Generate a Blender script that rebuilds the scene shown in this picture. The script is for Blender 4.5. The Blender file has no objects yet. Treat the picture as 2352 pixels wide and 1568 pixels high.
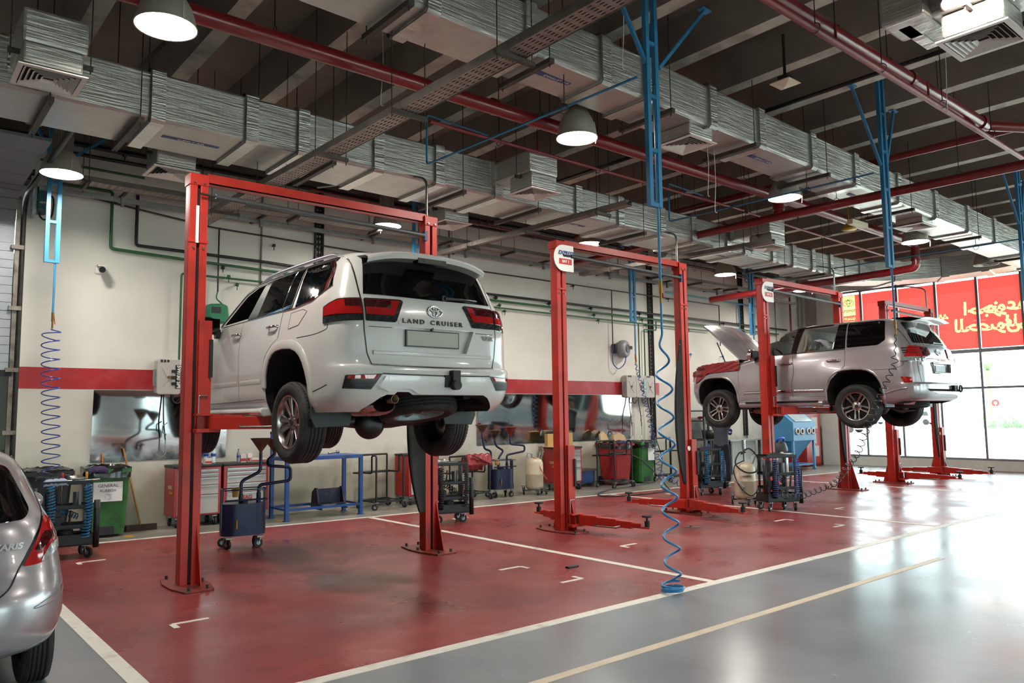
import bpy, bmesh, math, random
import numpy as np
from mathutils import Vector, Matrix
random.seed(7)
PI = math.pi
sc = bpy.context.scene
COL = sc.collection
# ------------------------------------------------------------ camera
def cam_basis(yaw, pitch, roll):
    cy, sy, cp, sp = math.cos(yaw), math.sin(yaw), math.cos(pitch), math.sin(pitch)
    f = Vector((sy*cp, cy*cp, sp)); r0 = Vector((cy, -sy, 0)); u0 = r0.cross(f)
    r = r0*math.cos(roll) + u0*math.sin(roll)
    return r, r.cross(f), f
_r, _u, _f = cam_basis(0.696526856, 0.0943234277, -0.0123878748)
camd = bpy.data.cameras.new('camera'); cam = bpy.data.objects.new('camera', camd); COL.objects.link(cam)
camd.sensor_width = 36; camd.lens = 36*1774.6/2352; camd.clip_end = 300; camd.clip_start = 0.05
m = Matrix((( _r.x, _u.x, -_f.x, 0), (_r.y, _u.y, -_f.y, 0), (_r.z, _u.z, -_f.z, 1.7), (0, 0, 0, 1)))
cam.matrix_world = m
sc.camera = cam
# ------------------------------------------------------------ daylight, exposure
w = bpy.data.worlds.new('world'); sc.world = w; w.use_nodes = True
bg = w.node_tree.nodes['Background']; bg.inputs[0].default_value = (0.80, 0.96, 1.0, 1); bg.inputs[1].default_value = 5.5
sund = bpy.data.lights.new('sun', 'SUN'); sun = bpy.data.objects.new('sun', sund); COL.objects.link(sun)
sund.energy = 9.0; sund.angle = 0.009; sund.color = (1, 0.96, 0.9); sun.rotation_euler = (math.radians(28), math.radians(20), 0)
sc.view_settings.view_transform = 'Standard'; sc.view_settings.look = 'None'
sc.view_settings.gamma = 1; sc.view_settings.use_curve_mapping = False
sc.view_settings.exposure = 0.5
LAMP_POWER = 170.0
sc.cycles.max_bounces = 7; sc.cycles.diffuse_bounces = 4; sc.cycles.glossy_bounces = 4
sc.cycles.transmission_bounces = 4; sc.cycles.transparent_max_bounces = 8
sc.cycles.caustics_reflective = False; sc.cycles.caustics_refractive = False
sc.cycles.sample_clamp_indirect = 4.0
# ------------------------------------------------------------ materials
def lin(h):
    h = h.lstrip('#'); o = []
    for i in (0, 2, 4):
        c = int(h[i:i+2], 16)/255
        o.append(c/12.92 if c <= 0.04045 else ((c+0.055)/1.055)**2.4)
    return (*o, 1)
MATS = {}
def mat(name, col='808080', rough=0.5, metal=0.0, var=0.0, vs=6.0, bump=0.0, bs=60.0, coat=0.0, spec=0.5, emis=0.0, dirt=None, ds=1.5, trans=0.0, alpha=1.0, rvar=0.0, dlo=0.5, dhi=0.7):
    if name in MATS: return MATS[name]
    mt = bpy.data.materials.new(name); mt.use_nodes = True; MATS[name] = mt
    nt = mt.node_tree; N = nt.nodes; L = nt.links; b = N['Principled BSDF']
    b.inputs['Base Color'].default_value = lin(col); b.inputs['Roughness'].default_value = rough
    b.inputs['Metallic'].default_value = metal; b.inputs['Coat Weight'].default_value = coat
    b.inputs['Coat Roughness'].default_value = 0.04; b.inputs['Specular IOR Level'].default_value = spec
    b.inputs['Transmission Weight'].default_value = trans; b.inputs['Alpha'].default_value = alpha
    mt.diffuse_color = lin(col)
    if emis:
        b.inputs['Emission Color'].default_value = lin(col); b.inputs['Emission Strength'].default_value = emis
    tc = None
    def noise(scale, detail=4):
        nonlocal tc
        if tc is None: tc = N.new('ShaderNodeTexCoord')
        n = N.new('ShaderNodeTexNoise'); n.inputs['Scale'].default_value = scale; n.inputs['Detail'].default_value = detail
        L.new(tc.outputs['Object'], n.inputs['Vector']); return n
    src = None
    if var:
        n = noise(vs); r = N.new('ShaderNodeValToRGB'); c = lin(col)
        r.color_ramp.elements[0].position = 0.3; r.color_ramp.elements[1].position = 0.7
        r.color_ramp.elements[0].color = tuple(x*(1-var) for x in c[:3])+(1,)
        r.color_ramp.elements[1].color = tuple(min(1, x*(1+var)) for x in c[:3])+(1,)
        L.new(n.outputs['Fac'], r.inputs['Fac']); src = r.outputs['Color']
    if dirt:
        n = noise(ds, 8); r = N.new('ShaderNodeValToRGB')
        r.color_ramp.elements[0].position = dlo; r.color_ramp.elements[1].position = dhi
        mx = N.new('ShaderNodeMix'); mx.data_type = 'RGBA'
        L.new(n.outputs['Fac'], r.inputs['Fac']); L.new(r.outputs['Color'], mx.inputs['Factor'])
        if src: L.new(src, mx.inputs['A'])
        else: mx.inputs['A'].default_value = lin(col)
        mx.inputs['B'].default_value = lin(dirt); src = mx.outputs['Result']
    if src: L.new(src, b.inputs['Base Color'])
    if rvar:
        n = noise(vs*1.7); mr = N.new('ShaderNodeMapRange')
        mr.inputs['To Min'].default_value = max(0, rough-rvar); mr.inputs['To Max'].default_value = min(1, rough+rvar)
        L.new(n.outputs['Fac'], mr.inputs['Value']); L.new(mr.outputs['Result'], b.inputs['Roughness'])
    if bump:
        n = noise(bs); bp = N.new('ShaderNodeBump'); bp.inputs['Strength'].default_value = bump; bp.inputs['Distance'].default_value = 0.01
        L.new(n.outputs['Fac'], bp.inputs['Height']); L.new(bp.outputs['Normal'], b.inputs['Normal'])
    return mt
# ------------------------------------------------------------ mesh builder
def frame_from(d):
    d = Vector(d).normalized(); a = Vector((0, 0, 1)) if abs(d.z) < 0.9 else Vector((1, 0, 0))
    x = a.cross(d).normalized(); return x, d.cross(x), d
class MB:
    def __init__(s): s.v = []; s.f = []; s.m = []; s.sm = []; s.mi = 0; s.T = None
    def add(s, vs, fs, smooth=False):
        o = len(s.v)
        s.v += [tuple(s.T @ Vector(p)) if s.T else tuple(p) for p in vs]
        for f in fs: s.f.append(tuple(i+o for i in f)); s.m.append(s.mi); s.sm.append(smooth)
        return s
    def box(s, x0, x1, y0, y1, z0, z1):
        return s.add([(x0,y0,z0),(x1,y0,z0),(x1,y1,z0),(x0,y1,z0),(x0,y0,z1),(x1,y0,z1),(x1,y1,z1),(x0,y1,z1)],
                     [(0,3,2,1),(4,5,6,7),(0,1,5,4),(1,2,6,5),(2,3,7,6),(3,0,4,7)])
    def cbox(s, c, d): return s.box(c[0]-d[0]/2, c[0]+d[0]/2, c[1]-d[1]/2, c[1]+d[1]/2, c[2]-d[2]/2, c[2]+d[2]/2)
    def bar(s, p0, p1, w, h=None, up=None):
        h = h or w; p0 = Vector(p0); p1 = Vector(p1); d = (p1-p0).normalized()
        if up is None: x, y, _ = frame_from(d)
        else: x = d.cross(Vector(up)).normalized(); y = x.cross(d)
        vs = [p+x*(a*w/2)+y*(b*h/2) for p in (p0, p1) for a, b in ((-1,-1),(1,-1),(1,1),(-1,1))]
        return s.add(vs, [(0,3,2,1),(4,5,6,7),(0,1,5,4),(1,2,6,5),(2,3,7,6),(3,0,4,7)])
    def cyl(s, p0, p1, r0, r1=None, n=16, cap=True, smooth=True):
        r1 = r0 if r1 is None else r1; p0 = Vector(p0); p1 = Vector(p1); x, y, d = frame_from(p1-p0)
        vs = [p+(x*math.cos(2*PI*i/n)+y*math.sin(2*PI*i/n))*r for p, r in ((p0, r0), (p1, r1)) for i in range(n)]
        s.add(vs, [(i, (i+1) % n, n+(i+1) % n, n+i) for i in range(n)], smooth)
        if cap:
            s.add(vs[:n], [tuple(range(n))[::-1]]); s.add(vs[n:], [tuple(range(n))])
        return s
    def tube(s, pts, r, n=8, closed=False, cap=True):
        pts = [Vector(p) for p in pts]; N = len(pts); vs = []; x = None
        for i, p in enumerate(pts):
            if closed: d = pts[(i+1) % N]-pts[i-1]
            else: d = pts[min(i+1, N-1)]-pts[max(i-1, 0)]
            d.normalize()
            if x is None: x = frame_from(d)[0]
            else:
                x = x-d*x.dot(d)
                x = x.normalized() if x.length > 1e-6 else frame_from(d)[0]
            y = d.cross(x); rr = r[i] if isinstance(r, (list, tuple)) else r
            vs += [p+(x*math.cos(2*PI*k/n)+y*math.sin(2*PI*k/n))*rr for k in range(n)]
        fs = []
        for i in range(N if closed else N-1):
            a = i*n; b = ((i+1) % N)*n
            fs += [(a+k, a+(k+1) % n, b+(k+1) % n, b+k) for k in range(n)]
        s.add(vs, fs, True)
        if cap and not closed:
            s.add(vs[:n], [tuple(range(n))[::-1]]); s.add(vs[-n:], [tuple(range(n))])
        return s
    def lathe(s, prof, n=32, o=(0,0,0), axis=(0,0,1), closed=False, smooth=True):
        x, y, d = frame_from(axis); o = Vector(o); k = len(prof); vs = []
        for i in range(n):
            c, q = math.cos(2*PI*i/n), math.sin(2*PI*i/n)
            vs += [o+x*(c*r)+y*(q*r)+d*z for r, z in prof]
        fs = []
        for i in range(n):
            a = i*k; b = ((i+1) % n)*k
            for j in range(k if closed else k-1):
                j2 = (j+1) % k; fs.append((a+j, b+j, b+j2, a+j2))
        return s.add(vs, fs, smooth)
    def prism(s, poly, d, o=(0,0,0), ux=(1,0,0), uy=(0,1,0)):
        """extrude a 2D polygon by the vector d"""
        o = Vector(o); ux = Vector(ux); uy = Vector(uy); d = Vector(d); n = len(poly)
        a = [o+ux*p[0]+uy*p[1] for p in poly]; b = [p+d for p in a]
        return s.add(a+b, [tuple(range(n))[::-1], tuple(range(n, 2*n))]+[(i, (i+1) % n, n+(i+1) % n, n+i) for i in range(n)])
    def grid(s, P, smooth=True, flip=False):
        """P[i][j] points"""
        a = len(P); b = len(P[0]); vs = [q for r in P for q in r]; fs = []
        for i in range(a-1):
            for j in range(b-1):
                f = (i*b+j, (i+1)*b+j, (i+1)*b+j+1, i*b+j+1); fs.append(f[::-1] if flip else f)
        return s.add(vs, fs, smooth)
    def sphere(s, c, r, n=16, k=10, sc=(1,1,1)):
        P = [[(c[0]+r*sc[0]*math.sin(PI*i/k)*math.cos(2*PI*j/n), c[1]+r*sc[1]*math.sin(PI*i/k)*math.sin(2*PI*j/n), c[2]+r*sc[2]*math.cos(PI*i/k)) for j in range(n+1)] for i in range(k+1)]
        return s.grid(P, True)
    def mesh(s, name, mats):
        me = bpy.data.meshes.new(name); me.from_pydata(s.v, [], s.f); me.update()
        for mt in (mats if isinstance(mats, (list, tuple)) else [mats]): me.materials.append(mt)
        me.polygons.foreach_set('material_index', s.m); me.polygons.foreach_set('use_smooth', s.sm)
        return me
    def build(s, name, mats, parent=None, bevel=0.0, seg=2):
        o = bpy.data.objects.new(name, s.mesh(name, mats)); COL.objects.link(o)
        if parent: o.parent = parent
        if bevel:
            b = o.modifiers.new('bevel', 'BEVEL'); b.width = bevel; b.segments = seg; b.limit_method = 'ANGLE'; b.angle_limit = 0.6
        return o
def tag(o, label, cat, group=None, kind=None):
    o['label'] = label; o['category'] = cat
    if group: o['group'] = group
    if kind: o['kind'] = kind
    return o
def thing(name, label, cat, loc=(0,0,0), rz=0.0, group=None):
    o = bpy.data.objects.new(name, None); COL.objects.link(o); o.empty_display_size = 0.2
    o.location = loc; o.rotation_euler = (0, 0, rz)
    return tag(o, label, cat, group)
def struct(o): o['kind'] = 'structure'; return o
def dup(root, loc, rz=None, label=None, group=None):
    def cp(o, par):
        c = o.copy(); COL.objects.link(c)
        if par: c.parent = par
        for ch in o.children: cp(ch, c)
        return c
    r = cp(root, None); r.location = loc
    if rz is not None: r.rotation_euler = (0, 0, rz)
    if label: r['label'] = label
    if group: r['group'] = group
    return r
def bez(p0, p1, p2, p3, n=12):
    p0, p1, p2, p3 = map(Vector, (p0, p1, p2, p3))
    return [p0*(1-t)**3+p1*3*t*(1-t)**2+p2*3*t*t*(1-t)+p3*t**3 for t in [i/n for i in range(n+1)]]
def smooth_path(pts, n=6):
    pts = [Vector(p) for p in pts]; q = [pts[0]*2-pts[1]]+pts+[pts[-1]*2-pts[-2]]; out = []
    for i in range(1, len(q)-2):
        for k in range(n):
            t = k/n; a, b, c, d = q[i-1], q[i], q[i+1], q[i+2]
            out.append(0.5*((b*2)+(c-a)*t+(a*2-b*5+c*4-d)*t*t+(b*3-a-c*3+d)*t**3))
    return out+[pts[-1]]
def round_path(pts, r, n=5):
    """polyline with rounded corners"""
    pts = [Vector(p) for p in pts]; out = [pts[0]]
    for i in range(1, len(pts)-1):
        a, b, c = pts[i-1], pts[i], pts[i+1]; u = (a-b); v = (c-b)
        rr = min(r, u.length*0.49, v.length*0.49); p = b+u.normalized()*rr; q = b+v.normalized()*rr
        out += [p*(1-t)**2+b*2*t*(1-t)+q*t*t for t in [k/n for k in range(n+1)]]
    return out+[pts[-1]]
def helix(p0, p1, r, turns, n=14, r1=None, sag=0.0, jitter=0.0):
    p0 = Vector(p0); p1 = Vector(p1); x, y, d = frame_from(p1-p0); out = []; K = int(turns*n); r1 = r if r1 is None else r1
    for i in range(K+1):
        t = i/K; a = 2*PI*turns*t; rr = r+(r1-r)*t
        out.append(p0.lerp(p1, t)+(x*math.cos(a)+y*math.sin(a))*rr+Vector((0, 0, -sag*4*t*(1-t))))
    return out
def helix_along(path, r, turns, n=12):
    path = [Vector(p) for p in path]; L = [0]
    for a, b in zip(path, path[1:]): L.append(L[-1]+(b-a).length)
    K = int(turns*n); out = []; x = None
    for i in range(K+1):
        s = L[-1]*i/K; j = 0
        while j < len(L)-2 and L[j+1] < s: j += 1
        t = (s-L[j])/max(1e-9, L[j+1]-L[j]); p = path[j].lerp(path[j+1], t); d = (path[j+1]-path[j]).normalized()
        if x is None: x = frame_from(d)[0]
        else: x = (x-d*x.dot(d)).normalized()
        a = 2*PI*i/n; y = d.cross(x); rr = r(i/K) if callable(r) else r
        out.append(p+(x*math.cos(a)+y*math.sin(a))*rr)
    return out
def text_mesh(body, size, name, mt, parent=None, M=None, depth=0.002, mirror=False, cat=None, bold=0.0, spacing=1.0, align='CENTER', shear=0.0, stretch=1.0):
    cu = bpy.data.curves.new('text', 'FONT'); cu.body = body; cu.size = size; cu.extrude = depth/2; cu.align_x = align; cu.align_y = 'CENTER'
    cu.offset = bold; cu.space_character = spacing; cu.shear = shear; cu.resolution_u = 3
    o = bpy.data.objects.new('text', cu); COL.objects.link(o); dg = bpy.context.evaluated_depsgraph_get(); dg.update()
    me = bpy.data.meshes.new_from_object(o.evaluated_get(dg)); bpy.data.objects.remove(o); bpy.data.curves.remove(cu)
    S = Matrix.Diagonal((-stretch if mirror else stretch, 1, 1, 1)); me.transform((M or Matrix())@S)
    if mirror: me.flip_normals()
    me.materials.clear(); me.materials.append(mt); me.name = name
    n = bpy.data.objects.new(name, me); COL.objects.link(n)
    if parent: n.parent = parent
    return n
def basis(o, ux, uy, uz=None):
    ux = Vector(ux).normalized(); uy = Vector(uy).normalized(); uz = Vector(uz) if uz else ux.cross(uy)
    return Matrix(((ux.x, uy.x, uz.x, o[0]), (ux.y, uy.y, uz.y, o[1]), (ux.z, uy.z, uz.z, o[2]), (0, 0, 0, 1)))
# common materials
RED = mat('lift_red', 'ab2212', 0.42, var=0.12, vs=3, dirt='721b14', ds=2.2, dlo=0.52, dhi=0.8)
BLK = mat('black_rubber', '17171a', 0.6); BLKM = mat('black_paint', '15171b', 0.42, var=0.3, vs=9)
STEEL = mat('steel', '9a9a98', 0.32, 1.0, var=0.15, vs=20); CHROME = mat('chrome', 'd8d8da', 0.08, 1.0)
WHITE = mat('white_plastic', 'e4e2dd', 0.5); DARKMET = mat('dark_steel', '3d3b39', 0.5, 0.7, var=0.3, vs=12)
BLUE = mat('truss_blue', '2b749f', 0.45, var=0.1, vs=5); GREY = mat('grey_plastic', '8b8d90', 0.5)
# ============================================================ room shell
YW, XR, XL, YF, ZC = 13.3, 23.9, -6.0, -8.0, 6.62
def floor_mat():
    mt = bpy.data.materials.new('floor_coating'); mt.use_nodes = True; nt = mt.node_tree; N = nt.nodes; L = nt.links; b = N['Principled BSDF']
    geo = N.new('ShaderNodeNewGeometry'); sep = N.new('ShaderNodeSeparateXYZ'); L.new(geo.outputs['Position'], sep.inputs[0])
    def mth(op, a, c, clamp=False):
        n = N.new('ShaderNodeMath'); n.operation = op; n.use_clamp = clamp
        for i, q in enumerate((a, c)):
            if isinstance(q, (int, float)): n.inputs[i].default_value = q
            else: L.new(q, n.inputs[i])
        return n.outputs[0]
    X, Y = sep.outputs['X'], sep.outputs['Y']
    def noise(scale, det=6, vec=None, dist=0):
        n = N.new('ShaderNodeTexNoise'); n.inputs['Scale'].default_value = scale; n.inputs['Detail'].default_value = det; n.inputs['Distortion'].default_value = dist
        L.new(vec or geo.outputs['Position'], n.inputs['Vector']); return n.outputs['Fac']
    def ramp(f, stops):
        r = N.new('ShaderNodeValToRGB')
        while len(r.color_ramp.elements) < len(stops): r.color_ramp.elements.new(0.5)
        for e, (p, c) in zip(r.color_ramp.elements, stops): e.position = p; e.color = lin(c) if isinstance(c, str) else (c, c, c, 1)
        L.new(f, r.inputs[0]); return r.outputs[0]
    def mix(f, a, c):
        n = N.new('ShaderNodeMix'); n.data_type = 'RGBA'
        if isinstance(f, (int, float)): n.inputs['Factor'].default_value = f
        else: L.new(f, n.inputs['Factor'])
        for k, q in (('A', a), ('B', c)):
            if isinstance(q, str): n.inputs[k].default_value = lin(q)
            else: L.new(q, n.inputs[k])
        return n.outputs['Result']
    edge = mth('SUBTRACT', 12.25, mth('MULTIPLY', X, 0.068))
    red = mth('MULTIPLY', mth('MULTIPLY', mth('GREATER_THAN', X, 1.5), mth('GREATER_THAN', Y, 4.8)), mth('LESS_THAN', Y, edge))
    strip = mth('MULTIPLY', mth('GREATER_THAN', Y, edge), mth('GREATER_THAN', X, 1.5))
    mapn = N.new('ShaderNodeMapping'); mapn.inputs['Scale'].default_value = (1, 3, 1); L.new(geo.outputs['Position'], mapn.inputs[0])
    redc = ramp(noise(0.9), [(0.3, '7c3233'), (0.5, '883a3a'), (0.72, '964544')])
    redc = mix(ramp(noise(7, 8), [(0.4, 0.0), (0.8, 0.45)]), redc, '6b2b2b')
    redc = mix(ramp(noise(1.3, 9, mapn.outputs[0], 0.3), [(0.5, 0.0), (0.8, 0.45)]), redc, '562425')
    redc = mix(ramp(noise(0.45, 3), [(0.58, 0.0), (0.75, 0.5)]), redc, '9c3028')
    # oil stains on the bays
    for (sx, sy, rx, ry) in ((9.4, 7.2, 1.1, 0.35), (10.6, 7.6, 0.6, 0.3), (4.3, 9.8, 0.5, 0.35), (3.0, 10.3, 0.25, 0.12), (13.2, 8.4, 0.7, 0.3)):
        dx = mth('DIVIDE', mth('SUBTRACT', X, sx), rx); dy = mth('DIVIDE', mth('SUBTRACT', Y, sy), ry)
        d = mth('ADD', mth('MULTIPLY', dx, dx), mth('MULTIPLY', dy, dy))
        d = mth('ADD', d, mth('MULTIPLY', mth('SUBTRACT', noise(3.5, 6), 0.5), 4.0))
        redc = mix(ramp(d, [(0.1, 0.55), (0.9, 0.0)]), redc, '3c2424')
    gry = ramp(noise(0.7), [(0.3, '7d8389'), (0.7, '8b9094')])
    gry = mix(ramp(noise(2.2, 9, None, .4), [(0.45, 0.0), (0.85, 0.3)]), gry, '6f7479')
    stc = ramp(noise(1.6, 8), [(0.3, '6e6a62'), (0.7, '9a968c')])
    stc = mix(ramp(noise(4, 8), [(0.55, 0.0), (0.7, 0.6)]), stc, '3f3b36')
    c = mix(red, gry, redc); c = mix(strip, c, stc)
    L.new(c, b.inputs['Base Color'])
    rr = ramp(noise(1.1, 7), [(0.3, 0.22), (0.7, 0.42)]); rg = ramp(noise(1.0, 7), [(0.3, 0.17), (0.75, 0.30)])
    r = mix(red, rg, rr); r = mix(strip, r, '999999'); L.new(r, b.inputs['Roughness'])
    b.inputs['Specular IOR Level'].default_value = 0.5
    bp = N.new('ShaderNodeBump'); bp.inputs['Strength'].default_value = 0.06; bp.inputs['Distance'].default_value = 0.01
    L.new(noise(14, 5), bp.inputs['Height']); L.new(bp.outputs[0], b.inputs['Normal'])
    return mt
struct(MB().box(XL-0.2, XR+0.3, YF-0.2, YW+0.3, -0.2, 0).build('floor', floor_mat()))
LINE = mat('line_white', 'dcd8cd', 0.45, var=0.1, vs=5, dirt='a89c93', ds=5, dlo=0.55, dhi=0.75); LINEC = mat('line_cream', 'cdbda6', 0.45, var=0.1, vs=5)
nt = 0
def trim(mb, mt, bevel=0):
    global nt; nt += 1
    return struct(mb.build('trim_%d' % nt, mt, bevel=bevel))
def fl(x0, x1, y0, y1, mt=LINE): return trim(MB().box(x0, x1, y0, y1, 0.0002, 0.0025), mt)
fl(1.4, XR, 4.75, 4.86); fl(1.395, 1.505, -3, 11.9); fl(6.60, 6.70, 4.86, 11.78); fl(12.1, 12.2, 4.86, 11.4); fl(17.55, 17.65, 4.86, 11.05)
trim(MB().prism([(1.4, 12.1), (23, 10.63), (23, 10.73), (1.4, 12.2)], (0, 0, 0.0022), (0, 0, 0.0003)), LINE)
fl(-3, 9.6, 3.78, 3.86, LINEC)
for bx in (3.4, 8.9, 14.4):   # corner marks inside each bay
    for (cx, cy, sx, sy) in ((bx-1.35, 10.6, 1, 1), (bx+2.35, 6.78, -1, 1), (bx+2.4, 5.85, -1, -1), (bx-1.35, 6.9, 1, 1)):
        trim(MB().box(min(cx, cx+sx*0.3), max(cx, cx+sx*0.3), cy-0.025, cy+0.025, 0.0002, 0.0022).box(cx-0.025, cx+0.025, min(cy, cy-sy*0.14), max(cy, cy-sy*0.14), 0.0002, 0.0021), LINE)
for x in (3.0, 5.3, 9.0):
    trim(MB().box(x, x+0.12, 12.35, 12.55, 0.0002, 0.002), mat('line_yellow', 'c08a1e', 0.5, var=0.2))
# back wall: cream render, grey dado below, dark beam above, opening for the sectional door
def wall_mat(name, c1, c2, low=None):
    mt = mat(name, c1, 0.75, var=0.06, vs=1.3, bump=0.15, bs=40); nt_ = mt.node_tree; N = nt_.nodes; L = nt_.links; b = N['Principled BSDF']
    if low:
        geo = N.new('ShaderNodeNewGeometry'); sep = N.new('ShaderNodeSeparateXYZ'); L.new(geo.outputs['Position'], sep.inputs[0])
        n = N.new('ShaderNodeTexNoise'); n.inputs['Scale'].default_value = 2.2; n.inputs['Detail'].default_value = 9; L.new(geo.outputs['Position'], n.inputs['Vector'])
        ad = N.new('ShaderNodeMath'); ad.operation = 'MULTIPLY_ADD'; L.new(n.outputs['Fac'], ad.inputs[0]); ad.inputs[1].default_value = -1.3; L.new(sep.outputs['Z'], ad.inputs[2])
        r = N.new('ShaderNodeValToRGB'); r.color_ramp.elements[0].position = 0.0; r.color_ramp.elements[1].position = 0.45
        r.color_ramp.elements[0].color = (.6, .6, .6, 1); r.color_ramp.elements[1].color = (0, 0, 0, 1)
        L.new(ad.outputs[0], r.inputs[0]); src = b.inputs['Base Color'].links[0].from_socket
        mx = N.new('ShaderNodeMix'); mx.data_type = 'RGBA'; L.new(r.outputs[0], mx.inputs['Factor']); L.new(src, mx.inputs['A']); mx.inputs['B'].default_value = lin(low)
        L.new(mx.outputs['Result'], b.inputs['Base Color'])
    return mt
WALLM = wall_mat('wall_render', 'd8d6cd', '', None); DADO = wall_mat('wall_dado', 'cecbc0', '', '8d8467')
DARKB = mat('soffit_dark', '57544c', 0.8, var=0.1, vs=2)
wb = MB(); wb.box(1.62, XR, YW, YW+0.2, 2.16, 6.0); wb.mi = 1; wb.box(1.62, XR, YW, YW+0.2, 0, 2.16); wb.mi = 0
wb.box(XL, -3.6, YW, YW+0.2, 0, 6.0); wb.box(-3.6, 1.62, YW, YW+0.2, 5.0, 6.0)
wb.mi = 2; wb.box(XL, XR, YW-0.12, YW+0.2, 6.0, ZC)
struct(wb.build('wall_back', [WALLM, DADO, DARKB]))
trim(MB().box(1.7, 20.2, YW-0.004, YW+0.01, 2.17, 2.49), mat('stripe_red', 'a8242a', 0.35, var=0.08, vs=2, dirt='b8464a', ds=3))
trim(MB().box(16.2, 20.2, YW-0.006, YW+0.01, 2.17, 2.49), mat('stripe_pale', 'cfc3bb', 0.5))
struct(MB().box(XL-0.2, XL, YF, YW, 0, ZC).build('wall_left', WALLM))
# front wall (behind the camera) with glazed openings
wf = MB(); ops = [(-3.5, 0.5), (3, 7), (9, 13), (15, 19), (20.2, 23.4)]; x = XL
for a, b_ in ops: wf.box(x, a, YF-0.2, YF, 0, ZC); wf.box(a, b_, YF-0.2, YF, 3.6, ZC); x = b_
wf.box(x, XR, YF-0.2, YF, 0, ZC)
struct(wf.build('wall_front', WALLM))
# window wall on the right
WW = mat('wall_white', 'd8dad2', 0.7, var=0.05); FR = mat('window_alu', '8f979c', 0.35, 0.6)
wr = MB(); wr.box(XR, XR+0.25, YF, YW, 0, 0.27).box(XR, XR+0.25, YF, YW, 5.5, ZC).box(XR, XR+0.25, 12.2, YW, 0.27, 5.5).box(XR-0.35, XR+0.1, 12.15, 12.75, 0, 6.0)
struct(wr.build('wall_right', WW))
GLASS = bpy.data.materials.new('clear_glass'); GLASS.use_nodes = True
def _gl():
    N = GLASS.node_tree.nodes; L = GLASS.node_tree.links; N.remove(N['Principled BSDF']); o = N['Material Output']
    t = N.new('ShaderNodeBsdfTransparent'); t.inputs[0].default_value = (0.93, 0.97, 0.96, 1); g = N.new('ShaderNodeBsdfGlossy'); g.inputs['Roughness'].default_value = 0.02
    f = N.new('ShaderNodeFresnel'); f.inputs[0].default_value = 1.45; m_ = N.new('ShaderNodeMixShader')
    L.new(f.outputs[0], m_.inputs[0]); L.new(t.outputs[0], m_.inputs[1]); L.new(g.outputs[0], m_.inputs[2]); L.new(m_.outputs[0], o.inputs[0])
_gl()
ys = [12.2]+[11.47-1.105*i for i in range(18)]; k = 0
for a, b_ in zip(ys, ys[1:]):
    k += 1; g = MB()
    g.box(XR+0.02, XR+0.12, b_-0.03, b_+0.03, 0.27, 5.5)
    for z in (0.27, 2.26, 3.28, 5.42): g.box(XR+0.03, XR+0.11, b_+0.03, a-0.03, z, z+(0.1 if z == 3.28 else 0.06))
    wo = struct(g.build('window_%d' % k, FR))
    MB().box(XR+0.065, XR+0.072, b_+0.03, a-0.03, 0.33, 5.42).build('window_pane', GLASS, wo)
for i, (a, b_) in enumerate(ops):
    k += 1; g = MB(); n = 4; d = (b_-a)/n
    for j in range(n+1): g.box(a+d*j-0.04, a+d*j+0.04, YF-0.15, YF-0.05, 0, 3.6)
    g.box(a, b_, YF-0.14, YF-0.06, 2.4, 2.48).box(a, b_, YF-0.14, YF-0.06, 0, 0.08).box(a, b_, YF-0.14, YF-0.06, 3.5, 3.6)
    wo = struct(g.build('window_%d' % k, FR)); MB().box(a, b_, YF-0.105, YF-0.098, 0.08, 3.5).build('window_pane', GLASS, wo)
# ceiling: slab with downstand ribs running front to back
CE = mat('ceiling_dark', '84796f', 0.9, var=0.12, vs=2.5, bump=0.2, bs=30); RIBS = mat('rib_soffit_lit', 'bdb6a9', 0.85, var=0.15, vs=4, dirt='958d81', ds=3)  # rib undersides coloured lighter than their sides, painting in light from below
struct(MB().box(XL-0.2, XR+0.3, YF-0.2, YW+0.3, ZC, ZC+0.2).build('ceiling', CE))
for i in range(25):
    x = -5.5+1.2*i+0.02
    if x > XR-0.2: break
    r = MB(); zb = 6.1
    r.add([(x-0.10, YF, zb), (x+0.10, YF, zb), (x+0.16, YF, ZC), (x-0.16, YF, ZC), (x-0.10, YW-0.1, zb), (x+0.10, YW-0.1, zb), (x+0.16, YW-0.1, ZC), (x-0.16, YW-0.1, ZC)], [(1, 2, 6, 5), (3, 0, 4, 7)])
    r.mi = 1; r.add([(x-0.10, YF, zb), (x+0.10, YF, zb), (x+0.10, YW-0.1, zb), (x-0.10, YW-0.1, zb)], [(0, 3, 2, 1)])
    trim(r, [CE, RIBS])
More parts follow.
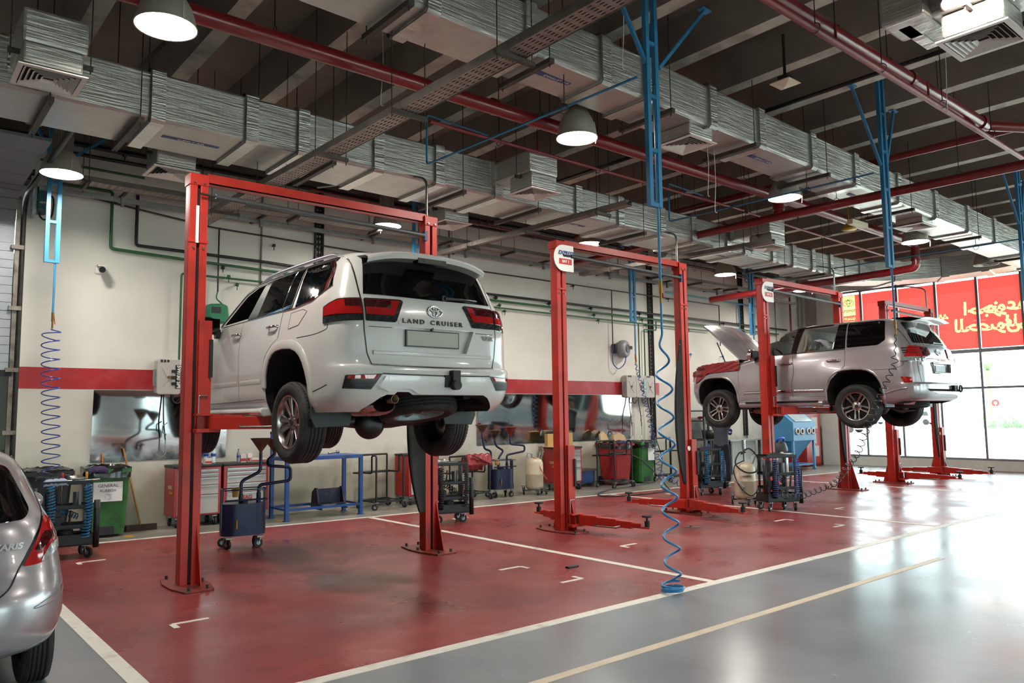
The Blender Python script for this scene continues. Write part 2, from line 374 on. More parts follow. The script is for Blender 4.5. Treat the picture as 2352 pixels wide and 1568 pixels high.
# ============================================================ car body toolkit (local frame: x forward from rear bumper, y left, z up)
def pchip(pts):
    xs = [p[0] for p in pts]; ys = [p[1] for p in pts]; n = len(xs); h = [xs[i+1]-xs[i] for i in range(n-1)]; d = [(ys[i+1]-ys[i])/h[i] for i in range(n-1)]
    m = [d[0]]+[0 if d[i-1]*d[i] <= 0 else 2*d[i-1]*d[i]/(d[i-1]+d[i]) for i in range(1, n-1)]+[d[-1]]
    def f(x):
        if x <= xs[0]: return ys[0]
        if x >= xs[-1]: return ys[-1]
        i = 0
        while x > xs[i+1]: i += 1
        t = (x-xs[i])/h[i]; t2 = t*t; t3 = t2*t
        return (2*t3-3*t2+1)*ys[i]+(t3-2*t2+t)*h[i]*m[i]+(-2*t3+3*t2)*ys[i+1]+(t3-t2)*h[i]*m[i+1]
    return f
class Body:
    def __init__(s, W, XR, XF, zs, nr=5.0, nf=4.0, lr=0.5, lf=0.8, lft=None, zb=1.3, bulge=(), taper=None):
        s.W = pchip(W); s.XRf = pchip(XR); s.XFf = pchip(XF); s.zs = zs; s.nr = nr; s.nf = nf; s.lr = lr; s.lf0 = lf; s.lft = lft or lf; s.zb = zb; s.bulge = bulge; s.taper = taper; s._c = {}
    def lf(s, z):
        t = min(1, max(0, (z-s.zb+.12)/.24)); return s.lf0+(s.lft-s.lf0)*t*t*(3-2*t)
    def w(s, x, z):
        v = s.W(z)
        if s.taper: v *= s.taper(x)
        for xc, zc, rx, rz, a in s.bulge:
            q = ((x-xc)/rx)**2+((z-zc)/rz)**2
            if q < 1: v += a*(1-q)**2
        return v
    def yside(s, x, z):
        w = s.w(x, z); xr = s.XRf(z); xf = s.XFf(z); a = xr+s.lr; lf = s.lf(z); b = xf-lf
        if x < a:
            t = min(1, max(0, (a-x)/s.lr)); return w*(1-t**s.nr)**(1/s.nr)
        if x > b:
            t = min(1, max(0, (x-b)/lf)); return w*(1-t**s.nf)**(1/s.nf)
        return w
    def xrear(s, y, z):
        a = s.XRf(z)+s.lr; x = s.XRf(z)
        for _ in range(3):
            f = min(0.9999, abs(y)/s.w(x, z)); x = a-s.lr*(1-f**s.nr)**(1/s.nr)
        return x
    def ring(s, z):
        """left half outline from rear centre to front centre"""
        xr, xf = s.XRf(z), s.XFf(z); P = []
        for f in (0, .1, .2, .3, .4, .5, .6, .7, .78, .84, .89, .93): 
            y = f*s.w(xr, z); P.append((s.xrear(y, z), y))
        x0 = P[-1][0]; a = xr+s.lr; lf = s.lf(z); b = xf-lf
        for k in range(1, 8): x = x0+(a-x0)*k/7; P.append((x, s.yside(x, z)))
        K = 56
        for k in range(1, K): x = a+(b-a)*k/K; P.append((x, s.yside(x, z)))
        t1 = (1-.93**s.nf)**(1/s.nf)
        for k in range(0, 8): x = b+lf*t1*k/7; P.append((x, s.yside(x, z)))
        for f in (.85, .7, .5, .25, 0): P.append((b+lf*(1-f**s.nf)**(1/s.nf), f*s.w(xf, z)))
        return P
    def S(s, sv, z):
        """point at arc length sv along the outline from rear centre (negative = right side)"""
        key = round(z, 4)
        if key not in s._c:
            P = s.ring(z); L = [0]
            for a, b in zip(P, P[1:]): L.append(L[-1]+math.hypot(b[0]-a[0], b[1]-a[1]))
            s._c[key] = (np.array(L), np.array([p[0] for p in P]), np.array([p[1] for p in P]))
        L, X, Y = s._c[key]; a = abs(sv)
        return Vector((float(np.interp(a, L, X)), math.copysign(float(np.interp(a, L, Y)), sv), z))
    def sx(s, x, z):
        """arc length from the rear centre to the side point at x"""
        s.S(0, z); L, X, Y = s._c[round(z, 4)]; i = int(np.argmax((X >= x) & (Y > .5*Y.max()))); return float(L[i])
    def gaps(s, lines, ax, parent, mt):
        for ln in lines: s.strip('panel_gap', ln, .0065, ax, mt, parent, .0036, smooth=False)
    def P(s, ax, u, v):
        if ax == 'L': return Vector((u, s.yside(u, v), v))
        if ax == 'R': return Vector((u, -s.yside(u, v), v))
        if ax == 'B': return Vector((s.xrear(u, v), u, v))
        return s.S(u, v)
    def N(s, ax, u, v):
        e = 0.012; a = s.P(ax, u+e, v)-s.P(ax, u-e, v); b = s.P(ax, u, v+e)-s.P(ax, u, v-e); n = a.cross(b)
        if n.length < 1e-9: return Vector((0, 0, 1))
        n.normalize()
        out = {'L': Vector((0, 1, 0)), 'R': Vector((0, -1, 0)), 'B': Vector((-1, 0, 0))}.get(ax)
        if out is None: p = s.P(ax, u, v); out = Vector((p.x-1.2, p.y, 0))
        return n if n.dot(out) > 0 else -n
    def base(s, cap_lo=True):
        mb = MB(); rows = []
        for z in s.zs:
            h = s.ring(z); L = [(x, y, z) for x, y in h]; R = [(x, -y, z) for x, y in h[1:-1]][::-1]; rows.append(L+R)
        n = len(rows[0]); vs = [p for r in rows for p in r]; fs = []
        for i in range(len(rows)-1):
            for j in range(n): fs.append((i*n+j, i*n+(j+1) % n, (i+1)*n+(j+1) % n, (i+1)*n+j))
        mb.add(vs, fs, True); mb.add(rows[0], [tuple(range(n))]); mb.add(rows[-1], [tuple(range(n))[::-1]])
        return mb
    def solid(s, name, mats, parent, cuts, dark=1, zdark=None):
        """cuts: list of (poly, axis, a0, a1, material index)"""
        me = s.base().mesh(name, mats); bm = bmesh.new(); bm.from_mesh(me); bmesh.ops.remove_doubles(bm, verts=bm.verts, dist=1e-5); bmesh.ops.recalc_face_normals(bm, faces=bm.faces); bm.to_mesh(me); bm.free()
        o = bpy.data.objects.new(name, me); COL.objects.link(o); tmp = []
        for poly, ax, a0, a1, mi in cuts:
            c = MB(); c.mi = mi
            if ax == 'y': c.prism(poly, (0, a1-a0, 0), (0, a0, 0), (1, 0, 0), (0, 0, 1))
            elif ax == 'x': c.prism(poly, (a1-a0, 0, 0), (a0, 0, 0), (0, 1, 0), (0, 0, 1))
            else: c.prism(poly, (0, 0, a1-a0), (0, 0, a0))
            co = c.build('cut', mats); bm = bmesh.new(); bm.from_mesh(co.data); bmesh.ops.recalc_face_normals(bm, faces=bm.faces); bm.to_mesh(co.data); bm.free()
            md = o.modifiers.new('b', 'BOOLEAN'); md.operation = 'DIFFERENCE'; md.solver = 'EXACT'; md.object = co; tmp.append(co)
        dg = bpy.context.evaluated_depsgraph_get(); dg.update(); me2 = bpy.data.meshes.new_from_object(o.evaluated_get(dg), depsgraph=dg)
        o.modifiers.clear(); o.data = me2
        for c in tmp: bpy.data.objects.remove(c)
        me2.materials.clear()
        for q in mats: me2.materials.append(q)
        for p in me2.polygons:
            p.use_smooth = True
            c = p.center; zt = s.zs[-1]; f = min(.999, abs(c.y)/max(.01, s.w(c.x, c.z))); lf = s.lf(c.z); xf = s.XFf(c.z)-lf+lf*(1-f**s.nf)**(1/s.nf)
            inner = c.z < zt-.02 and s.yside(c.x, c.z)-abs(c.y) > .05 and c.x-s.xrear(c.y, c.z) > .05 and xf-c.x > .05 and c.z > s.zs[0]+.005 and not (c.x < .22 and c.z > .8) and not (p.normal.z > .5 and c.z > 1.6)
            p.material_index = (2 if len(mats) > 2 and c.z > 1.25 else 1) if inner else 0
            if p.normal.z < -0.93 and p.material_index == 0 and p.center.z < (zdark or 0.45): p.material_index = dark
        me2.set_sharp_from_angle(angle=math.radians(32))
        o.parent = parent; return o
    def patch(s, name, poly, ax, mt, parent, t=0.004, sub=0.07, inset=0.012, round_=0.0):
        """panel following the body surface, raised by t"""
        if round_: poly = [tuple(p)[:2] for p in round_path([(p[0], p[1], 0) for p in poly+[poly[0], poly[1]]], round_, 4)][6:-1] if False else _round_poly(poly, round_)
        bm = bmesh.new(); vs = [bm.verts.new((p[0], p[1], 0)) for p in poly]; bm.faces.new(vs)
        bmesh.ops.triangulate(bm, faces=bm.faces[:])
        for _ in range(5):
            es = [e for e in bm.edges if e.calc_length() > sub]
            if not es: break
            bmesh.ops.subdivide_edges(bm, edges=es, cuts=1, use_grid_fill=True)
            bmesh.ops.triangulate(bm, faces=[f for f in bm.faces if len(f.verts) > 3])
        bm.verts.index_update(); uv = [(v.co.x, v.co.y) for v in bm.verts]; fs = [tuple(v.index for v in f.verts) for f in bm.faces]
        be = [(e.verts[0].index, e.verts[1].index) for e in bm.edges if len(e.link_faces) == 1]; bm.free()
        Pn = [s.P(ax, u, v) for u, v in uv]; Nn = [s.N(ax, u, v) for u, v in uv]; n = len(uv)
        top = [p+q*t for p, q in zip(Pn, Nn)]; V = top+[p-q*0.006 for p, q in zip(Pn, Nn)]
        a, b, c = (Vector(top[i]) for i in fs[0])
        if (b-a).cross(c-a).dot(Nn[fs[0][0]]) < 0: fs = [f[::-1] for f in fs]
        S = [(i, j, j+n, i+n) for i, j in be]
        me = bpy.data.meshes.new(name); k = len(V); V2 = V+[V[i] for i in range(n)]
        me.from_pydata([tuple(p) for p in V2], [], fs+[tuple(q+k if q < n else q for q in f) for f in S]); me.update()
        for p in me.polygons: p.use_smooth = p.index < len(fs)
        me.normals_split_custom_set_from_vertices([tuple(q) for q in Nn]+[tuple(q) for q in Nn]+[tuple(q) for q in Nn])
        for q in (mt if isinstance(mt, (list, tuple)) else [mt]): me.materials.append(q)
        o = bpy.data.objects.new(name, me); COL.objects.link(o); o.parent = parent; return o
    def strip(s, name, path, width, ax, mt, parent, t=0.004, n=3, smooth=True):
        pts = [Vector((p[0], p[1], 0)) for p in path]
        if smooth: pts = smooth_path(pts, 5)
        else:
            q_ = [pts[0]]
            for a, b in zip(pts, pts[1:]):
                k = max(1, int((b-a).length/.05)+1); q_ += [a.lerp(b, i/k) for i in range(1, k+1)]
            pts = q_
        mb = MB(); rows = []
        for i, p in enumerate(pts):
            d = (pts[min(i+1, len(pts)-1)]-pts[max(i-1, 0)]).normalized(); q = Vector((-d.y, d.x, 0)); r = []
            ww = width(i/(len(pts)-1)) if callable(width) else width
            prof = [(-0.5, -0.004), (-0.5, t*0.7), (-0.35, t), (0, t*1.05), (0.35, t), (0.5, t*0.7), (0.5, -0.004)]
            for a, h in prof:
                u = p+q*(a*ww); r.append(s.P(ax, u.x, u.y)+s.N(ax, u.x, u.y)*h)
            rows.append(r)
        mb.grid(rows, True); me = mb.mesh(name, mt); bm = bmesh.new(); bm.from_mesh(me); bmesh.ops.recalc_face_normals(bm, faces=bm.faces); bm.to_mesh(me); bm.free()
        me.set_sharp_from_angle(angle=1.0)
        o = bpy.data.objects.new(name, me); COL.objects.link(o); o.parent = parent; return o
def _round_poly(poly, r):
    n = len(poly); out = []
    for i in range(n):
        a, b, c = Vector((*poly[i-1], 0)), Vector((*poly[i], 0)), Vector((*poly[(i+1) % n], 0)); u = a-b; v = c-b
        rr = min(r, u.length*0.45, v.length*0.45); p = b+u.normalized()*rr; q = b+v.normalized()*rr
        for k in range(5):
            t = k/4; w_ = p*(1-t)**2+b*2*t*(1-t)+q*t*t; out.append((w_.x, w_.y))
    return out
TYRE = mat('tyre_rubber', '1d1c1c', 0.75, var=0.25, vs=14, dirt='3a3430', ds=5); RIMD = mat('rim_dark', '2a2b2e', 0.35, 0.6); RIMS = mat('rim_silver', 'b9b7b6', 0.18, 1.0, var=0.1)
RIMC = mat('rim_hyper', 'a59c9b', 0.26, 1.0)
GLB = mat('tinted_glass', '060708', 0.03, 0, spec=0.6, coat=0.3); LINER = mat('wheel_liner', '0b0b0c', 0.9, bump=0.3, bs=50); UNDER = mat('underbody', '1a1818', 0.6, var=0.4, vs=8)
LENSR = mat('lamp_red', 'a50f12', 0.06, coat=1.0, spec=0.6); LENSD = mat('lamp_dark_red', '3a0a10', 0.06, coat=1.0); LENSC = mat('lamp_clear', '9fa6a6', 0.08, 0.35, coat=1.0, var=0.4, vs=40); LENSK = mat('lamp_smoke', '2b2d30', 0.08, 0.3, coat=1.0, var=0.5, vs=30)
def wheel(parent, loc, R=0.4, W=0.265, rim=0.255, side=1, style=1, face=RIMS, back=RIMD, rot=0.0, steer=0.0, name='wheel'):
    """one wheel with its centre at loc; side=+1 faces +y. Tyre mesh carries rim and hub cap as sub-parts"""
    T = MB(); h = W/2; gr = 0.008; prof = [(rim-0.012, -h*0.72), (rim+0.012, -h*0.86), (rim+0.05, -h*0.99), (R-0.045, -h*0.97), (R-0.014, -h*0.83), (R-0.002, -h*0.66)]
    for g in (-0.42, -0.14, 0.14, 0.42): prof += [(R, h*(g-0.035)), (R-gr, h*(g-0.03)), (R-gr, h*(g+0.03)), (R, h*(g+0.035))]
    prof += [(R-0.002, h*0.66), (R-0.014, h*0.83), (R-0.045, h*0.97), (R-0.06, h*0.985), (R-0.064, h), (R-0.07, h*0.985), (rim+0.05, h*0.99), (rim+0.012, h*0.86), (rim-0.012, h*0.72)]
    T.T = Matrix.Translation(loc) @ Matrix.Rotation(steer, 4, 'Z'); T.lathe(prof, 64, (0, 0, 0), (0, side, 0))
    for i in range(64):     # lateral tread blocks on the shoulders
        a = 2*PI*i/64
        for sg in (-1, 1):
            c = Vector((math.cos(a), 0, math.sin(a))); tdir = Vector((-math.sin(a), 0, math.cos(a)))
            p0 = c*(R-0.003)+Vector((0, sg*h*0.5, 0)); p1 = c*(R-0.022)+Vector((0, sg*h*0.86, 0))
            T.bar(p0, p1, R*0.055, 0.012, up=tuple(c))
    tyre = T.build('wheel', TYRE, parent); tyre.name = name
    r = MB(); r.T = T.T; ax = (0, side, 0); f = h*0.70
    r.mi = 1; r.lathe([(rim-0.012, -h*0.75), (rim-0.03, -h*0.6), (rim-0.035, h*0.35), (rim*0.2, h*0.30)], 48, (0, 0, 0), ax)
    r.mi = 0; r.lathe([(rim-0.004, h*0.74), (rim+0.008, h*0.78), (rim+0.004, h*0.86), (rim-0.012, h*0.84), (rim-0.026, h*0.62), (rim-0.028, h*0.3)], 48, (0, 0, 0), ax)
    S = Vector((0, side, 0))
    def spoke(a, r0, r1, w0, w1, d0, d1, twist=0.0):
        c = Vector((math.cos(a), 0, math.sin(a))); t = Vector((-math.sin(a), 0, math.cos(a))); P = []
        for k in range(5):
            q = k/4; rr = r0+(r1-r0)*q; ww = w0+(w1-w0)*q; dd = d0+(d1-d0)*q; tt = twist*q
            P.append([c*rr+t*(tt-ww/2)+S*(dd-0.035), c*rr+t*(tt-ww/2)+S*(dd-0.006), c*rr+t*(tt-ww*0.3)+S*dd, c*rr+t*(tt+ww*0.3)+S*dd, c*rr+t*(tt+ww/2)+S*(dd-0.006), c*rr+t*(tt+ww/2)+S*(dd-0.035)])
        r.grid(P, False)
    if style == 1:      # ten fluted blades
        for i in range(10):
            a = 2*PI*i/10+rot; spoke(a, 0.05, rim-0.016, 0.034, 0.085 if i % 2 else 0.06, f*0.62, f*0.98, 0.03 if i % 2 else -0.02)
            spoke(a+0.1, 0.06, rim-0.02, 0.012, 0.02, f*0.7, f*0.9, 0.0)
    elif style == 2:    # five split pairs
        for i in range(5):
            for d in (-1, 1):
                a = 2*PI*i/5+rot; spoke(a+d*0.12, 0.06, rim-0.016, 0.02, 0.05, f*0.75, f*0.95, d*0.085)
    else:
        for i in range(7): spoke(2*PI*i/7+rot, 0.05, rim-0.016, 0.05, 0.035, f*0.7, f*0.9)
    r.lathe([(0.0, f*0.8), (0.055, f*0.78), (0.085, f*0.66), (0.09, f*0.4)], 24, (0, 0, 0), ax)
    for i in range(5 if style != 1 else 6):
        a = 2*PI*(i+0.5)/(5 if style != 1 else 6); c = Vector((math.cos(a), 0, math.sin(a)))*0.066; r.cyl(c+S*f*0.6, c+S*(f*0.88), 0.010, n=6, smooth=False)
    rm = r.build('rim', [face, back], tyre); rm.data.set_sharp_from_angle(angle=0.6)
    b = MB(); b.T = T.T; b.cyl(S*(f*0.75), S*(f*0.86), 0.036, 0.032, n=20); b.build('hub_cap', DARKMET, tyre)
    d = MB(); d.T = T.T; d.lathe([(0.02, h*0.05), (rim*0.72, h*0.05), (rim*0.72, h*0.17), (0.02, h*0.17)], 32, (0, 0, 0), ax, closed=True); d.build('brake_disc', STEEL, tyre)
    return tyre
def ellipse_ring(mb, c, ux, uy, a, b, w, n=28, h=0.006):
    ux = Vector(ux); uy = Vector(uy); mb.tube([Vector(c)+ux*(a*math.cos(2*PI*i/n))+uy*(b*math.sin(2*PI*i/n)) for i in range(n)], w, 6, closed=True)
def oval_emblem(parent, c, ux, uy, R=0.06, name='emblem'):
    m_ = MB(); w_ = R*0.11; c = Vector(c); uy = Vector(uy); ux = Vector(ux)
    ellipse_ring(m_, c, ux, uy, R, R*0.68, w_); ellipse_ring(m_, c+uy*(R*0.33), ux, uy, R*0.62, R*0.27, w_*0.8); ellipse_ring(m_, c+uy*(R*0.02), ux, uy, R*0.26, R*0.6, w_*0.8)
    return m_.build(name, CHROME, parent)
def arch(xc, r, zt, zb, rf=None, n=14):
    """squared-off wheel opening outline from rear foot over the top to front foot"""
    rf = rf or r; out = []
    for k in range(n+1):
        a = PI*k/n; c = math.cos(a); s_ = math.sin(a); e = 0.72
        x = xc-math.copysign(abs(c)**e, c)*(r if c > 0 else rf); out.append((x, zb+(zt-zb)*s_**e))
    return out
# ============================================================ white off-roader on the first lift
PWHITE = mat('paint_white', 'cbc8c4', 0.22, 0.0, coat=0.8, spec=0.5)
BLKT = mat('black_trim', '101113', 0.35); PLATE = mat('plate_blank', 'a6a49a', 0.5)
def suv_white():
    t = thing('car', 'white off-roader raised on the nearest red lift, seen from behind', 'car', (4.09, 5.95, 1.36), PI/2)
    B = Body(W=[(0.38, .90), (0.5, .955), (0.62, .975), (0.8, .985), (1.0, .985), (1.2, .972), (1.34, .945), (1.42, .925), (1.5, .895), (1.65, .84), (1.78, .785), (1.84, .735), (1.88, .67), (1.905, .55), (1.915, .42)],
             XR=[(0.38, .16), (0.45, .07), (0.55, .02), (0.7, .0), (0.78, .012), (0.80, .05), (0.9, .06), (1.1, .06), (1.25, .075), (1.4, .11), (1.45, .135), (1.65, .215), (1.8, .29), (1.86, .34), (1.9, .52), (1.915, .9)],
             XF=[(0.38, 4.75), (0.5, 4.9), (0.7, 4.95), (0.95, 4.93), (1.05, 4.88), (1.1, 4.75), (1.16, 4.4), (1.22, 4.0), (1.27, 3.68), (1.31, 3.5), (1.5, 3.22), (1.7, 2.93), (1.82, 2.7), (1.88, 2.45), (1.905, 2.15), (1.915, 1.9)],
             zs=[.38, .42, .46, .5, .54, .58, .62, .66, .7, .74, .77, .785, .80, .83, .87, .92, .97, 1.02, 1.07, 1.1, 1.13, 1.16, 1.19, 1.22, 1.25, 1.28, 1.31, 1.34, 1.37, 1.4, 1.44, 1.48, 1.53, 1.58, 1.63, 1.68, 1.73, 1.77, 1.8, 1.825, 1.845, 1.86, 1.875, 1.888, 1.898, 1.907, 1.915],
             nr=5.0, nf=3.2, lr=0.52, lf=0.9, lft=.28, bulge=[(1.18, .92, .75, .36, .03), (4.05, .92, .8, .36, .03), (2.5, .55, 1.0, .14, .012)])
    ar = [(.72, -.1)]+arch(1.2, .50, 1.0, .42)+[(1.70, -.1)]; af = [(3.55, -.1)]+arch(4.05, .50, 1.0, .42)+[(4.55, -.1)]
    wfr = [(2.31, 1.415), (3.02, 1.405), (2.62, 1.70), (2.36, 1.775), (2.16, 1.79)]
    cuts = [(a, 'y', s0, s1, 1) for a in (ar, af) for s0, s1 in ((.52, 1.3), (-1.3, -.52))]
    cuts += [([(.0, -.1), (4.6, -.1), (4.6, .5), (.45, .55), (.2, .5)], 'y', -.68, .68, 1), ([(-.45, 1.15), (.45, 1.15), (.36, .93), (-.36, .93)], 'x', -.2, .125, 0),
             (wfr, 'y', -1.2, 1.2, 2), ([(.74, .30), (.72, .405), (.60, .505), (.54, .53), (-.54, .53), (-.60, .505), (-.72, .405), (-.74, .30)], 'x', -.2, .60, 1), ([(.54, .30), (.50, .50), (.44, .555), (.32, .555), (.26, .52), (.24, .30)], 'x', -.2, .5, 1)]
    B.solid('body', [PWHITE, LINER, mat('interior_dark', '1b1a1c', 0.7)], t, cuts)
    for ax, sg in (('L', 1), ('R', -1)):
        # doors, glass
        B.patch('door', [(1.37, 1.385), (1.36, 1.12), (1.52, 1.06), (1.68, .95), (1.74, .8), (1.73, .53), (2.385, .52), (2.405, .86), (2.41, 1.385)], ax, PWHITE, t, 0.003)
        B.patch('door', [(2.42, 1.385), (2.415, .86), (2.395, .52), (3.36, .51), (3.45, .66), (3.47, 1.0), (3.45, 1.30), (3.2, 1.375)], ax, PWHITE, t, 0.003)
        B.patch('fuel_door' if sg > 0 else 'panel', [(1.16, 1.35), (.90, 1.36), (.80, 1.33), (.93, 1.21), (1.15, 1.19)], ax, PWHITE, t, 0.002, round_=.03) if sg > 0 else None
        B.patch('quarter_window', [(1.10, 1.40), (.74, 1.43), (.43, 1.54), (.50, 1.74), (.57, 1.80), (.80, 1.815), (1.17, 1.815)], ax, GLB, t, 0.004, sub=.1, round_=.015)
        B.patch('door_glass', [(1.19, 1.40), (1.40, 1.40), (1.395, 1.812), (1.205, 1.815)], ax, GLB, t, 0.004, sub=.1)
        B.patch('door_glass', [(1.425, 1.40), (2.02, 1.40), (1.99, 1.805), (1.415, 1.812)], ax, GLB, t, 0.004, sub=.1)
        B.patch('pillar_trim', [(2.03, 1.40), (2.30, 1.395), (2.14, 1.80), (2.0, 1.80)], ax, BLKT, t, 0.007, sub=.1)
        B.strip('window_trim', [(3.12, 1.385), (2.0, 1.387), (1.1, 1.39), (.75, 1.415), (.42, 1.53)], .014, ax, CHROME, t, 0.006, smooth=False)
        B.strip('window_frame', [(3.12, 1.40), (2.66, 1.725), (2.4, 1.80), (2.1, 1.826), (1.2, 1.832), (.6, 1.818), (.53, 1.80)], .035, ax, BLKT, t, 0.008, smooth=False)
        B.strip('window_trim', [(1.183, 1.40), (1.19, 1.81)], .022, ax, BLKT, t, 0.008, smooth=False)
        B.strip('window_trim', [(1.412, 1.40), (1.405, 1.81)], .012, ax, CHROME, t, 0.008, smooth=False)
        # arch flares
        for a, xc in ((arch(1.19, .535, 1.045, .44), 1.2), (arch(4.04, .535, 1.045, .44), 4.05)):
            B.strip('arch_flare', a[1:-1] if xc > 2 else a[:-1], .085, ax, PWHITE, t, 0.014, smooth=False)
        B.strip('door_crease', [(1.80, .71), (2.36, .71)], .05, ax, PWHITE, t, 0.006); B.strip('door_crease', [(2.45, .71), (3.35, .71)], .05, ax, PWHITE, t, 0.006)
        B.gaps([[(1.37, 1.38), (1.36, 1.12)], [(2.415, 1.38), (2.41, .86), (2.39, .52)], [(1.74, .525), (2.39, .515), (3.36, .505)], [(3.45, .66), (3.475, 1.0), (3.455, 1.30)], [(1.16, 1.35), (.90, 1.36), (.80, 1.33), (.93, 1.21), (1.15, 1.19), (1.16, 1.35)]], ax, t, mat('seam_shadow', '55524f', .7))
        for hx in (1.52, 2.50):
            h = MB(); p = B.P(ax, hx, 1.245); n_ = Vector((0, sg, 0))
            h.tube(smooth_path([p-Vector((.11, 0, 0))+n_*0.004, p-Vector((.09, 0, 0))+n_*0.035, p+n_*0.045, p+Vector((.09, 0, 0))+n_*0.035, p+Vector((.11, 0, 0))+n_*0.004], 4), .014, 8)
            h.build('door_handle', CHROME, t)
            B.patch('handle_recess', [(hx-.07, 1.215), (hx+.06, 1.215), (hx+.07, 1.262), (hx-.06, 1.262)], ax, PWHITE, t, 0.0035, sub=.05, round_=.03)
        # running board, roof rail, door mirror
        rb = MB(); rb.prism([(.74, .46), (1.0, .44), (1.02, .395), (.98, .35), (.74, .36)], (1.86, 0, 0), (1.72, 0, 0), (0, sg, 0), (0, 0, 1)); rbo = rb.build('running_board', PWHITE, t, bevel=.015)
        MB().box(1.85, 3.45, min(sg*.80, sg*1.0), max(sg*.80, sg*1.0), .435, .452).build('tread_plate', mat('tread_grey', '85858a', 0.5), rbo)
        rr = MB(); y = sg*.70; rr.tube(smooth_path([(.66, y, 1.862), (.82, y, 1.893), (1.5, y, 1.905), (2.2, y, 1.897), (2.50, y*.985, 1.85)], 6), .02, 8); rr.build('roof_rail', mat('rail_silver', 'a9a7b6', 0.3, 0.8), t)
        mm = MB(); mm.T = Matrix.Translation((3.10, sg*1.10, 1.40)); mm.sphere((0, 0, 0), .14, 14, 10, (.55, 1.0, .78)); mo = mm.build('door_mirror', BLKT, t)
        MB().prism([(0, 0), (.06, 0), (.09, .12), (-.02, .10)], (0, sg*.05, 0), (3.08, sg*.96, 1.26), (1, 0, 0), (0, 0, 1)).tube([(3.1, sg*.95, 1.31), (3.1, sg*1.06, 1.35)], .03, 8).build('mirror_arm', BLKT, mo)
        MB().box(3.008, 3.016, sg*1.1-.11, sg*1.1+.11, 1.32, 1.48).build('mirror_glass', mat('mirror_dark', '0a0b0c', 0.05), mo)
        # bumper seams and tailgate cut line
        B.strip('bumper_seam', [(.92, 1.085), (.6, 1.09), (.36, 1.115), (.33, 1.16)], .007, ax, BLKT, t, 0.0015)
        B.strip('bumper_seam', [(.68, .56), (.45, .60), (.33, .625)], .007, ax, BLKT, t, 0.0015)
    # rear: tailgate, glass, lamps
    tg = [(.715, 1.425), (.725, 1.10), (.70, .90), (.66, .80), (-.66, .80), (-.70, .90), (-.725, 1.10), (-.715, 1.425)]
    for ring_ in ([(.735, 1.83), (.745, 1.43), (.74, 1.10), (.715, .90), (.675, .795)],):
        for sg in (1, -1): B.strip('tailgate_gap', [(sg*a, b) for a, b in ring_], .012, 'B', BLKT, t, 0.001, smooth=False)
    B.strip('tailgate_gap', [(.68, .795), (0, .788), (-.68, .795)], .016, 'B', BLKT, t, 0.001, smooth=False)
    B.strip('tailgate_crease', [(.70, 1.135), (.47, 1.135)], .006, 'B', BLKT, t, 0.001, smooth=False); B.strip('tailgate_crease', [(-.47, 1.135), (-.70, 1.135)], .006, 'B', BLKT, t, 0.001, smooth=False)
    B.strip('tailgate_crease', [(.66, .905), (0, .90), (-.66, .905)], .035, 'B', PWHITE, t, 0.014, smooth=False)
    B.patch('tailgate_panel', [(.44, 1.40), (.40, 1.17), (-.40, 1.17), (-.44, 1.40), (-.40, 1.415), (.40, 1.415)], 'B', PWHITE, t, 0.005)
    B.patch('rear_window', [(.715, 1.435), (0, 1.43), (-.715, 1.435), (-.635, 1.80), (0, 1.81), (.635, 1.80)], 'B', GLB, t, 0.005, sub=.1)
    for sg in (1, -1):
        B.patch('tail_lamp', [(sg*.722, 1.392), (sg*.36, 1.40), (sg*.335, 1.385), (sg*.43, 1.185), (sg*.722, 1.185)], 'B', LENSK, t, 0.012, round_=.015)
        B.patch('lamp_lens', [(sg*.715, 1.378), (sg*.38, 1.385), (sg*.445, 1.245), (sg*.715, 1.245)], 'B', LENSR, t, 0.017, sub=.1)
        B.patch('lamp_lens', [(sg*.715, 1.375), (sg*.47, 1.378), (sg*.475, 1.31), (sg*.715, 1.31)], 'B', LENSD, t, 0.020, sub=.1)
        B.patch('tail_lamp', [(sg*.745, 1.392), (sg*.95, 1.385), (sg*1.08, 1.352), (sg*1.17, 1.325), (sg*1.17, 1.165), (sg*.745, 1.185)], 'A', LENSK, t, 0.012, round_=.015)
        B.patch('lamp_lens', [(sg*.752, 1.378), (sg*.95, 1.372), (sg*1.08, 1.338), (sg*1.155, 1.315), (sg*1.155, 1.235), (sg*.752, 1.245)], 'A', LENSR, t, 0.017)
        B.patch('lamp_lens', [(sg*.752, 1.375), (sg*.89, 1.370), (sg*.89, 1.31), (sg*.752, 1.31)], 'A', LENSD, t, 0.020, sub=.1)
        # bumper corner vents with reflectors, lower trim
        B.patch('bumper_vent', [(sg*.93, .70), (sg*.955, .585), (sg*.70, .575), (sg*.60, .715)], 'A', BLKT, t, 0.006, round_=.01)
        B.patch('rear_reflector', [(sg*.905, .695), (sg*.915, .668), (sg*.665, .670), (sg*.635, .705)], 'A', LENSR, t, 0.012)
        for k in range(4): B.strip('vent_slat', [(sg*(.92+.006*k), .645-.017*k), (sg*(.67+.012*k), .645-.017*k)], .006, 'A', mat('vent_grey', '303236', 0.5), t, 0.011, smooth=False)
        for sx in (.58, .2): B.patch('parking_sensor', [(sg*sx+.014*math.cos(a*PI/5), .745+.014*math.sin(a*PI/5)) for a in range(10)], 'B', PWHITE, t, 0.003, sub=.1)
    B.strip('bumper_trim', [(.60, .715), (.5, .713), (0, .708), (-.5, .713), (-.60, .715)], .012, 'B', BLKT, t, 0.004, smooth=False)
    B.patch('bumper_lower', [(.64, .60), (.57, .695), (-.58, .695), (-.64, .60), (-.53, .54), (.22, .54), (.27, .565), (.33, .585), (.43, .585), (.50, .56), (.54, .56)], 'B', PWHITE, t, 0.02, sub=.1)
    sp = MB(); P = []
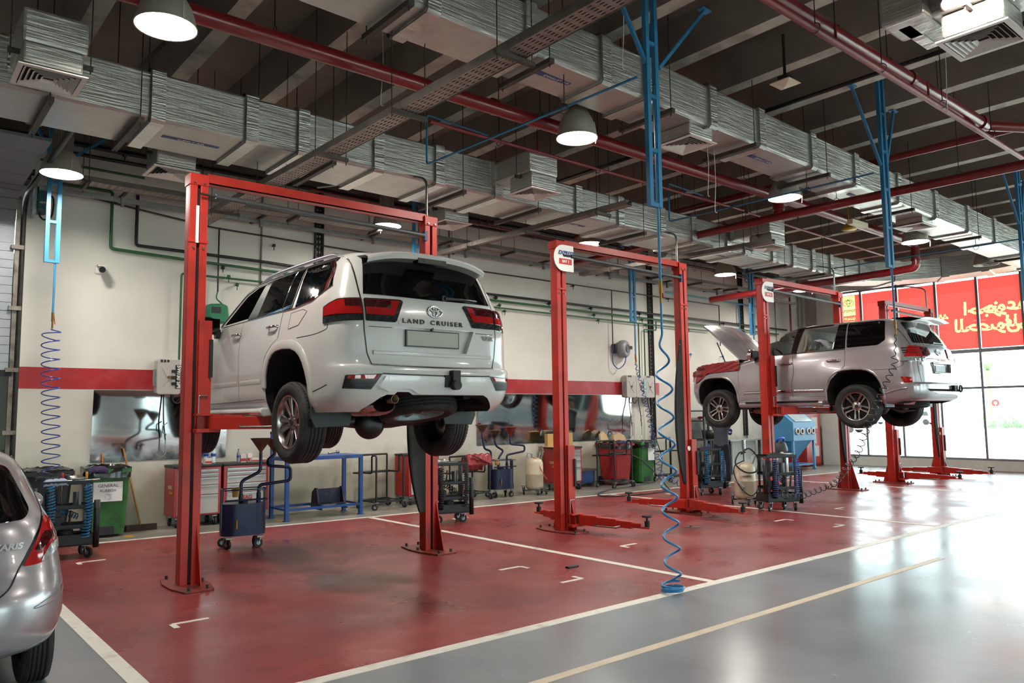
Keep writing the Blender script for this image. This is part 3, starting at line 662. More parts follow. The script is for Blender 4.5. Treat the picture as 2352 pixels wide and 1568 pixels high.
    for i in range(25):
        y = -.665+1.33*i/24; k = abs(y/.665); x0 = .10+.06*k**3; zt = 1.895-.075*k**3
        P.append([(.62, y*.96, zt+.012), (x0+.22, y, zt+.002), (x0+.05, y, zt-.018), (x0+.008, y, zt-.035), (x0, y, zt-.055), (x0+.02, y, zt-.088), (.34, y*.97, zt-.095)])
    sp.grid(P, True); spo = sp.build('spoiler', PWHITE, t); spo.data.set_sharp_from_angle(angle=.7)
    MB().box(.11, .2, -.16, .16, 1.775, 1.825).build('brake_light_housing', BLKT, spo); MB().box(.105, .115, -.10, .10, 1.787, 1.813).build('brake_light', mat('lamp_dull', '4a4a3c', 0.2), spo)
    wi = MB(); a = B.P('B', -.14, 1.46)-Vector((.03, 0, 0)); b = B.P('B', -.53, 1.46)-Vector((.03, 0, 0)); wi.tube([a, a.lerp(b, .3), b], [.02, .016, .007], 8); wi.cyl(a, a+Vector((.04, 0, 0)), .028, n=14); wi.build('rear_wiper', BLKT, t)
    e = B.P('B', 0, 1.315); oval_emblem(t, e-Vector((.014, 0, 0)), (0, -1, 0), (.12, 0, 1), .078)
    for wd, yy in (('LAND', .245), ('CRUISER', -.125)): text_mesh(wd, .060, 'lettering', DARKMET, t, basis(B.P('B', yy, 1.205)-Vector((.012, 0, 0)), (-.03*yy, -1, 0), (.1, 0, 1)), .008, bold=.0008, spacing=1.42, stretch=1.22)
    text_mesh('VXR', .055, 'lettering', CHROME, t, basis(B.P('B', -.62, 1.09)-Vector((.008, 0, 0)), (.1, -1, 0), (.03, 0, 1)), .006, bold=.003, stretch=1.3)
    pl = MB().box(.095, .115, -.29, .29, .985, 1.125).build('licence_plate', PLATE, t, bevel=.006); MB().box(.10, .12, -.30, .30, .977, 1.133).build('plate_frame', BLKT, pl)
    MB().cyl((.06, .03, 1.148), (.09, .03, 1.142), .014, n=12).build('camera_lens', BLKT, t)
    th = MB(); th.box(-.03, .01, -.16, -.05, .60, .715).box(-.07, 0, -.20, -.11, .64, .76).cyl((-.04, -.135, .62), (-.11, -.135, .62), .045, n=20); th.build('tow_hitch', BLK, t, bevel=.008)
    # underbody: muffler, tailpipe, axle, spare wheel, mud flaps, wheels
    mu = MB(); mu.T = Matrix.Translation((.58, .44, .44)); P = []
    for i in range(13):
        x = -.32+.64*i/12; k = 1-.35*abs(x/.32)**6; rb_ = 1+(.05 if i % 2 else 0)
        P.append([(x, .17*k*rb_*math.cos(2*PI*j/20), .095*k*rb_*math.sin(2*PI*j/20)) for j in range(21)])
    mu.grid(P, True); muf = mu.build('muffler', mat('muffler_metal', 'b7aca0', 0.3, 1.0, var=0.3, vs=12, dirt='6b5648', ds=4), t)
    tp = MB(); tp.lathe([(.04, 0), (.04, .24), (.034, .24), (.034, .05)], 20, (.40, .38, .49), (-1, .0, .02)); tp.build('tailpipe', mat('pipe_burnt', '7a6a5c', 0.35, 1.0, var=.3), t)
    axl = MB(); axl.tube([(1.2, -.72, .29), (1.2, -.35, .29), (1.2, -.2, .30), (1.2, .2, .30), (1.2, .35, .29), (1.2, .72, .29)], [.045, .055, .085, .085, .055, .045], 16); axl.build('rear_axle', mat('axle_black', '151516', .45, var=.3), t)
    df = MB(); df.sphere((1.12, .10, .27), .165, 20, 14, (.75, 1, 1)); df.cyl((1.2, .10, .27), (1.45, .10, .29), .09, .06, n=16); df.build('differential', mat('axle_black', '151516', .45), t)
    sus = MB()
    for sg in (1, -1):
        sus.tube([(1.28, sg*.55, .30), (1.9, sg*.50, .48), (2.3, sg*.48, .52)], .028, 8); sus.tube([(1.05, sg*.56, .31), (.95, sg*.5, .85)], .03, 10); sus.cyl((1.2, sg*.52, .36), (1.2, sg*.52, .62), .07, n=14); sus.box(.25, 4.4, sg*.50-.04, sg*.50+.04, .50, .60)
    sus.box(1.0, 1.08, -.5, .5, .40, .46).box(2.2, 3.4, -.35, .35, .48, .56); sus.build('suspension', UNDER, t)
    spw = wheel(t, (0, 0, 0), .395, .24, .25, -1, 3, mat('spare_rim', '8a9a9a', .5, .6), RIMD, name='spare_wheel'); spw.rotation_euler = (Matrix.Rotation(.20, 4, 'Y') @ Matrix.Rotation(PI/2, 4, 'X')).to_euler(); spw.location = (.68, -.20, .44)
    for sg in (1, -1):
        MB().prism([(.60, .64), (.72, .62), (.735, .30), (.715, .24), (.66, .235), (.62, .28)], (0, sg*.0, 0), (0, 0, 0)).v
        fl_ = MB(); fl_.prism([(sg*.66, .62), (sg*.94, .60), (sg*.95, .34), (sg*.90, .24), (sg*.55, .25), (sg*.52, .40)], (.02, 0, .0), (.70, 0, 0), (0, 1, 0), (0, 0, 1)); fl_.build('mud_flap', mat('flap_rubber', '24292a', .55), t, bevel=.006)
        wheel(t, (1.20, sg*.835, .29), .395, .265, .262, sg, 1, RIMC, RIMD, rot=.2); wheel(t, (4.05, sg*.835, .30), .395, .265, .262, sg, 1, RIMC, RIMD, rot=.5)
    # cabin seen through the driver's window
    gh = MB(); gh.tube(round_path([(2.78, -.70, 1.60), (2.74, -.66, 1.60), (2.62, -.66, 1.50), (2.62, -.70, 1.48)], .04), .016, 8); gh.tube([(3.0, -.80, 1.42), (2.62, -.735, 1.70), (2.3, -.70, 1.78)], .03, 8); gh.build('grab_handle', mat('cabin_beige', '9b8d7f', .6), t)
    se = MB(); se.box(2.33, 2.48, .18, .66, 1.30, 1.50).box(2.33, 2.48, -.66, -.18, 1.30, 1.50); se.build('seat_back', mat('cabin_beige', '9b8d7f', .6), t, bevel=.05)
    MB().prism([(.62, 1.93), (.86, 1.92), (.66, 1.985), (.63, 1.98)], (0, .03, 0), (0, -.14, 0), (1, 0, 0), (0, 0, 1)).build('roof_antenna', PWHITE, t)
    return t
suv_white()
# ============================================================ silver off-roader with open bonnet on the third lift; silver hatchback at the left edge
PSILV = mat('paint_silver', 'a9a3a6', 0.26, 0.55, coat=0.8, var=0.02, vs=200)
def suv_silver():
    t = thing('car', 'silver off-roader on a raised lift with its bonnet open and red cover on the wing', 'car', (14.76, 5.61, 1.445), PI/2); t.scale = (1.035, 1.035, 1.02)
    B = Body(W=[(0.36, .90), (0.46, .96), (0.6, .975), (0.8, .985), (1.0, .975), (1.2, .955), (1.32, .93), (1.38, .905), (1.5, .865), (1.65, .80), (1.76, .745), (1.82, .70), (1.86, .63), (1.885, .52), (1.895, .40)],
             XR=[(0.36, .30), (0.42, .08), (0.5, .015), (0.6, .0), (0.69, .005), (0.715, .05), (0.9, .06), (1.1, .075), (1.3, .13), (1.38, .17), (1.6, .28), (1.77, .38), (1.83, .42), (1.88, .6), (1.895, .95)],
             XF=[(0.36, 4.72), (0.5, 4.84), (0.7, 4.9), (0.95, 4.88), (1.05, 4.80), (1.12, 4.60), (1.18, 4.2), (1.23, 3.85), (1.28, 3.55), (1.31, 3.40), (1.5, 3.12), (1.68, 2.84), (1.78, 2.62), (1.84, 2.40), (1.88, 2.1), (1.895, 1.8)],
             zs=[.36, .40, .44, .48, .52, .56, .6, .64, .68, .70, .715, .74, .78, .82, .86, .9, .94, .98, 1.02, 1.06, 1.1, 1.13, 1.16, 1.19, 1.22, 1.25, 1.28, 1.31, 1.34, 1.38, 1.42, 1.46, 1.51, 1.56, 1.61, 1.66, 1.71, 1.75, 1.785, 1.81, 1.83, 1.85, 1.865, 1.878, 1.888, 1.895],
             nr=4.2, nf=3.0, lr=0.55, lf=0.9, lft=.28, bulge=[(1.15, .9, .8, .36, .03), (4.0, .9, .8, .36, .03), (2.5, .42, 1.1, .12, .03)])
    ar = [(.66, -.1)]+arch(1.15, .50, .97, .42)+[(1.64, -.1)]; af = [(3.51, -.1)]+arch(4.0, .48, .95, .42)+[(4.49, -.1)]
    wf = [(2.36, 1.335), (3.16, 1.31), (2.88, 1.65), (2.66, 1.745), (2.30, 1.785)]; wr_ = [(1.535, 1.355), (2.22, 1.345), (2.14, 1.79), (1.50, 1.795)]
    IN = mat('cabin_grey', 'a6a39b', .8)
    cuts = [(a, 'y', s0, s1, 1) for a in (ar, af) for s0, s1 in ((.52, 1.3), (-1.3, -.52))]
    cuts += [([(.0, -.1), (4.6, -.1), (4.6, .48), (.45, .52), (.2, .47)], 'y', -.70, .70, 1), (wf, 'y', -1.2, 1.2, 2), (wr_, 'y', -1.2, 1.2, 2), ([(3.50, -.70), (4.70, -.62), (4.70, .62), (3.50, .70)], 'z', .85, 1.5, 1),
             ([(-.38, 1.06), (.38, 1.06), (.32, .87), (-.32, .87)], 'x', -.2, .10, 0), ([(-.70, .60), (.70, .60), (.62, .56), (-.62, .56)], 'x', -.2, .06, 1)]
    B.solid('body', [PSILV, LINER, IN], t, cuts)
    for ax, sg in (('L', 1), ('R', -1)):
        B.patch('door', [(1.30, 1.365), (1.285, 1.05), (1.36, .98), (1.56, .80), (1.64, .62), (1.66, .52), (2.31, .50), (2.325, .70), (2.27, 1.0), (2.30, 1.345)], ax, PSILV, t, 0.003)
        B.patch('door', [(2.315, 1.345), (2.285, 1.0), (2.335, .70), (2.32, .50), (3.36, .50), (3.46, .75), (3.48, 1.22), (3.2, 1.30)], ax, PSILV, t, 0.003)
        B.patch('quarter_window', [(1.27, 1.375), (.72, 1.385), (.60, 1.47), (.66, 1.815), (.75, 1.83), (1.31, 1.835)], ax, GLB, t, 0.004, sub=.1, round_=.03)
        B.patch('door_glass', [(1.30, 1.365), (1.515, 1.36), (1.485, 1.825), (1.335, 1.83)], ax, GLB, t, 0.006, sub=.1)
        B.patch('pillar_trim', [(2.235, 1.345), (2.35, 1.345), (2.29, 1.80), (2.155, 1.81)], ax, BLKT, t, 0.006, sub=.1)
        B.strip('window_frame', [(3.2, 1.30), (2.86, 1.69), (2.66, 1.785), (2.3, 1.822), (1.6, 1.835)], .035, ax, BLKT, t, 0.006, smooth=False)
        B.strip('window_trim', [(3.3, 1.30), (2.3, 1.335), (1.3, 1.352)], .016, ax, BLKT, t, 0.006, smooth=False)
        B.strip('window_trim', [(1.53, 1.36), (1.495, 1.82)], .012, ax, CHROME, t, 0.009, smooth=False)
        B.strip('side_moulding', [(1.70, .625), (2.30, .625)], .05, ax, CHROME, t, 0.018, smooth=False); B.strip('side_moulding', [(2.34, .625), (3.36, .62)], .05, ax, CHROME, t, 0.018, smooth=False)
        for a in (arch(1.15, .52, .99, .44), arch(4.0, .50, .97, .44)): B.strip('arch_lip', a, .035, ax, PSILV, t, 0.016, smooth=False)
        for hx in (1.50, 2.44):
            h = MB(); p = B.P(ax, hx, 1.155); n_ = Vector((0, sg, 0)); h.tube(smooth_path([p-Vector((.12, 0, 0)), p-Vector((.10, 0, 0))+n_*.03, p+n_*.045, p+Vector((.10, 0, 0))+n_*.03, p+Vector((.12, 0, 0))], 4), .018, 8); h.build('door_handle', CHROME, t)
        rb = MB(); rb.prism([(.74, .48), (.98, .46), (1.03, .40), (1.0, .33), (.74, .34)], (1.75, 0, 0), (1.72, 0, 0), (0, sg, 0), (0, 0, 1)); rbo = rb.build('running_board', PSILV, t, bevel=.02)
        MB().box(1.80, 3.30, min(sg*1.0, sg*1.03), max(sg*1.0, sg*1.03), .405, .44).build('tread_plate', BLKT, rbo)
        mm = MB(); mm.T = Matrix.Translation((3.10, sg*1.06, 1.36)); mm.sphere((0, 0, 0), .13, 14, 10, (.6, 1.0, .85)); mo = mm.build('door_mirror', CHROME, t)
        MB().box(3.01, 3.02, sg*1.06-.10, sg*1.06+.10, 1.28, 1.44).tube([(3.1, sg*.93, 1.27), (3.1, sg*1.02, 1.30)], .03, 8).build('mirror_glass', BLKT, mo)
        B.strip('bumper_seam', [(.83, .95), (.55, .95), (.33, .99), (.29, 1.06)], .007, ax, BLKT, t, .0015); B.strip('bumper_crease', [(.62, .535), (.40, .60), (.25, .62)], .02, ax, PSILV, t, .012)
        sx = lambda x, z: sg*B.sx(x, z)
        B.patch('tail_lamp', [(sx(.25, 1.34), 1.34), (sx(.27, 1.15), 1.15), (sg*.34, 1.15), (sg*.40, 1.32)], 'A', LENSR, t, .016, round_=.015)
        B.patch('lamp_lens', [(sx(.27, 1.147), 1.147), (sx(.29, 1.08), 1.08), (sg*.46, 1.095), (sg*.36, 1.147)], 'A', LENSC, t, .014, round_=.008)
        for z in (1.30, 1.26, 1.22): B.strip('lamp_band', [(sx(.28, z), z), (sg*.72, z)], .012, 'A', LENSD, t, .018, smooth=False)
        B.patch('lamp_lens', [(sg*.64, 1.315), (sg*.63, 1.16), (sg*.42, 1.165), (sg*.45, 1.305)], 'A', LENSD, t, .018)
        B.strip('lamp_divider', [(sg*.70, 1.345), (sg*.68, 1.09)], .008, 'A', BLKT, t, .020, smooth=False); B.strip('chrome_garnish', [(sx(.30, 1.072), 1.072), (sg*.48, 1.085)], .012, 'A', CHROME, t, .016, smooth=False)
        B.gaps([[(1.30, 1.36), (1.285, 1.05), (1.36, .98), (1.56, .80), (1.64, .62), (1.66, .52)], [(2.308, 1.34), (2.278, 1.0), (2.33, .70), (2.315, .50)], [(1.66, .515), (3.36, .50)], [(3.46, .75), (3.48, 1.22)]], ax, t, mat('seam_grey2', '4c484a', .7))
        B.patch('rear_reflector', [(sg*1.10, .815), (sg*.93, .80), (sg*.93, .71), (sg*1.06, .705)], 'A', LENSR, t, .012)
        fp = MB(); fp.prism([(sg*.62, .60), (sg*.93, .60), (sg*.93, .30), (sg*.62, .30)], (.025, 0, 0), (.62, 0, 0), (0, 1, 0), (0, 0, 1)); fp.build('mud_flap', mat('flap_grey', '5d666a', .5), t)
        wheel(t, (1.15, sg*.83, .32), .39, .275, .25, sg, 2, RIMS, mat('rim_black', '121316', .3, .4), rot=.3); wheel(t, (4.0, sg*.83, .32), .39, .275, .25, sg, 2, RIMS, mat('rim_black', '121316', .3, .4), rot=.1)
    B.patch('rear_window', [(.70, 1.395), (0, 1.39), (-.70, 1.395), (-.60, 1.78), (0, 1.79), (.60, 1.78)], 'B', GLB, t, .005, sub=.1, round_=.03)
    for sg in (1, -1): B.strip('tailgate_gap', [(sg*.72, 1.80), (sg*.77, 1.34), (sg*.78, .95), (sg*.74, .72)], .01, 'B', BLKT, t, .001)
    B.strip('tailgate_gap', [(.74, .705), (0, .705), (-.74, .705)], .015, 'B', BLKT, t, .001)
    B.strip('chrome_garnish', [(.55, 1.10), (0, 1.10), (-.55, 1.10)], .05, 'B', CHROME, t, .016, smooth=False)
    for wd, yy in (('LAND', .15), ('CRUISER', -.07)): text_mesh(wd, .036, 'lettering', mat('letter_copper', 'a4593c', .3, .6), t, basis(B.P('B', yy, 1.10)-Vector((.024, 0, 0)), (0, -1, 0), (0, 0, 1)), .004, bold=.002, spacing=1.4, stretch=1.25)
    text_mesh('GXR', .05, 'lettering', CHROME, t, basis(B.P('B', .66, 1.03)-Vector((.012, 0, 0)), (-.12, -1, 0), (.03, 0, 1)), .005, bold=.002, stretch=1.2)
    oval_emblem(t, B.P('B', 0, 1.25)-Vector((.012, 0, 0)), (0, -1, 0), (.25, 0, 1), .075)
    pf = MB(); pf.tube([(.055, -.37, 1.05), (.055, .37, 1.05), (.05, .33, .88), (.05, -.33, .88)], .014, 8, closed=True); pfo = pf.build('plate_frame', CHROME, t); MB().box(.078, .10, -.20, .20, .90, 1.01).build('licence_plate', mat('plate_pale', 'c2c6cc', .5), pfo)
    sp = MB(); P = []
    for i in range(21):
        y = -.60+1.2*i/20; k = abs(y/.60); P.append([(.62, y*.95, 1.87), (.30, y, 1.885-.02*k), (.13, y, 1.87-.05*k**3), (.11, y, 1.855-.05*k**3), (.30, y*.95, 1.815-.03*k), (.42, y*.9, 1.80)])
    sp.grid(P, True); sp.build('spoiler', PSILV, t)
    th = MB(); th.tube([(-.07+.0*math.cos(a), -.42+.055*math.sin(a), .61+.055*math.cos(a)) for a in [2*PI*i/16 for i in range(16)]], .016, 8, closed=True); th.box(-.05, .02, -.36, -.22, .57, .67); th.build('tow_hitch', BLK, t)
    wi = MB(); a = B.P('B', .05, 1.42)-Vector((.025, 0, 0)); b = B.P('B', -.42, 1.42)-Vector((.025, 0, 0)); wi.tube([a, a.lerp(b, .3), b], [.018, .014, .006], 8); wi.build('rear_wiper', BLKT, t)
    axl = MB(); axl.tube([(1.15, -.72, .32), (1.15, -.2, .33), (1.15, .2, .33), (1.15, .72, .32)], [.05, .08, .08, .05], 14); axl.sphere((1.1, .1, .31), .15, 16, 10); axl.tube([(3.98, -.7, .34), (3.98, .7, .34)], .05, 10); axl.build('rear_axle', UNDER, t)
    un = MB(); un.box(.3, 4.4, .42, .50, .40, .50).box(.3, 4.4, -.50, -.42, .40, .50).box(2.0, 3.4, -.4, .4, .40, .5); un.tube([(1.2, -.1, .36), (.95, -.35, .22), (.8, -.6, .24)], .02, 8); un.build('suspension', UNDER, t)
    sw = wheel(t, (0, 0, 0), .39, .24, .25, -1, 3, RIMD, RIMD, name='spare_wheel'); sw.rotation_euler = (PI/2, 0, .1); sw.location = (.75, -.1, .40)
    MB().prism([(.35, .52), (.95, .50), (1.0, .36), (.45, .34)], (0, -.42, 0), (0, .66, 0), (1, 0, 0), (0, 0, 1)).build('exhaust_shield', mat('shield_red', '9c4a48', .5), t)
    # open bonnet, stay, bay contents
    hb = MB(); P = []; Q = []; c0 = Vector((3.50, 0, 1.28)); d = Vector((.756, 0, .655)); n_ = Vector((-.655, 0, .756))
    for i in range(15):
        s_ = i/14; r = []; q = []
        for j in range(25):
            v = j/24*2-1; W_ = .76-.10*s_; y = v*W_; h = .07*(1-abs(v)**3)*(1-.4*s_)+(.035 if abs(v) < .5 else 0)*math.sin(PI*min(1, s_*1.05))-.10*max(0, s_-.85)*4*.3
            p = c0+d*(1.27*s_-.0*abs(v))+n_*h+Vector((0, y, 0)); r.append(p); q.append(p-n_*(.035+.04*(1-abs(v)**6)))
        P.append(r); Q.append(q)
    hb.grid(P, True); hb.grid(Q, True, True); rim_ = [P[0], [r[-1] for r in P], P[-1][::-1], [r[0] for r in P][::-1]]; rin = [Q[0], [r[-1] for r in Q], Q[-1][::-1], [r[0] for r in Q][::-1]]
    for a, b in zip(rim_, rin): hb.grid([a, b], False)
    ho = hb.build('bonnet', PSILV, t); ho.data.set_sharp_from_angle(angle=.6)
    MB().tube([(3.95, .55, 1.05), (4.22, .58, 1.72)], .012, 8).build('bonnet_stay', BLK, t)
    en = MB(); en.box(3.6, 4.5, -.35, .35, .85, 1.10).box(3.7, 4.3, -.2, .25, 1.1, 1.18).cyl((4.0, .5, .9), (4.0, .5, 1.12), .1, n=14); en.build('engine', UNDER, t, bevel=.02)
    # cabin: headrests, seats, wheel
    tan = mat('leather_tan', 'a4652f', .5)
    for y in (.40, -.40):
        MB().box(2.18, 2.42, y-.24, y+.24, 1.30, 1.44).build('seat', tan, t, bevel=.05); MB().sphere((1.56, y-.05, 1.50), .13, 14, 10, (.6, 1, 1)).build('headrest', mat('leather_brown', '6a3a22', .5), t)
    fm = MB(); P = [[(1.82+.36*i/8+.02*math.sin(j*2.1+i), .12+.5*j/8, 1.40+.24*math.sin(PI*(i+.5)/9)*(1-.25*abs(j-4)/4)+.02*math.sin(i*3+j*1.7)) for j in range(9)] for i in range(9)]
    fm.grid(P, False); fm.build('seat_wrap', mat('wrap_plastic', 'c9cbd2', .25, 0, coat=.5), t)
    swh = MB(); swh.tube([(2.90+.08*math.cos(a), .40+.17*math.sin(a), 1.34+.16*math.cos(a)) for a in [2*PI*i/24 for i in range(24)]], .016, 8, closed=True); swh.box(2.88, 3.2, .30, .50, 1.28, 1.36); swh.build('steering_wheel', BLKT, t)
    MB().tube([(2.20, .72, 1.38), (2.16, .70, 1.50), (2.15, .69, 1.62), (2.13, .68, 1.68)], .022, 8).build('grab_handle', mat('cabin_beige', '9b8d7f', .6), t)
    MB().box(2.70, 2.74, -.12, .12, 1.62, 1.70).build('rear_view_mirror', BLKT, t)
    # red wing cover draped over the near wing and nose
    cv = MB(); rows = []; zb = pchip([(3.42, 1.08), (4.15, 1.05), (4.4, .91), (4.55, .86), (4.82, .90)])
    for i in range(41):
        x = 3.44+1.40*i/40; r = []; zt = 1.29-.10*max(0, (x-3.44)/1.4)-.12*max(0, x-4.5)*1.5; z0 = zb(x)
        for j in range(22):
            k = j/21
            if k < .55: z = z0+(zt-z0)*k/.55; xx = min(x, B.XFf(min(z, 1.05))-.03); y = B.yside(min(xx, 4.6), min(z, 1.05))*(1-max(0, xx-4.55)*1.1)+.018
            else: z = zt+.015*math.sin((k-.55)*7); y = max(.42, B.yside(min(x, 4.6), 1.05)*(1-max(0, x-4.55)*1.1)+.018-(k-.55)*1.05)
            w_ = .010*math.sin(x*23+j*1.3)+.008*math.sin(x*41-j*2.2); r.append((x if k < .55 else x, y+w_*.8, z+w_*.5))
        rows.append(r)
    cv.grid(rows, True); cvo = cv.build('wing_cover', mat('cover_red', '861d22', .36, coat=.3, var=.12, vs=6), None); tag(cvo, 'red vinyl protective cover draped over the silver car front wing', 'car cover'); cvo.location = t.location; cvo.rotation_euler = t.rotation_euler; cvo.scale = t.scale
    for (x0, x1, z) in ((4.30, 4.62, 1.02), (4.25, 4.55, 1.16)):
        s_ = MB(); P = [[(x0+(x1-x0)*i/10, B.yside(min(x0+(x1-x0)*i/10, 4.6), min(z, 1.05))*(1-max(0, x0+(x1-x0)*i/10-4.55)*1.1)+.04, z+q) for q in (-.02, .02)] for i in range(11)]
        s_.grid(P, True); s_.build('cover_strap', mat('strap_maroon', '57181c', .6), cvo)
    return t
suv_silver()
def hatchback():
    t = thing('car', 'silver hatchback cropped at the left edge, red tail lamp showing', 'car', (.19, 5.32, 0), PI/2)
    B = Body(W=[(.29, .74), (.34, .80), (.42, .825), (.55, .845), (.75, .845), (.90, .83), (1.05, .79), (1.12, .755), (1.25, .70), (1.38, .645), (1.45, .60), (1.50, .52), (1.525, .40)],
             XR=[(.29, .22), (.34, .07), (.40, .02), (.50, .0), (.62, .0), (.72, .04), (.80, .09), (.95, .13), (1.08, .17), (1.15, .22), (1.30, .34), (1.42, .46), (1.48, .55), (1.52, .85)],
             XF=[(.29, 3.6), (.34, 3.7), (.5, 3.75), (.7, 3.70), (.85, 3.55), (.95, 3.2), (1.02, 2.9), (1.2, 2.55), (1.4, 2.15), (1.48, 1.9), (1.525, 1.5)],
             zs=[.29, .31, .33, .36, .40, .45, .5, .55, .6, .65, .69, .73, .77, .81, .85, .89, .93, .97, 1.01, 1.05, 1.09, 1.13, 1.17, 1.21, 1.25, 1.29, 1.33, 1.37, 1.41, 1.44, 1.465, 1.485, 1.50, 1.512, 1.525], nr=2.9, nf=2.6, lr=.62, lf=.9, zb=2, bulge=[(.75, .55, .6, .3, .02)])
    ar = [(.43, -.1)]+arch(.76, .33, .64, .28)+[(1.09, -.1)]; af = [(2.89, -.1)]+arch(3.22, .33, .64, .28)+[(3.55, -.1)]
    B.solid('body', [PSILV, LINER], t, [(a, 'y', s0, s1, 1) for a in (ar, af) for s0, s1 in ((.45, 1.1), (-1.1, -.45))]+[([(-.1, -.1), (3.4, -.1), (3.4, .28), (.3, .30), (-.1, .33)], 'y', -.48, .48, 1)])
    B.patch('rear_window', [(.60, 1.10), (.63, 1.15), (.52, 1.42), (-.52, 1.42), (-.63, 1.15), (-.60, 1.10), (0, 1.07)], 'B', GLB, t, .006, sub=.08, round_=.05)
    for sg in (1, -1):
        B.strip('tailgate_gap', [(sg*.61, 1.46), (sg*.70, 1.20), (sg*.70, 1.08), (sg*.56, .82), (sg*.50, .72), (sg*.40, .66)], .009, 'B', BLKT, t, .002)
        B.patch('tail_lamp', [(sg*.80, 1.105), (sg*.73, 1.04), (sg*.585, .83), (sg*.70, .83), (sg*.92, .895), (sg*.955, .96), (sg*.90, 1.06)], 'A', LENSR, t, .012, sub=.05, round_=.03)
        B.patch('lamp_lens', [(sg*.70, .835), (sg*.93, .90), (sg*.945, .95), (sg*.80, .93), (sg*.735, .88)], 'A', LENSC, t, .016, sub=.05, round_=.02)
        B.patch('lamp_lens', [(sg*.745, 1.01), (sg*.66, .91), (sg*.72, .90), (sg*.80, .955), (sg*.945, .965), (sg*.93, 1.0)], 'A', LENSD, t, .015, sub=.05, round_=.02)
        B.strip('bumper_crease', [(sg*1.10, .69), (sg*.95, .675), (sg*.70, .61), (sg*.66, .595), (sg*.70, .592), (sg*.9, .61), (sg*1.10, .645)], .005, 'A', mat('seam_grey', '6d6a6c', .5), t, .002)
        B.patch('side_window', [(.75, 1.06), (2.55, 1.02), (2.2, 1.36), (1.4, 1.43), (.85, 1.38)], 'L' if sg > 0 else 'R', GLB, t, .004, sub=.1)
        wheel(t, (.76, sg*.735, .29), .29, .18, .19, sg, 3, RIMS, RIMD); wheel(t, (3.22, sg*.735, .29), .29, .18, .19, sg, 3, RIMS, RIMD)
        mm = MB(); mm.sphere((2.45, sg*.93, 1.02), .1, 12, 8, (.7, 1, .8)); mm.build('door_mirror', PSILV, t)
    text_mesh('YARIS', .05, 'lettering', CHROME, t, basis(B.P('B', -.50, .955)-Vector((.012, 0, 0)), (.2, -1, 0), (.1, 0, 1)), .006, bold=.002, stretch=1.2, shear=.2)
    ri = MB(); P = [[(.6+.5*math.cos(PI*i/14)*0, 0, 0)]]
    MB().tube([B.P('B', .64*math.cos(a)*1.0, 1.26+.19*math.sin(a))+B.N('B', .5, 1.2)*.004 for a in [2*PI*i/24 for i in range(25)]][:1]*2, .001).v
    MB().cyl((.9, -.3, .22), (.3, -.3, .22), .025, n=12).sphere((.75, -.3, .22), .09, 12, 8, (2, 1, .8)).build('exhaust', UNDER, t)
    MB().tube([(.76, -.65, .29), (.76, .65, .29)], .035, 10).build('rear_axle', UNDER, t)
    MB().sphere((2.1, -.2, 1.02), .02, 10, 8).build('indicator', mat('amber', 'd0781c', .3), t)
    return t
hatchback()
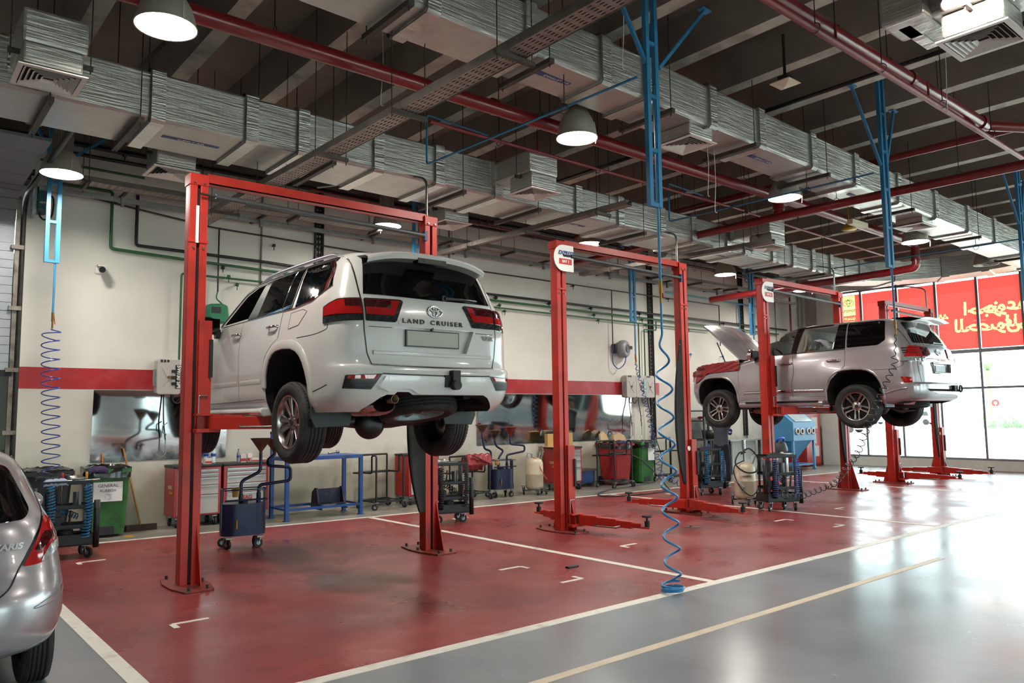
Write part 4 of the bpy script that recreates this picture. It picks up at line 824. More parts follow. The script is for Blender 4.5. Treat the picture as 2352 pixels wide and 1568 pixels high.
# ============================================================ two-post lifts
SIGNW = mat('sign_white', 'e9e7e2', .4); SIGNB = mat('sign_navy', '1d2f6f', .5); SIGNR = mat('sign_red', 'c0201f', .5)
def lift(xl, xr, zc, label, sign=None, arms=None):
    xm = (xl+xr)/2; Y0 = 8.38
    t = thing('car_lift', label, 'vehicle lift', (xm, Y0, 0), 0, None)
    for sg, x in ((-1, xl-xm), (1, xr-xm)):
        c = MB(); a, b = .095, .085; ch = .03
        # folded sheet column with a slot in the face towards the drive-in side
        for (x0, x1) in ((-a, -.016), (.016, a)):
            c.prism([(x0, -b), (x1, -b), (x1, -b+.03), (x0, -b+.03)], (0, 0, 4.16), (x, 0, .015))
        c.prism([(-a, -b+.0301), (-a, b-ch), (-a+ch, b), (a-ch, b), (a, b-ch), (a, -b+.0301), (a-.012, -b+.0301), (a-.012, b-.03), (-a+.012, b-.03), (-a+.012, -b+.0301)], (0, 0, 4.16), (x, 0, .015))
        c.box(x-a-.006, x+a+.006, -b-.006, b, 4.175, 4.30)
        for k in (3.55,): c.box(x-a-.01, x+a+.01, -b-.012, -b, k, k+.03)
        col = c.build('column', RED, t, bevel=.006)
        sl = MB(); sl.box(x-a+.014, x+a-.014, -b+.031, b-.032, .03, 4.15); sl.build('column_slot', mat('slot_black', '0c0c0d', .8), col)
        bo = MB()
        for bx in (-.05, .05):
            for bz in (3.50, 4.20): bo.cyl((x+bx, -b-.008, bz), (x+bx, -b-.022, bz), .012, n=6, smooth=False)
        bo.build('bolt', STEEL, col)
        bp = MB(); bp.prism([(-.14, -.42), (.14, -.42), (.20, -.15), (.20, .15), (.14, .42), (-.14, .42), (-.20, .15), (-.20, -.15)], (0, 0, .02), (x, 0, 0)); bpo = bp.build('base_plate', mat('lift_red_dirty', '7d2a22', .5, var=.25, vs=6, dirt='3f2a24', ds=6), t, bevel=.004)
        for bx, by in ((-.09, -.37), (.09, -.37), (-.09, .37), (.09, .37), (-sg*.16, 0)): MB().cyl((x+bx, by, .02), (x+bx, by, .055), .016, n=6, smooth=False).build('anchor_bolt', DARKMET, bpo)
        for sy in (-1, 1):
            g = MB(); g.prism([(0, .02), (sy*.17, .02), (0, .62)], (.012, 0, 0), (x+.06, sy*b, 0), (0, 1, 0), (0, 0, 1)); g.build('gusset', RED, t)
        # carriage slides up the column; arms hinge on it
        k = MB(); k.box(x+.02, x+.155, -b-.05, -b-.012, zc, zc+1.15); k.box(x-.02 if sg < 0 else x-.20, x+.22 if sg < 0 else x+.02, -b-.16, -b-.05, zc-.02, zc+.02).box(x-.02 if sg < 0 else x-.20, x+.22 if sg < 0 else x+.02, -b-.16, -b-.05, zc+.15, zc+.17); ko = k.build('carriage', RED, t, bevel=.004)
        MB().box(x+.125, x+.160, -b-.075, -b-.051, zc+.55, zc+.95).build('rubber_guard', BLK, ko)
        MB().tube(round_path([(x+.03, -b-.06, zc+.17), (x+.03, -b-.06, zc+.36), (x+.12, -b-.06, zc+.36)], .02), .008, 6).build('release_lever', STEEL, ko)
        if sg > 0:
            MB().cyl((x-.02, -b-.013, zc+1.0), (x-.02, -b-.02, zc+1.0), .04, n=20).build('warning_disc', SIGNW, ko)
        piv = Vector((x-sg*.16, -b-.10, zc+.075))
        for sy, (dx, dy) in ((-1, (arms or {}).get((sg, -1), (-sg*.16, -1.0))), (1, (arms or {}).get((sg, 1), (-sg*.22, 1.0)))):
            d = Vector((dx, dy, 0)).normalized(); L = 1.02; am = MB(); p0 = piv+Vector((0, sy*.06, 0))
            am.bar(p0, p0+d*L*.62, .13, .13, up=(0, 0, 1)); am.bar(p0+d*L*.55, p0+d*L*.86, .10, .095, up=(0, 0, 1)); am.bar(p0+d*L*.8, p0+d*L, .075, .065, up=(0, 0, 1)); am.bar(p0+d*L*.98-Vector((0, 0, .02)), p0+d*(L+.14)-Vector((0, 0, .02)), .10, .022, up=(0, 0, 1))
            am.bar(p0+Vector((0, 0, .07)), p0+d*.30+Vector((0, 0, .07)), .11, .02, up=(0, 0, 1)); am.cyl(p0-Vector((0, 0, .075)), p0+Vector((0, 0, .085)), .05, n=16)
            ao = am.build('arm', RED, t, bevel=.004); q = p0+d*(L+.08)
            pd = MB(); pd.cyl(q-Vector((0, 0, .01)), q+Vector((0, 0, .07)), .038, n=14).cyl(q+Vector((0, 0, .07)), q+Vector((0, 0, .12)), .016, n=10).cyl(q+Vector((0, 0, .12)), q+Vector((0, 0, .145)), .07, n=18); pd.build('arm_pad', BLK, ao)
            nn = Vector((d.y, -d.x, 0))*(-1 if d.y > 0 else 1)
            if nn.y > 0: nn = -nn
            h0 = p0+d*.30-Vector((0, 0, .02)); hd = MB(); hd.tube(round_path([h0+nn*.06, h0+nn*.13-Vector((0, 0, .02)), h0+nn*.13+d*.34-Vector((0, 0, .02)), h0+nn*.06+d*.40], .05), .010, 7); hd.build('arm_handle', STEEL, ao)
        if sg > 0:   # foam door guard on the passenger side column
            P = []
            for i in range(17):
                s_ = i/16; z = .50+2.45*s_; wd = .05+.24*math.sin(PI*min(1, max(0, .06+.90*s_**.9)))**.8
                P.append([(x-.10-wd*v, -.09-.06*v+.035*math.sin(PI*v), z) for v in (0, .25, .5, .75, 1)]+[(x-.10-wd*v, -.05-.06*v, z) for v in (1, .5, 0)])
            MB().grid(P, True).build('door_guard', mat('foam_black', '1b1b1d', .85), t)
            MB().tube(round_path([(x+.02, .05, 4.30), (x+.02, .05, 4.85), (x-.1, .4, 4.95), (x-.8, 1.6, 4.95)], .12), .018, 8).build('conduit', STEEL, t)
            pu = MB(); pu.tube(smooth_path([(x+.12, .06, 2.45), (x+.22, .05, 2.35), (x+.20, .05, 2.05), (x+.11, .04, 1.95)], 4), .012, 6); pu.build('hydraulic_hose', BLK, t)
    w = (xr-xl)/2
    b = MB(); b.box(-w+.10, w-.06, -.06, .06, 4.215, 4.228).box(-w+.10, w-.06, -.06, -.048, 4.215, 4.325).box(-w+.10, w-.06, .048, .06, 4.215, 4.325); b.build('crossbeam', RED, t)
    MB().cyl((-w+.16, -.13, 4.07), (w-.14, -.13, 4.02), .028, n=10).build('shutoff_bar', mat('bar_grey', '3a3c3e', .5), t); MB().cyl((-w+.0, -.13, 4.075), (-w+.17, -.13, 4.07), .012, n=8).build('bar_pin', DARKMET, t); MB().box(w-.14, w-.10, -.15, -.09, 3.95, 4.08).build('limit_switch', mat('switch_blue', '1c2c55', .5), t)
    if sign:
        x = -w+.01; pts = []
        for i in range(13):
            a = PI/2+PI*i/12; pts.append((.20*math.cos(a)*.9-.0, .20*math.sin(a)))
        pts += [(.22, -.20), (.22, .20)]
        so = MB().prism(pts, (0, .012, 0), (x-.01, -.125, 4.03), (1, 0, 0), (0, 0, 1)).build('sign_plate', SIGNW, t)
        F = lambda dx, dz: basis((x+dx, -.128, 4.03+dz), (1, 0, 0), (0, 0, 1))
        text_mesh('EXPRESS', .085, 'sign_lettering', SIGNB, so, F(.05, .075), .003, bold=.003, shear=.25)
        text_mesh('MAINTENANCE', .018, 'sign_lettering', SIGNB, so, F(.06, .025), .003, spacing=1.1)
        MB().box(x-.09, x+.17, -.130, -.1255, 3.935, 4.02).build('sign_band', SIGNR, so); text_mesh(sign, .055, 'sign_lettering', SIGNW, so, basis((x+.04, -.132, 3.977), (1, 0, 0), (0, 0, 1)), .002, bold=.002)
    else:
        MB().box(-w-.03, -w+.0, -.10, -.088, 3.55, 3.95).build('column_label', SIGNW, t) if xl < 4 else None
    return t
lift(2.62, 5.58, 1.575, 'red two-post lift nearest the camera, carrying the white car', None, {(-1, -1): (.75, -.62), (-1, 1): (.6, .9), (1, -1): (-.75, -.62), (1, 1): (-.6, .9)})
lift(7.92, 10.85, .09, 'empty red two-post lift with its arms lowered beside the dangling blue hose', 'BAY 1')
lift(13.42, 16.40, 1.63, 'red two-post lift carrying the silver car with open bonnet', 'BAY 2', {(-1, -1): (.95, -.45), (-1, 1): (.6, .9), (1, -1): (-.95, -.45), (1, 1): (-.6, .9)})
lift(18.62, 21.20, .09, 'farthest red two-post lift, lowered in front of the windows')
# ============================================================ ceiling services: lamps, ducts, pipes, trays, drop columns
def foil_mat(name, col, metal, rough, pink=None):
    mt = mat(name, col, rough, metal); nt_ = mt.node_tree; N = nt_.nodes; L = nt_.links; b = N['Principled BSDF']
    tc = N.new('ShaderNodeTexCoord'); mp = N.new('ShaderNodeMapping'); mp.inputs['Scale'].default_value = (1.2, 1.2, 26); L.new(tc.outputs['Object'], mp.inputs[0])
    n = N.new('ShaderNodeTexNoise'); n.inputs['Scale'].default_value = 1.6; n.inputs['Detail'].default_value = 5; n.inputs['Distortion'].default_value = .7; L.new(mp.outputs[0], n.inputs[0])
    bp = N.new('ShaderNodeBump'); bp.inputs['Strength'].default_value = .55; bp.inputs['Distance'].default_value = .02; L.new(n.outputs['Fac'], bp.inputs['Height'])
    w_ = N.new('ShaderNodeTexNoise'); w_.inputs['Scale'].default_value = 6; w_.inputs['Detail'].default_value = 6; L.new(tc.outputs['Object'], w_.inputs[0])
    b2 = N.new('ShaderNodeBump'); b2.inputs['Strength'].default_value = .35; b2.inputs['Distance'].default_value = .02; L.new(w_.outputs['Fac'], b2.inputs['Height']); L.new(bp.outputs[0], b2.inputs['Normal']); L.new(b2.outputs[0], b.inputs['Normal'])
    m3 = N.new('ShaderNodeMapping'); m3.inputs['Scale'].default_value = (22, 1.4, 1.4); L.new(tc.outputs['Object'], m3.inputs[0]); n3 = N.new('ShaderNodeTexNoise'); n3.inputs['Scale'].default_value = 1.2; n3.inputs['Distortion'].default_value = .8; L.new(m3.outputs[0], n3.inputs[0])
    b3 = N.new('ShaderNodeBump'); b3.inputs['Strength'].default_value = .12; b3.inputs['Distance'].default_value = .02; L.new(n3.outputs['Fac'], b3.inputs['Height']); L.new(b2.outputs[0], b3.inputs['Normal']); L.new(b3.outputs[0], b.inputs['Normal'])
    r = N.new('ShaderNodeValToRGB'); c = lin(col); r.color_ramp.elements[0].color = tuple(x*.8 for x in c[:3])+(1,); r.color_ramp.elements[1].color = tuple(min(1, x*1.12) for x in c[:3])+(1,); L.new(w_.outputs['Fac'], r.inputs[0]); L.new(r.outputs[0], b.inputs['Base Color'])
    return mt
FOIL = foil_mat('duct_foil', 'bdbab4', .72, .36); FOILB = foil_mat('duct_foil_band', 'cac8c3', .8, .26)
LBL = mat('duct_label', '24386f', .5); ROD = mat('rod_dark', '34322f', .6, .4); CHAN = mat('channel_dark', '4a423c', .6, .3, var=.2)
PIPER = mat('pipe_red', '74141a', .32, coat=.3, var=.1, vs=4); PIPERD = mat('pipe_red_dull', '7d2a2b', .45); DIFW = mat('diffuser_white', 'ddd3cc', .5)
LENS = mat('lamp_lens_lit', 'fff8ee', .3, emis=LAMP_POWER); SHADE = mat('lamp_shade', 'b7b2a6', .35, .5, var=.08); RIBBED = mat('lamp_collar', 'c2bfb8', .25, .9)
LENSOFF = mat('lamp_lens_off', 'a9aaa5', .3)
def lamp(loc, label, style=0, lit=True, R=.25):
    t = thing('high_bay_lamp', label, 'ceiling lamp', loc, 0, None)
    pr = [(R, 0), (R*.985, .03), (R*.93, .10), (R*.82, .18), (R*.66, .25), (R*.52, .29), (R*.46, .30)]
    if style == 1: pr = [(R, 0), (R*.97, .04), (R*.9, .14), (R*.76, .24), (R*.58, .33), (R*.40, .38), (R*.34, .40)]
    s = MB(); s.lathe(pr, 40); s.lathe([(r-.004, z) for r, z in pr][::-1], 40); s.lathe([(R-.004, 0), (R+.006, -.006), (R+.006, .012), (R, .014)], 40); s.build('lamp_shade', SHADE, t)
    l = MB(); l.lathe([(0, .055), (R*.6, .052), (R*.955, .045)], 40); l.build('lamp_lens', LENS if lit else LENSOFF, t)
    zt = pr[-1][1]
    if style == 0:
        c = MB(); n = 48; c.lathe([(.115, zt), (.115, zt+.30)], 32)
        for i in range(24): a = 2*PI*i/24; c.cyl((.117*math.cos(a), .117*math.sin(a), zt), (.117*math.cos(a), .117*math.sin(a), zt+.22), .007, n=5, cap=False)
        c.lathe([(0, zt+.30), (.115, zt+.30)], 32); c.build('lamp_collar', RIBBED, t)
        g = MB().box(-.07, .07, -.07, .07, zt+.30, zt+.40); zt += .40
    else:
        g = MB(); g.box(-.15, .15, -.075, .075, zt, zt+.16).cyl((0, 0, zt+.05), (0, 0, zt+.17), .11, n=20)
        for k in range(-3, 4): g.box(k*.035-.004, k*.035+.004, -.10, .10, zt+.02, zt+.15)
        zt += .16
    g.build('control_gear', mat('gear_black', '141414', .6), t)
    h = MB(); zz = (6.1 if abs(((loc[0]+6.08) % 1.2)-.6) < .1 else ZC)-loc[2]; h.tube([(0, 0, zt), (0, 0, zz)], .006, 6); h.tube([(.02, 0, zt), (.03, .01, zt+.1), (.05, 0, zz)], .004, 5); h.build('suspension_chain', ROD, t)
    h = MB(); h.tube(smooth_path([(R*.3, -R*.9, .16), (R*.28, -R*1.02, .02), (R*.3, -R*1.0, -.06), (R*.25, -R*1.0, -.12)], 4), .004, 5); h.build('pull_cord', WHITE, t)
    return t
for loc, lb, st, lit in (((1.82, 6.76, 5.05), 'lit high-bay lamp with ribbed collar hung from the top left corner', 0, 1), ((1.82, 11.31, 4.90), 'lit high-bay lamp by the roller door, in front of a blue drop column', 0, 1),
        ((6.52, 6.51, 5.05), 'lit high-bay lamp with black gear box under the exhaust duct', 1, 1), ((10.99, 6.38, 5.05), 'lit high-bay lamp with ribbed collar beside the red pipe elbow', 0, 1),
        ((6.9, 11.65, 5.03), 'lit high-bay lamp behind the crossbeam of the nearest lift', 0, 1), ((10.85, 10.55, 5.04), 'lit high-bay lamp behind the sign of the second lift', 0, 1),
        ((15.9, 6.45, 5.02), 'lit high-bay lamp beside the tall blue drop column over the silver car', 1, 1), ((15.9, 10.9, 5.02), 'lit high-bay lamp above the left post of the third lift', 1, 1),
        ((19.5, 6.4, 4.98), 'unlit high-bay lamp with black gear in front of the window wall', 1, 0), ((6.8, 2.17, 5.05), 'lit high-bay lamp cut by the top right edge', 0, 1),
        ((20.0, 11.2, 5.05), 'lit high-bay lamp behind the crossbeam of the third lift', 0, 1)):
    lamp(loc, lb, st, lit)
for x in (1.9, 11.2, 15.8, 20.2):      # lamps of the aisle behind the camera
    for y in (-2.5,): lamp((x, y, 5.05), 'lit high-bay lamp of the aisle behind the picture', 0, True)['group'] = 'aisle lamps'
def chamf(x0, x1, y0, y1, c=.03): return [(x0+c, y0), (x1-c, y0), (x1, y0+c), (x1, y1-c), (x1-c, y1), (x0+c, y1), (x0, y1-c), (x0, y0+c)]
def duct(name, label, secs, flanges, hangers, sl, x_ref, z0, labels):
    """long duct along x; secs: (x0, x1, y0, y1, h); bottom height z0 - sl*(x-x_ref)"""
    t = thing(name, label, 'air duct', (0, 0, 0)); zb = lambda x: z0-sl*(x-x_ref)
    def sec(x, y0, y1, h, g=0): return [(x, a, zb(x)+b) for a, b in chamf(y0-g, y1+g, -g, h+g)]
    def at(x):
        for q in secs:
            if q[0] <= x <= q[1]: return q
        return secs[-1]
    d = MB()
    for x0, x1, y0, y1, h in secs: d.grid([r+[r[0]] for r in (sec(x0+(x1-x0)*k/8, y0, y1, h) for k in range(9))], False); d.add(sec(x0, y0, y1, h), [tuple(range(8))]); d.add(sec(x1, y0, y1, h), [tuple(range(8))[::-1]])
    d.build('duct_run', FOIL, t)
    for x in flanges:
        q = at(x); f = MB(); r0 = sec(x, q[2], q[3], q[4], .028); r1 = sec(x+.15, q[2], q[3], q[4], .028); i0 = sec(x, q[2], q[3], q[4], -.01); i1 = sec(x+.15, q[2], q[3], q[4], -.01)
        for a, b in ((i0, r0), (r0, r1), (r1, i1)): f.grid([a+[a[0]], b+[b[0]]], False)
        f.build('flange_wrap', FOILB, t)
        MB().grid([sec(x-.012, q[2], q[3], q[4], .03)+[sec(x-.012, q[2], q[3], q[4], .03)[0]], sec(x+.004, q[2], q[3], q[4], .03)+[sec(x+.004, q[2], q[3], q[4], .03)[0]]], False).build('flange_seam', CHAN, t)
    for x in hangers:
        q = at(x); h = MB(); z = zb(x)
        h.box(x-.03, x+.03, q[2]-.10, q[3]+.10, z-.085, z-.032); ho = h.build('hanger_channel', CHAN, t)
        for y in (q[2]-.06, q[3]+.06): MB().cyl((x, y, z-.12), (x, y, ZC if abs((x+5.48) % 1.2-.0) > .12 else 6.1), .006, n=6).build('hanger_rod', ROD, ho)
    for x, txt in labels:
        q = at(x); z = zb(x); y = q[3]-(q[3]-q[2])*.55; lo = MB().box(x-.32, x+.32, y-.035, y+.035, z-.004, z+.001).build('duct_label', LBL, t)
        text_mesh(txt, .06, 'label_text', WHITE, lo, basis((x, y, z-.0055), (1, 0, 0), (0, -1, 0)), .001)
    return t, zb
supply, zs_ = duct('supply_duct', 'long foil-wrapped supply duct over the lifts, with diffusers on both sides', [(-5.8, 6.95, 8.62, 9.58, .54), (6.95, 13.4, 8.66, 9.56, .50), (13.4, 17.6, 8.72, 9.50, .46)],
    [2.19, 3.22, 3.86, 4.90, 5.86, 6.90, 8.6, 9.6, 10.7, 11.6, 12.7, 13.3, 14.4, 15.2, 16.0, 16.8], [-1.5, 1.25, 2.08, 4.3, 6.3, 7.75, 10.2, 12.4, 14.8, 16.4], .006, 2.2, 4.90, [(2.75, 'SUPPLY AIR'), (8.9, 'SUPPLY AIR'), (12.9, 'SUPPLY AIR')])
exhaust, ze_ = duct('exhaust_duct', 'large foil-wrapped exhaust duct crossing the top of the picture', [(-5.8, 23.5, 5.60, 6.24, .52)],
    [.8, 2.2, 3.72, 4.9, 6.0, 6.7, 7.95, 9.05, 10.4, 11.7, 13.2, 14.7, 16.2, 17.6, 19.2, 21], [3.50, 5.18, 7.12, 8.86, 10.75, 13.6, 16.6, 19.4], .02, 4, 5.36, [(5.6, 'EXHAUST AIR'), (9.6, 'EXHAUST AIR'), (12.4, 'EXHAUST AIR')])
def diffuser(x, y, z, label, s=.275, neck=.22, box=None, group=None):
    t = thing('air_diffuser', label, 'air diffuser', (x, y, z), 0, group); f = MB()
    def fr(a, b, z0, z1):
        q = [(-a, -a, z0), (a, -a, z0), (a, a, z0), (-a, a, z0)]; p = [(-b, -b, z1), (b, -b, z1), (b, b, z1), (-b, b, z1)]
        f.add(q+p, [(i, (i+1) % 4, 4+(i+1) % 4, 4+i) for i in range(4)])
    fr(s, s*.84, 0, 0); fr(s, s, 0, .012); fr(s*.84, s*.84, 0, .03)
    f.build('face_frame', DIFW, t)
    b = MB(); f = b
    for i in range(5):
        a = s*(.76-.14*i); fr(a+.012, a-.012, -.002, .024); fr(a+.010, a-.014, .0, .026)
    b.build('louvre_blades', DIFW, t)
    MB().box(-s*.86, s*.86, -s*.86, s*.86, .03, .034).build('dark_throat', mat('throat', '0d0d0d', .9), t)
    n = MB(); k = s*.86; n.box(-k, k, -k, k, .035, neck); n.build('neck_box', FOIL, t, bevel=.02)
    if box:
        bx = MB(); bx.box(*box); bo = bx.build('branch_duct', FOIL, t, bevel=.03)
        c = MB(); x0, x1, y0, y1, z0, z1 = box; yy = y1-.06 if y1 > 0.3 else y0+.06
        c.box(x0-.02, x1+.02, yy-.05, yy+.05, z0-.02, z1+.02).build('branch_collar', FOILB, bo)
        h = MB(); h.box(x0-.08, x1+.08, -.02, .02, z0-.05, z0-.01)
        for xx in (x0-.06, x1+.06): h.cyl((xx, 0, z0-.08), (xx, 0, 6.62-z), .006, n=6)
        h.build('branch_hanger', CHAN, bo); MB().box(x0+.05, x0+.11, yy-.12, yy-.06, z0+.08, z0+.14).build('damper_handle', mat('damper_yellow', 'c98f12', .5), bo)
    return t
for i, (x, y, lb) in enumerate(((1.15, 8.0, 'square ceiling diffuser hanging at the top left, nearest the corner'), (7.12, 8.0, 'square diffuser hung on the near side of the supply duct above the second lift'), (13.0, 7.95, 'square diffuser hung on the near side of the supply duct over the third lift'))):
    diffuser(x, y, 4.82-.004*max(0, x-2), lb, neck=.24, box=(-.25, .28, -.22, .64, .24, .56))
for i, (x, y, lb) in enumerate(((2.84, 10.12, 'square diffuser behind the supply duct, left of the first lift post'), (7.15, 10.12, 'square diffuser behind the supply duct, right of the nearest lift'), (12.6, 10.1, 'square diffuser behind the supply duct over the second lift'))):
    diffuser(x, y, 4.80-.004*max(0, x-2), lb, neck=.30, box=(-.24, .24, -.58, .24, .26, .56))
diffuser(7.9, 5.92, 5.10, 'square exhaust diffuser under the large duct beside the blue drop column', neck=.19)
diffuser(14.6, 5.92, 5.02, 'square exhaust diffuser under the large duct over the silver car', neck=.14)
diffuser(7.12, 2.24, 4.80, 'large square diffuser cut by the right edge at the top', neck=.24, box=(-.30, .26, -.9, .56, .24, .62))
bd = MB(); bd.T = Matrix.Translation((6.85, 2.72, 5.02)); bd.box(-.20, .24, -.20, .16, 0, .36); tag(bd.build('duct_end_box', FOIL, None, bevel=.03), 'foil box end beside the top right diffuser', 'air duct')
# curved return duct near the windows
cd = thing('curved_duct', 'foil-wrapped duct curving in front of the windows', 'air duct', (0, 0, 0))
def sweep_duct(pts, w_, z0, h, name, par):
    rows = []
    for i, p in enumerate(pts):
        d = (Vector(pts[min(i+1, len(pts)-1)])-Vector(pts[max(i-1, 0)])).normalized(); q = Vector((-d.y, d.x, 0)); p = Vector(p)
        r = [p+q*a+Vector((0, 0, b)) for a, b in ((-w_/2, z0), (w_/2, z0), (w_/2, z0+h), (-w_/2, z0+h))]; rows.append(r+[r[0]])
    m_ = MB(); m_.grid(rows, False); m_.add(rows[0][:4], [(0, 1, 2, 3)]); m_.add(rows[-1][:4], [(3, 2, 1, 0)]); return m_.build(name, FOIL, par)
path = [(17.5, 9.1, .0), (17.9, 9.1, .0)]+[(17.9+2.9*math.sin(a), 6.2+2.9*math.cos(a), .22*(a/(PI/2))**1.3) for a in [PI/2*i/14 for i in range(1, 15)]]
sweep_duct(path, .8, 4.80, .46, 'duct_run', cd)
for i in (2, 6, 10, 13): 
    p = Vector(path[i]); q = Vector(path[i+1]); sweep_duct([p, p.lerp(q, .5)], .86, 4.77, .52, 'flange_wrap', cd)
# ---- pipes
def run(name, label, cat, paths, r, mt, n=12, rods=(), clamps=(), flanges=(), part='pipe_run', corner=.1):
    t = thing(name, label, cat, (0, 0, 0))
    for p, rr in zip(paths, r if isinstance(r, (list, tuple)) else [r]*len(paths)):
        m_ = MB(); m_.tube(round_path(p, corner*1.0 if len(p) > 2 else .01), rr, n); m_.build(part, mt, t)
    for (x, y, z, zt) in rods:
        h = MB(); h.cyl((x, y, z), (x, y, zt), .006, n=6); h.tube([(x+.0, y+.05*math.cos(a), z-.05+.05*math.sin(a)) for a in [2*PI*i/12 for i in range(12)]], .005, 5, closed=True); h.build('hanger_rod', ROD, t)
    for (p, q, rr) in flanges: MB().cyl(p, q, rr, n=18).build('coupling', mt, t)
    return t
run('fire_main_pipe', 'thick red fire main running lengthwise under the ribs', 'fire pipe', [[(-5.5, 7.06, 5.42), (11.85, 7.0, 5.36), (11.85, 7.0, 5.05)], [(12.0, 7.0, 5.36), (17.1, 6.95, 5.24), (17.1, 6.95, 4.72), (17.1, 7.4, 4.70), (17.1, 12.2, 4.66)], [(11.8, 7.0, 5.36), (12.1, 7.0, 5.36)]], [.085, .085, .085], PIPER, 18,
    rods=[(x, 7.04, 5.52, ZC) for x in (2.9, 6.4, 7.1, 9.2, 10.9, 13.5, 15.6)], flanges=[((5.60, 7.04, 5.40), (5.68, 7.04, 5.40), .10), ((11.60, 7.0, 5.36), (11.68, 7.0, 5.36), .105), ((11.85, 7, 5.2), (11.85, 7, 5.13), .10), ((17.1, 6.95, 4.85), (17.1, 6.95, 4.9), .10)])
run('fire_cross_pipe', 'red fire pipe crossing towards the back wall under the fire main', 'fire pipe', [[(12.1, 1.5, 5.02), (11.85, 7.0, 5.02), (11.7, 12.2, 4.95)]], .07, PIPER, 16, rods=[(12.03, 3.0, 5.12, ZC), (11.98, 4.2, 5.12, ZC), (11.9, 6.0, 5.12, ZC), (11.8, 8.7, 5.10, ZC)], corner=.01)
run('sprinkler_pipe', 'thin red sprinkler pipe below the fire main, running to the right', 'fire pipe', [[(5.2, 7.75, 5.33), (11.95, 7.75, 5.30)], [(12.05, 7.75, 5.28), (17.5, 7.75, 5.15)]]+[[(x, 7.75, 5.33), (x, 7.75, 5.47)] for x in (7.0, 9.0, 11.0, 13.8, 16.0)], [.022, .022]+[.014]*5, PIPERD, 8, rods=[(x, 7.75, 5.36, ZC) for x in (6.3, 8.2, 10.2, 13.0, 15)])
run('fire_pipe_pair', 'red main pipe at the top right with couplings', 'fire pipe', [[(3.5, 3.76, 5.62), (11.7, 3.74, 5.60)], [(11.7, 3.74, 5.60), (14.5, 2.0, 5.58)], [(11.0, 3.74, 5.55), (11.0, 3.64, 5.40)]], [.085, .07, .03], PIPER, 18, rods=[(x, 3.75, 5.72, ZC) for x in (6.4, 7.6, 8.8, 10.2)], flanges=[((9.3, 3.75, 5.61), (9.37, 3.75, 5.61), .105), ((11.5, 3.74, 5.6), (11.57, 3.74, 5.6), .105)])
run('red_branch_pipe', 'slim red pipe under the top right fire pipe', 'fire pipe', [[(3.5, 3.58, 5.40), (14, 3.66, 5.36)]]+[[(x, 3.6, 5.40), (x, 3.6, 5.58)] for x in (7.3, 9.5)], [.036, .014, .014], PIPERD, 10, rods=[(x, 3.6, 5.45, ZC) for x in (6.9, 8.3, 9.9, 11.5)])
run('air_line_pipe', 'thin blue pipe beside the top right fire pipe', 'air pipe', [[(3.5, 3.66, 5.46), (14, 3.72, 5.42)]], .014, BLUE, 8)
run('cross_branch_pipe', 'red pipe between the ribs, crossing above the large duct', 'fire pipe', [[(13.0, 2.0, 5.85), (12.6, 7.6, 5.8), (12.4, 12.5, 5.75)]], .06, PIPER, 12, corner=.01)
run('black_conduit', 'black pipe crossing under the ribs near the top right', 'conduit', [[(9.75, 1.0, 5.98), (9.6, 12.8, 5.98)]], .03, BLKM, 8)
run('wall_sprinkler_pipe', 'thin red sprinkler pipe high along the back wall', 'fire pipe', [[(5.9, 12.6, 5.74), (21.8, 12.6, 5.5)], [(21.8, 12.6, 5.5), (22.4, 12.6, 5.5), (22.4, 13.0, 5.4), (22.4, 13.0, 3.5)]]+[[(x, 12.6, 5.74-.015*(x-5.9)), (x, 12.6, 5.9-.015*(x-5.9))] for x in (7, 9.9, 12.8, 15.6)], [.024, .03]+[.016]*4, PIPERD, 8, rods=[(x, 12.6, 5.75-.015*(x-5.9), ZC) for x in (8.3, 11.2, 14.1, 17)])
for x, lb, y1 in ((5.55, 'blue air pipe from the first drop column to the supply duct', 8.2), (10.5, 'blue air pipe from the second drop column to the supply duct', 8.2), (17.0, 'blue air pipe from the far drop column to the back wall', 11.0)):
    run('air_pipe', lb, 'air pipe', [[(x+.1, 4.79, 4.98), (x, 6.4, 4.96), (x-.1, y1, 4.95), (x-.1, y1, 5.62), (x+1.0, y1+.1, 5.62)]], .0135, BLUE, 8, rods=[(x+.03, 5.75, 4.99, ZC)], corner=.05)
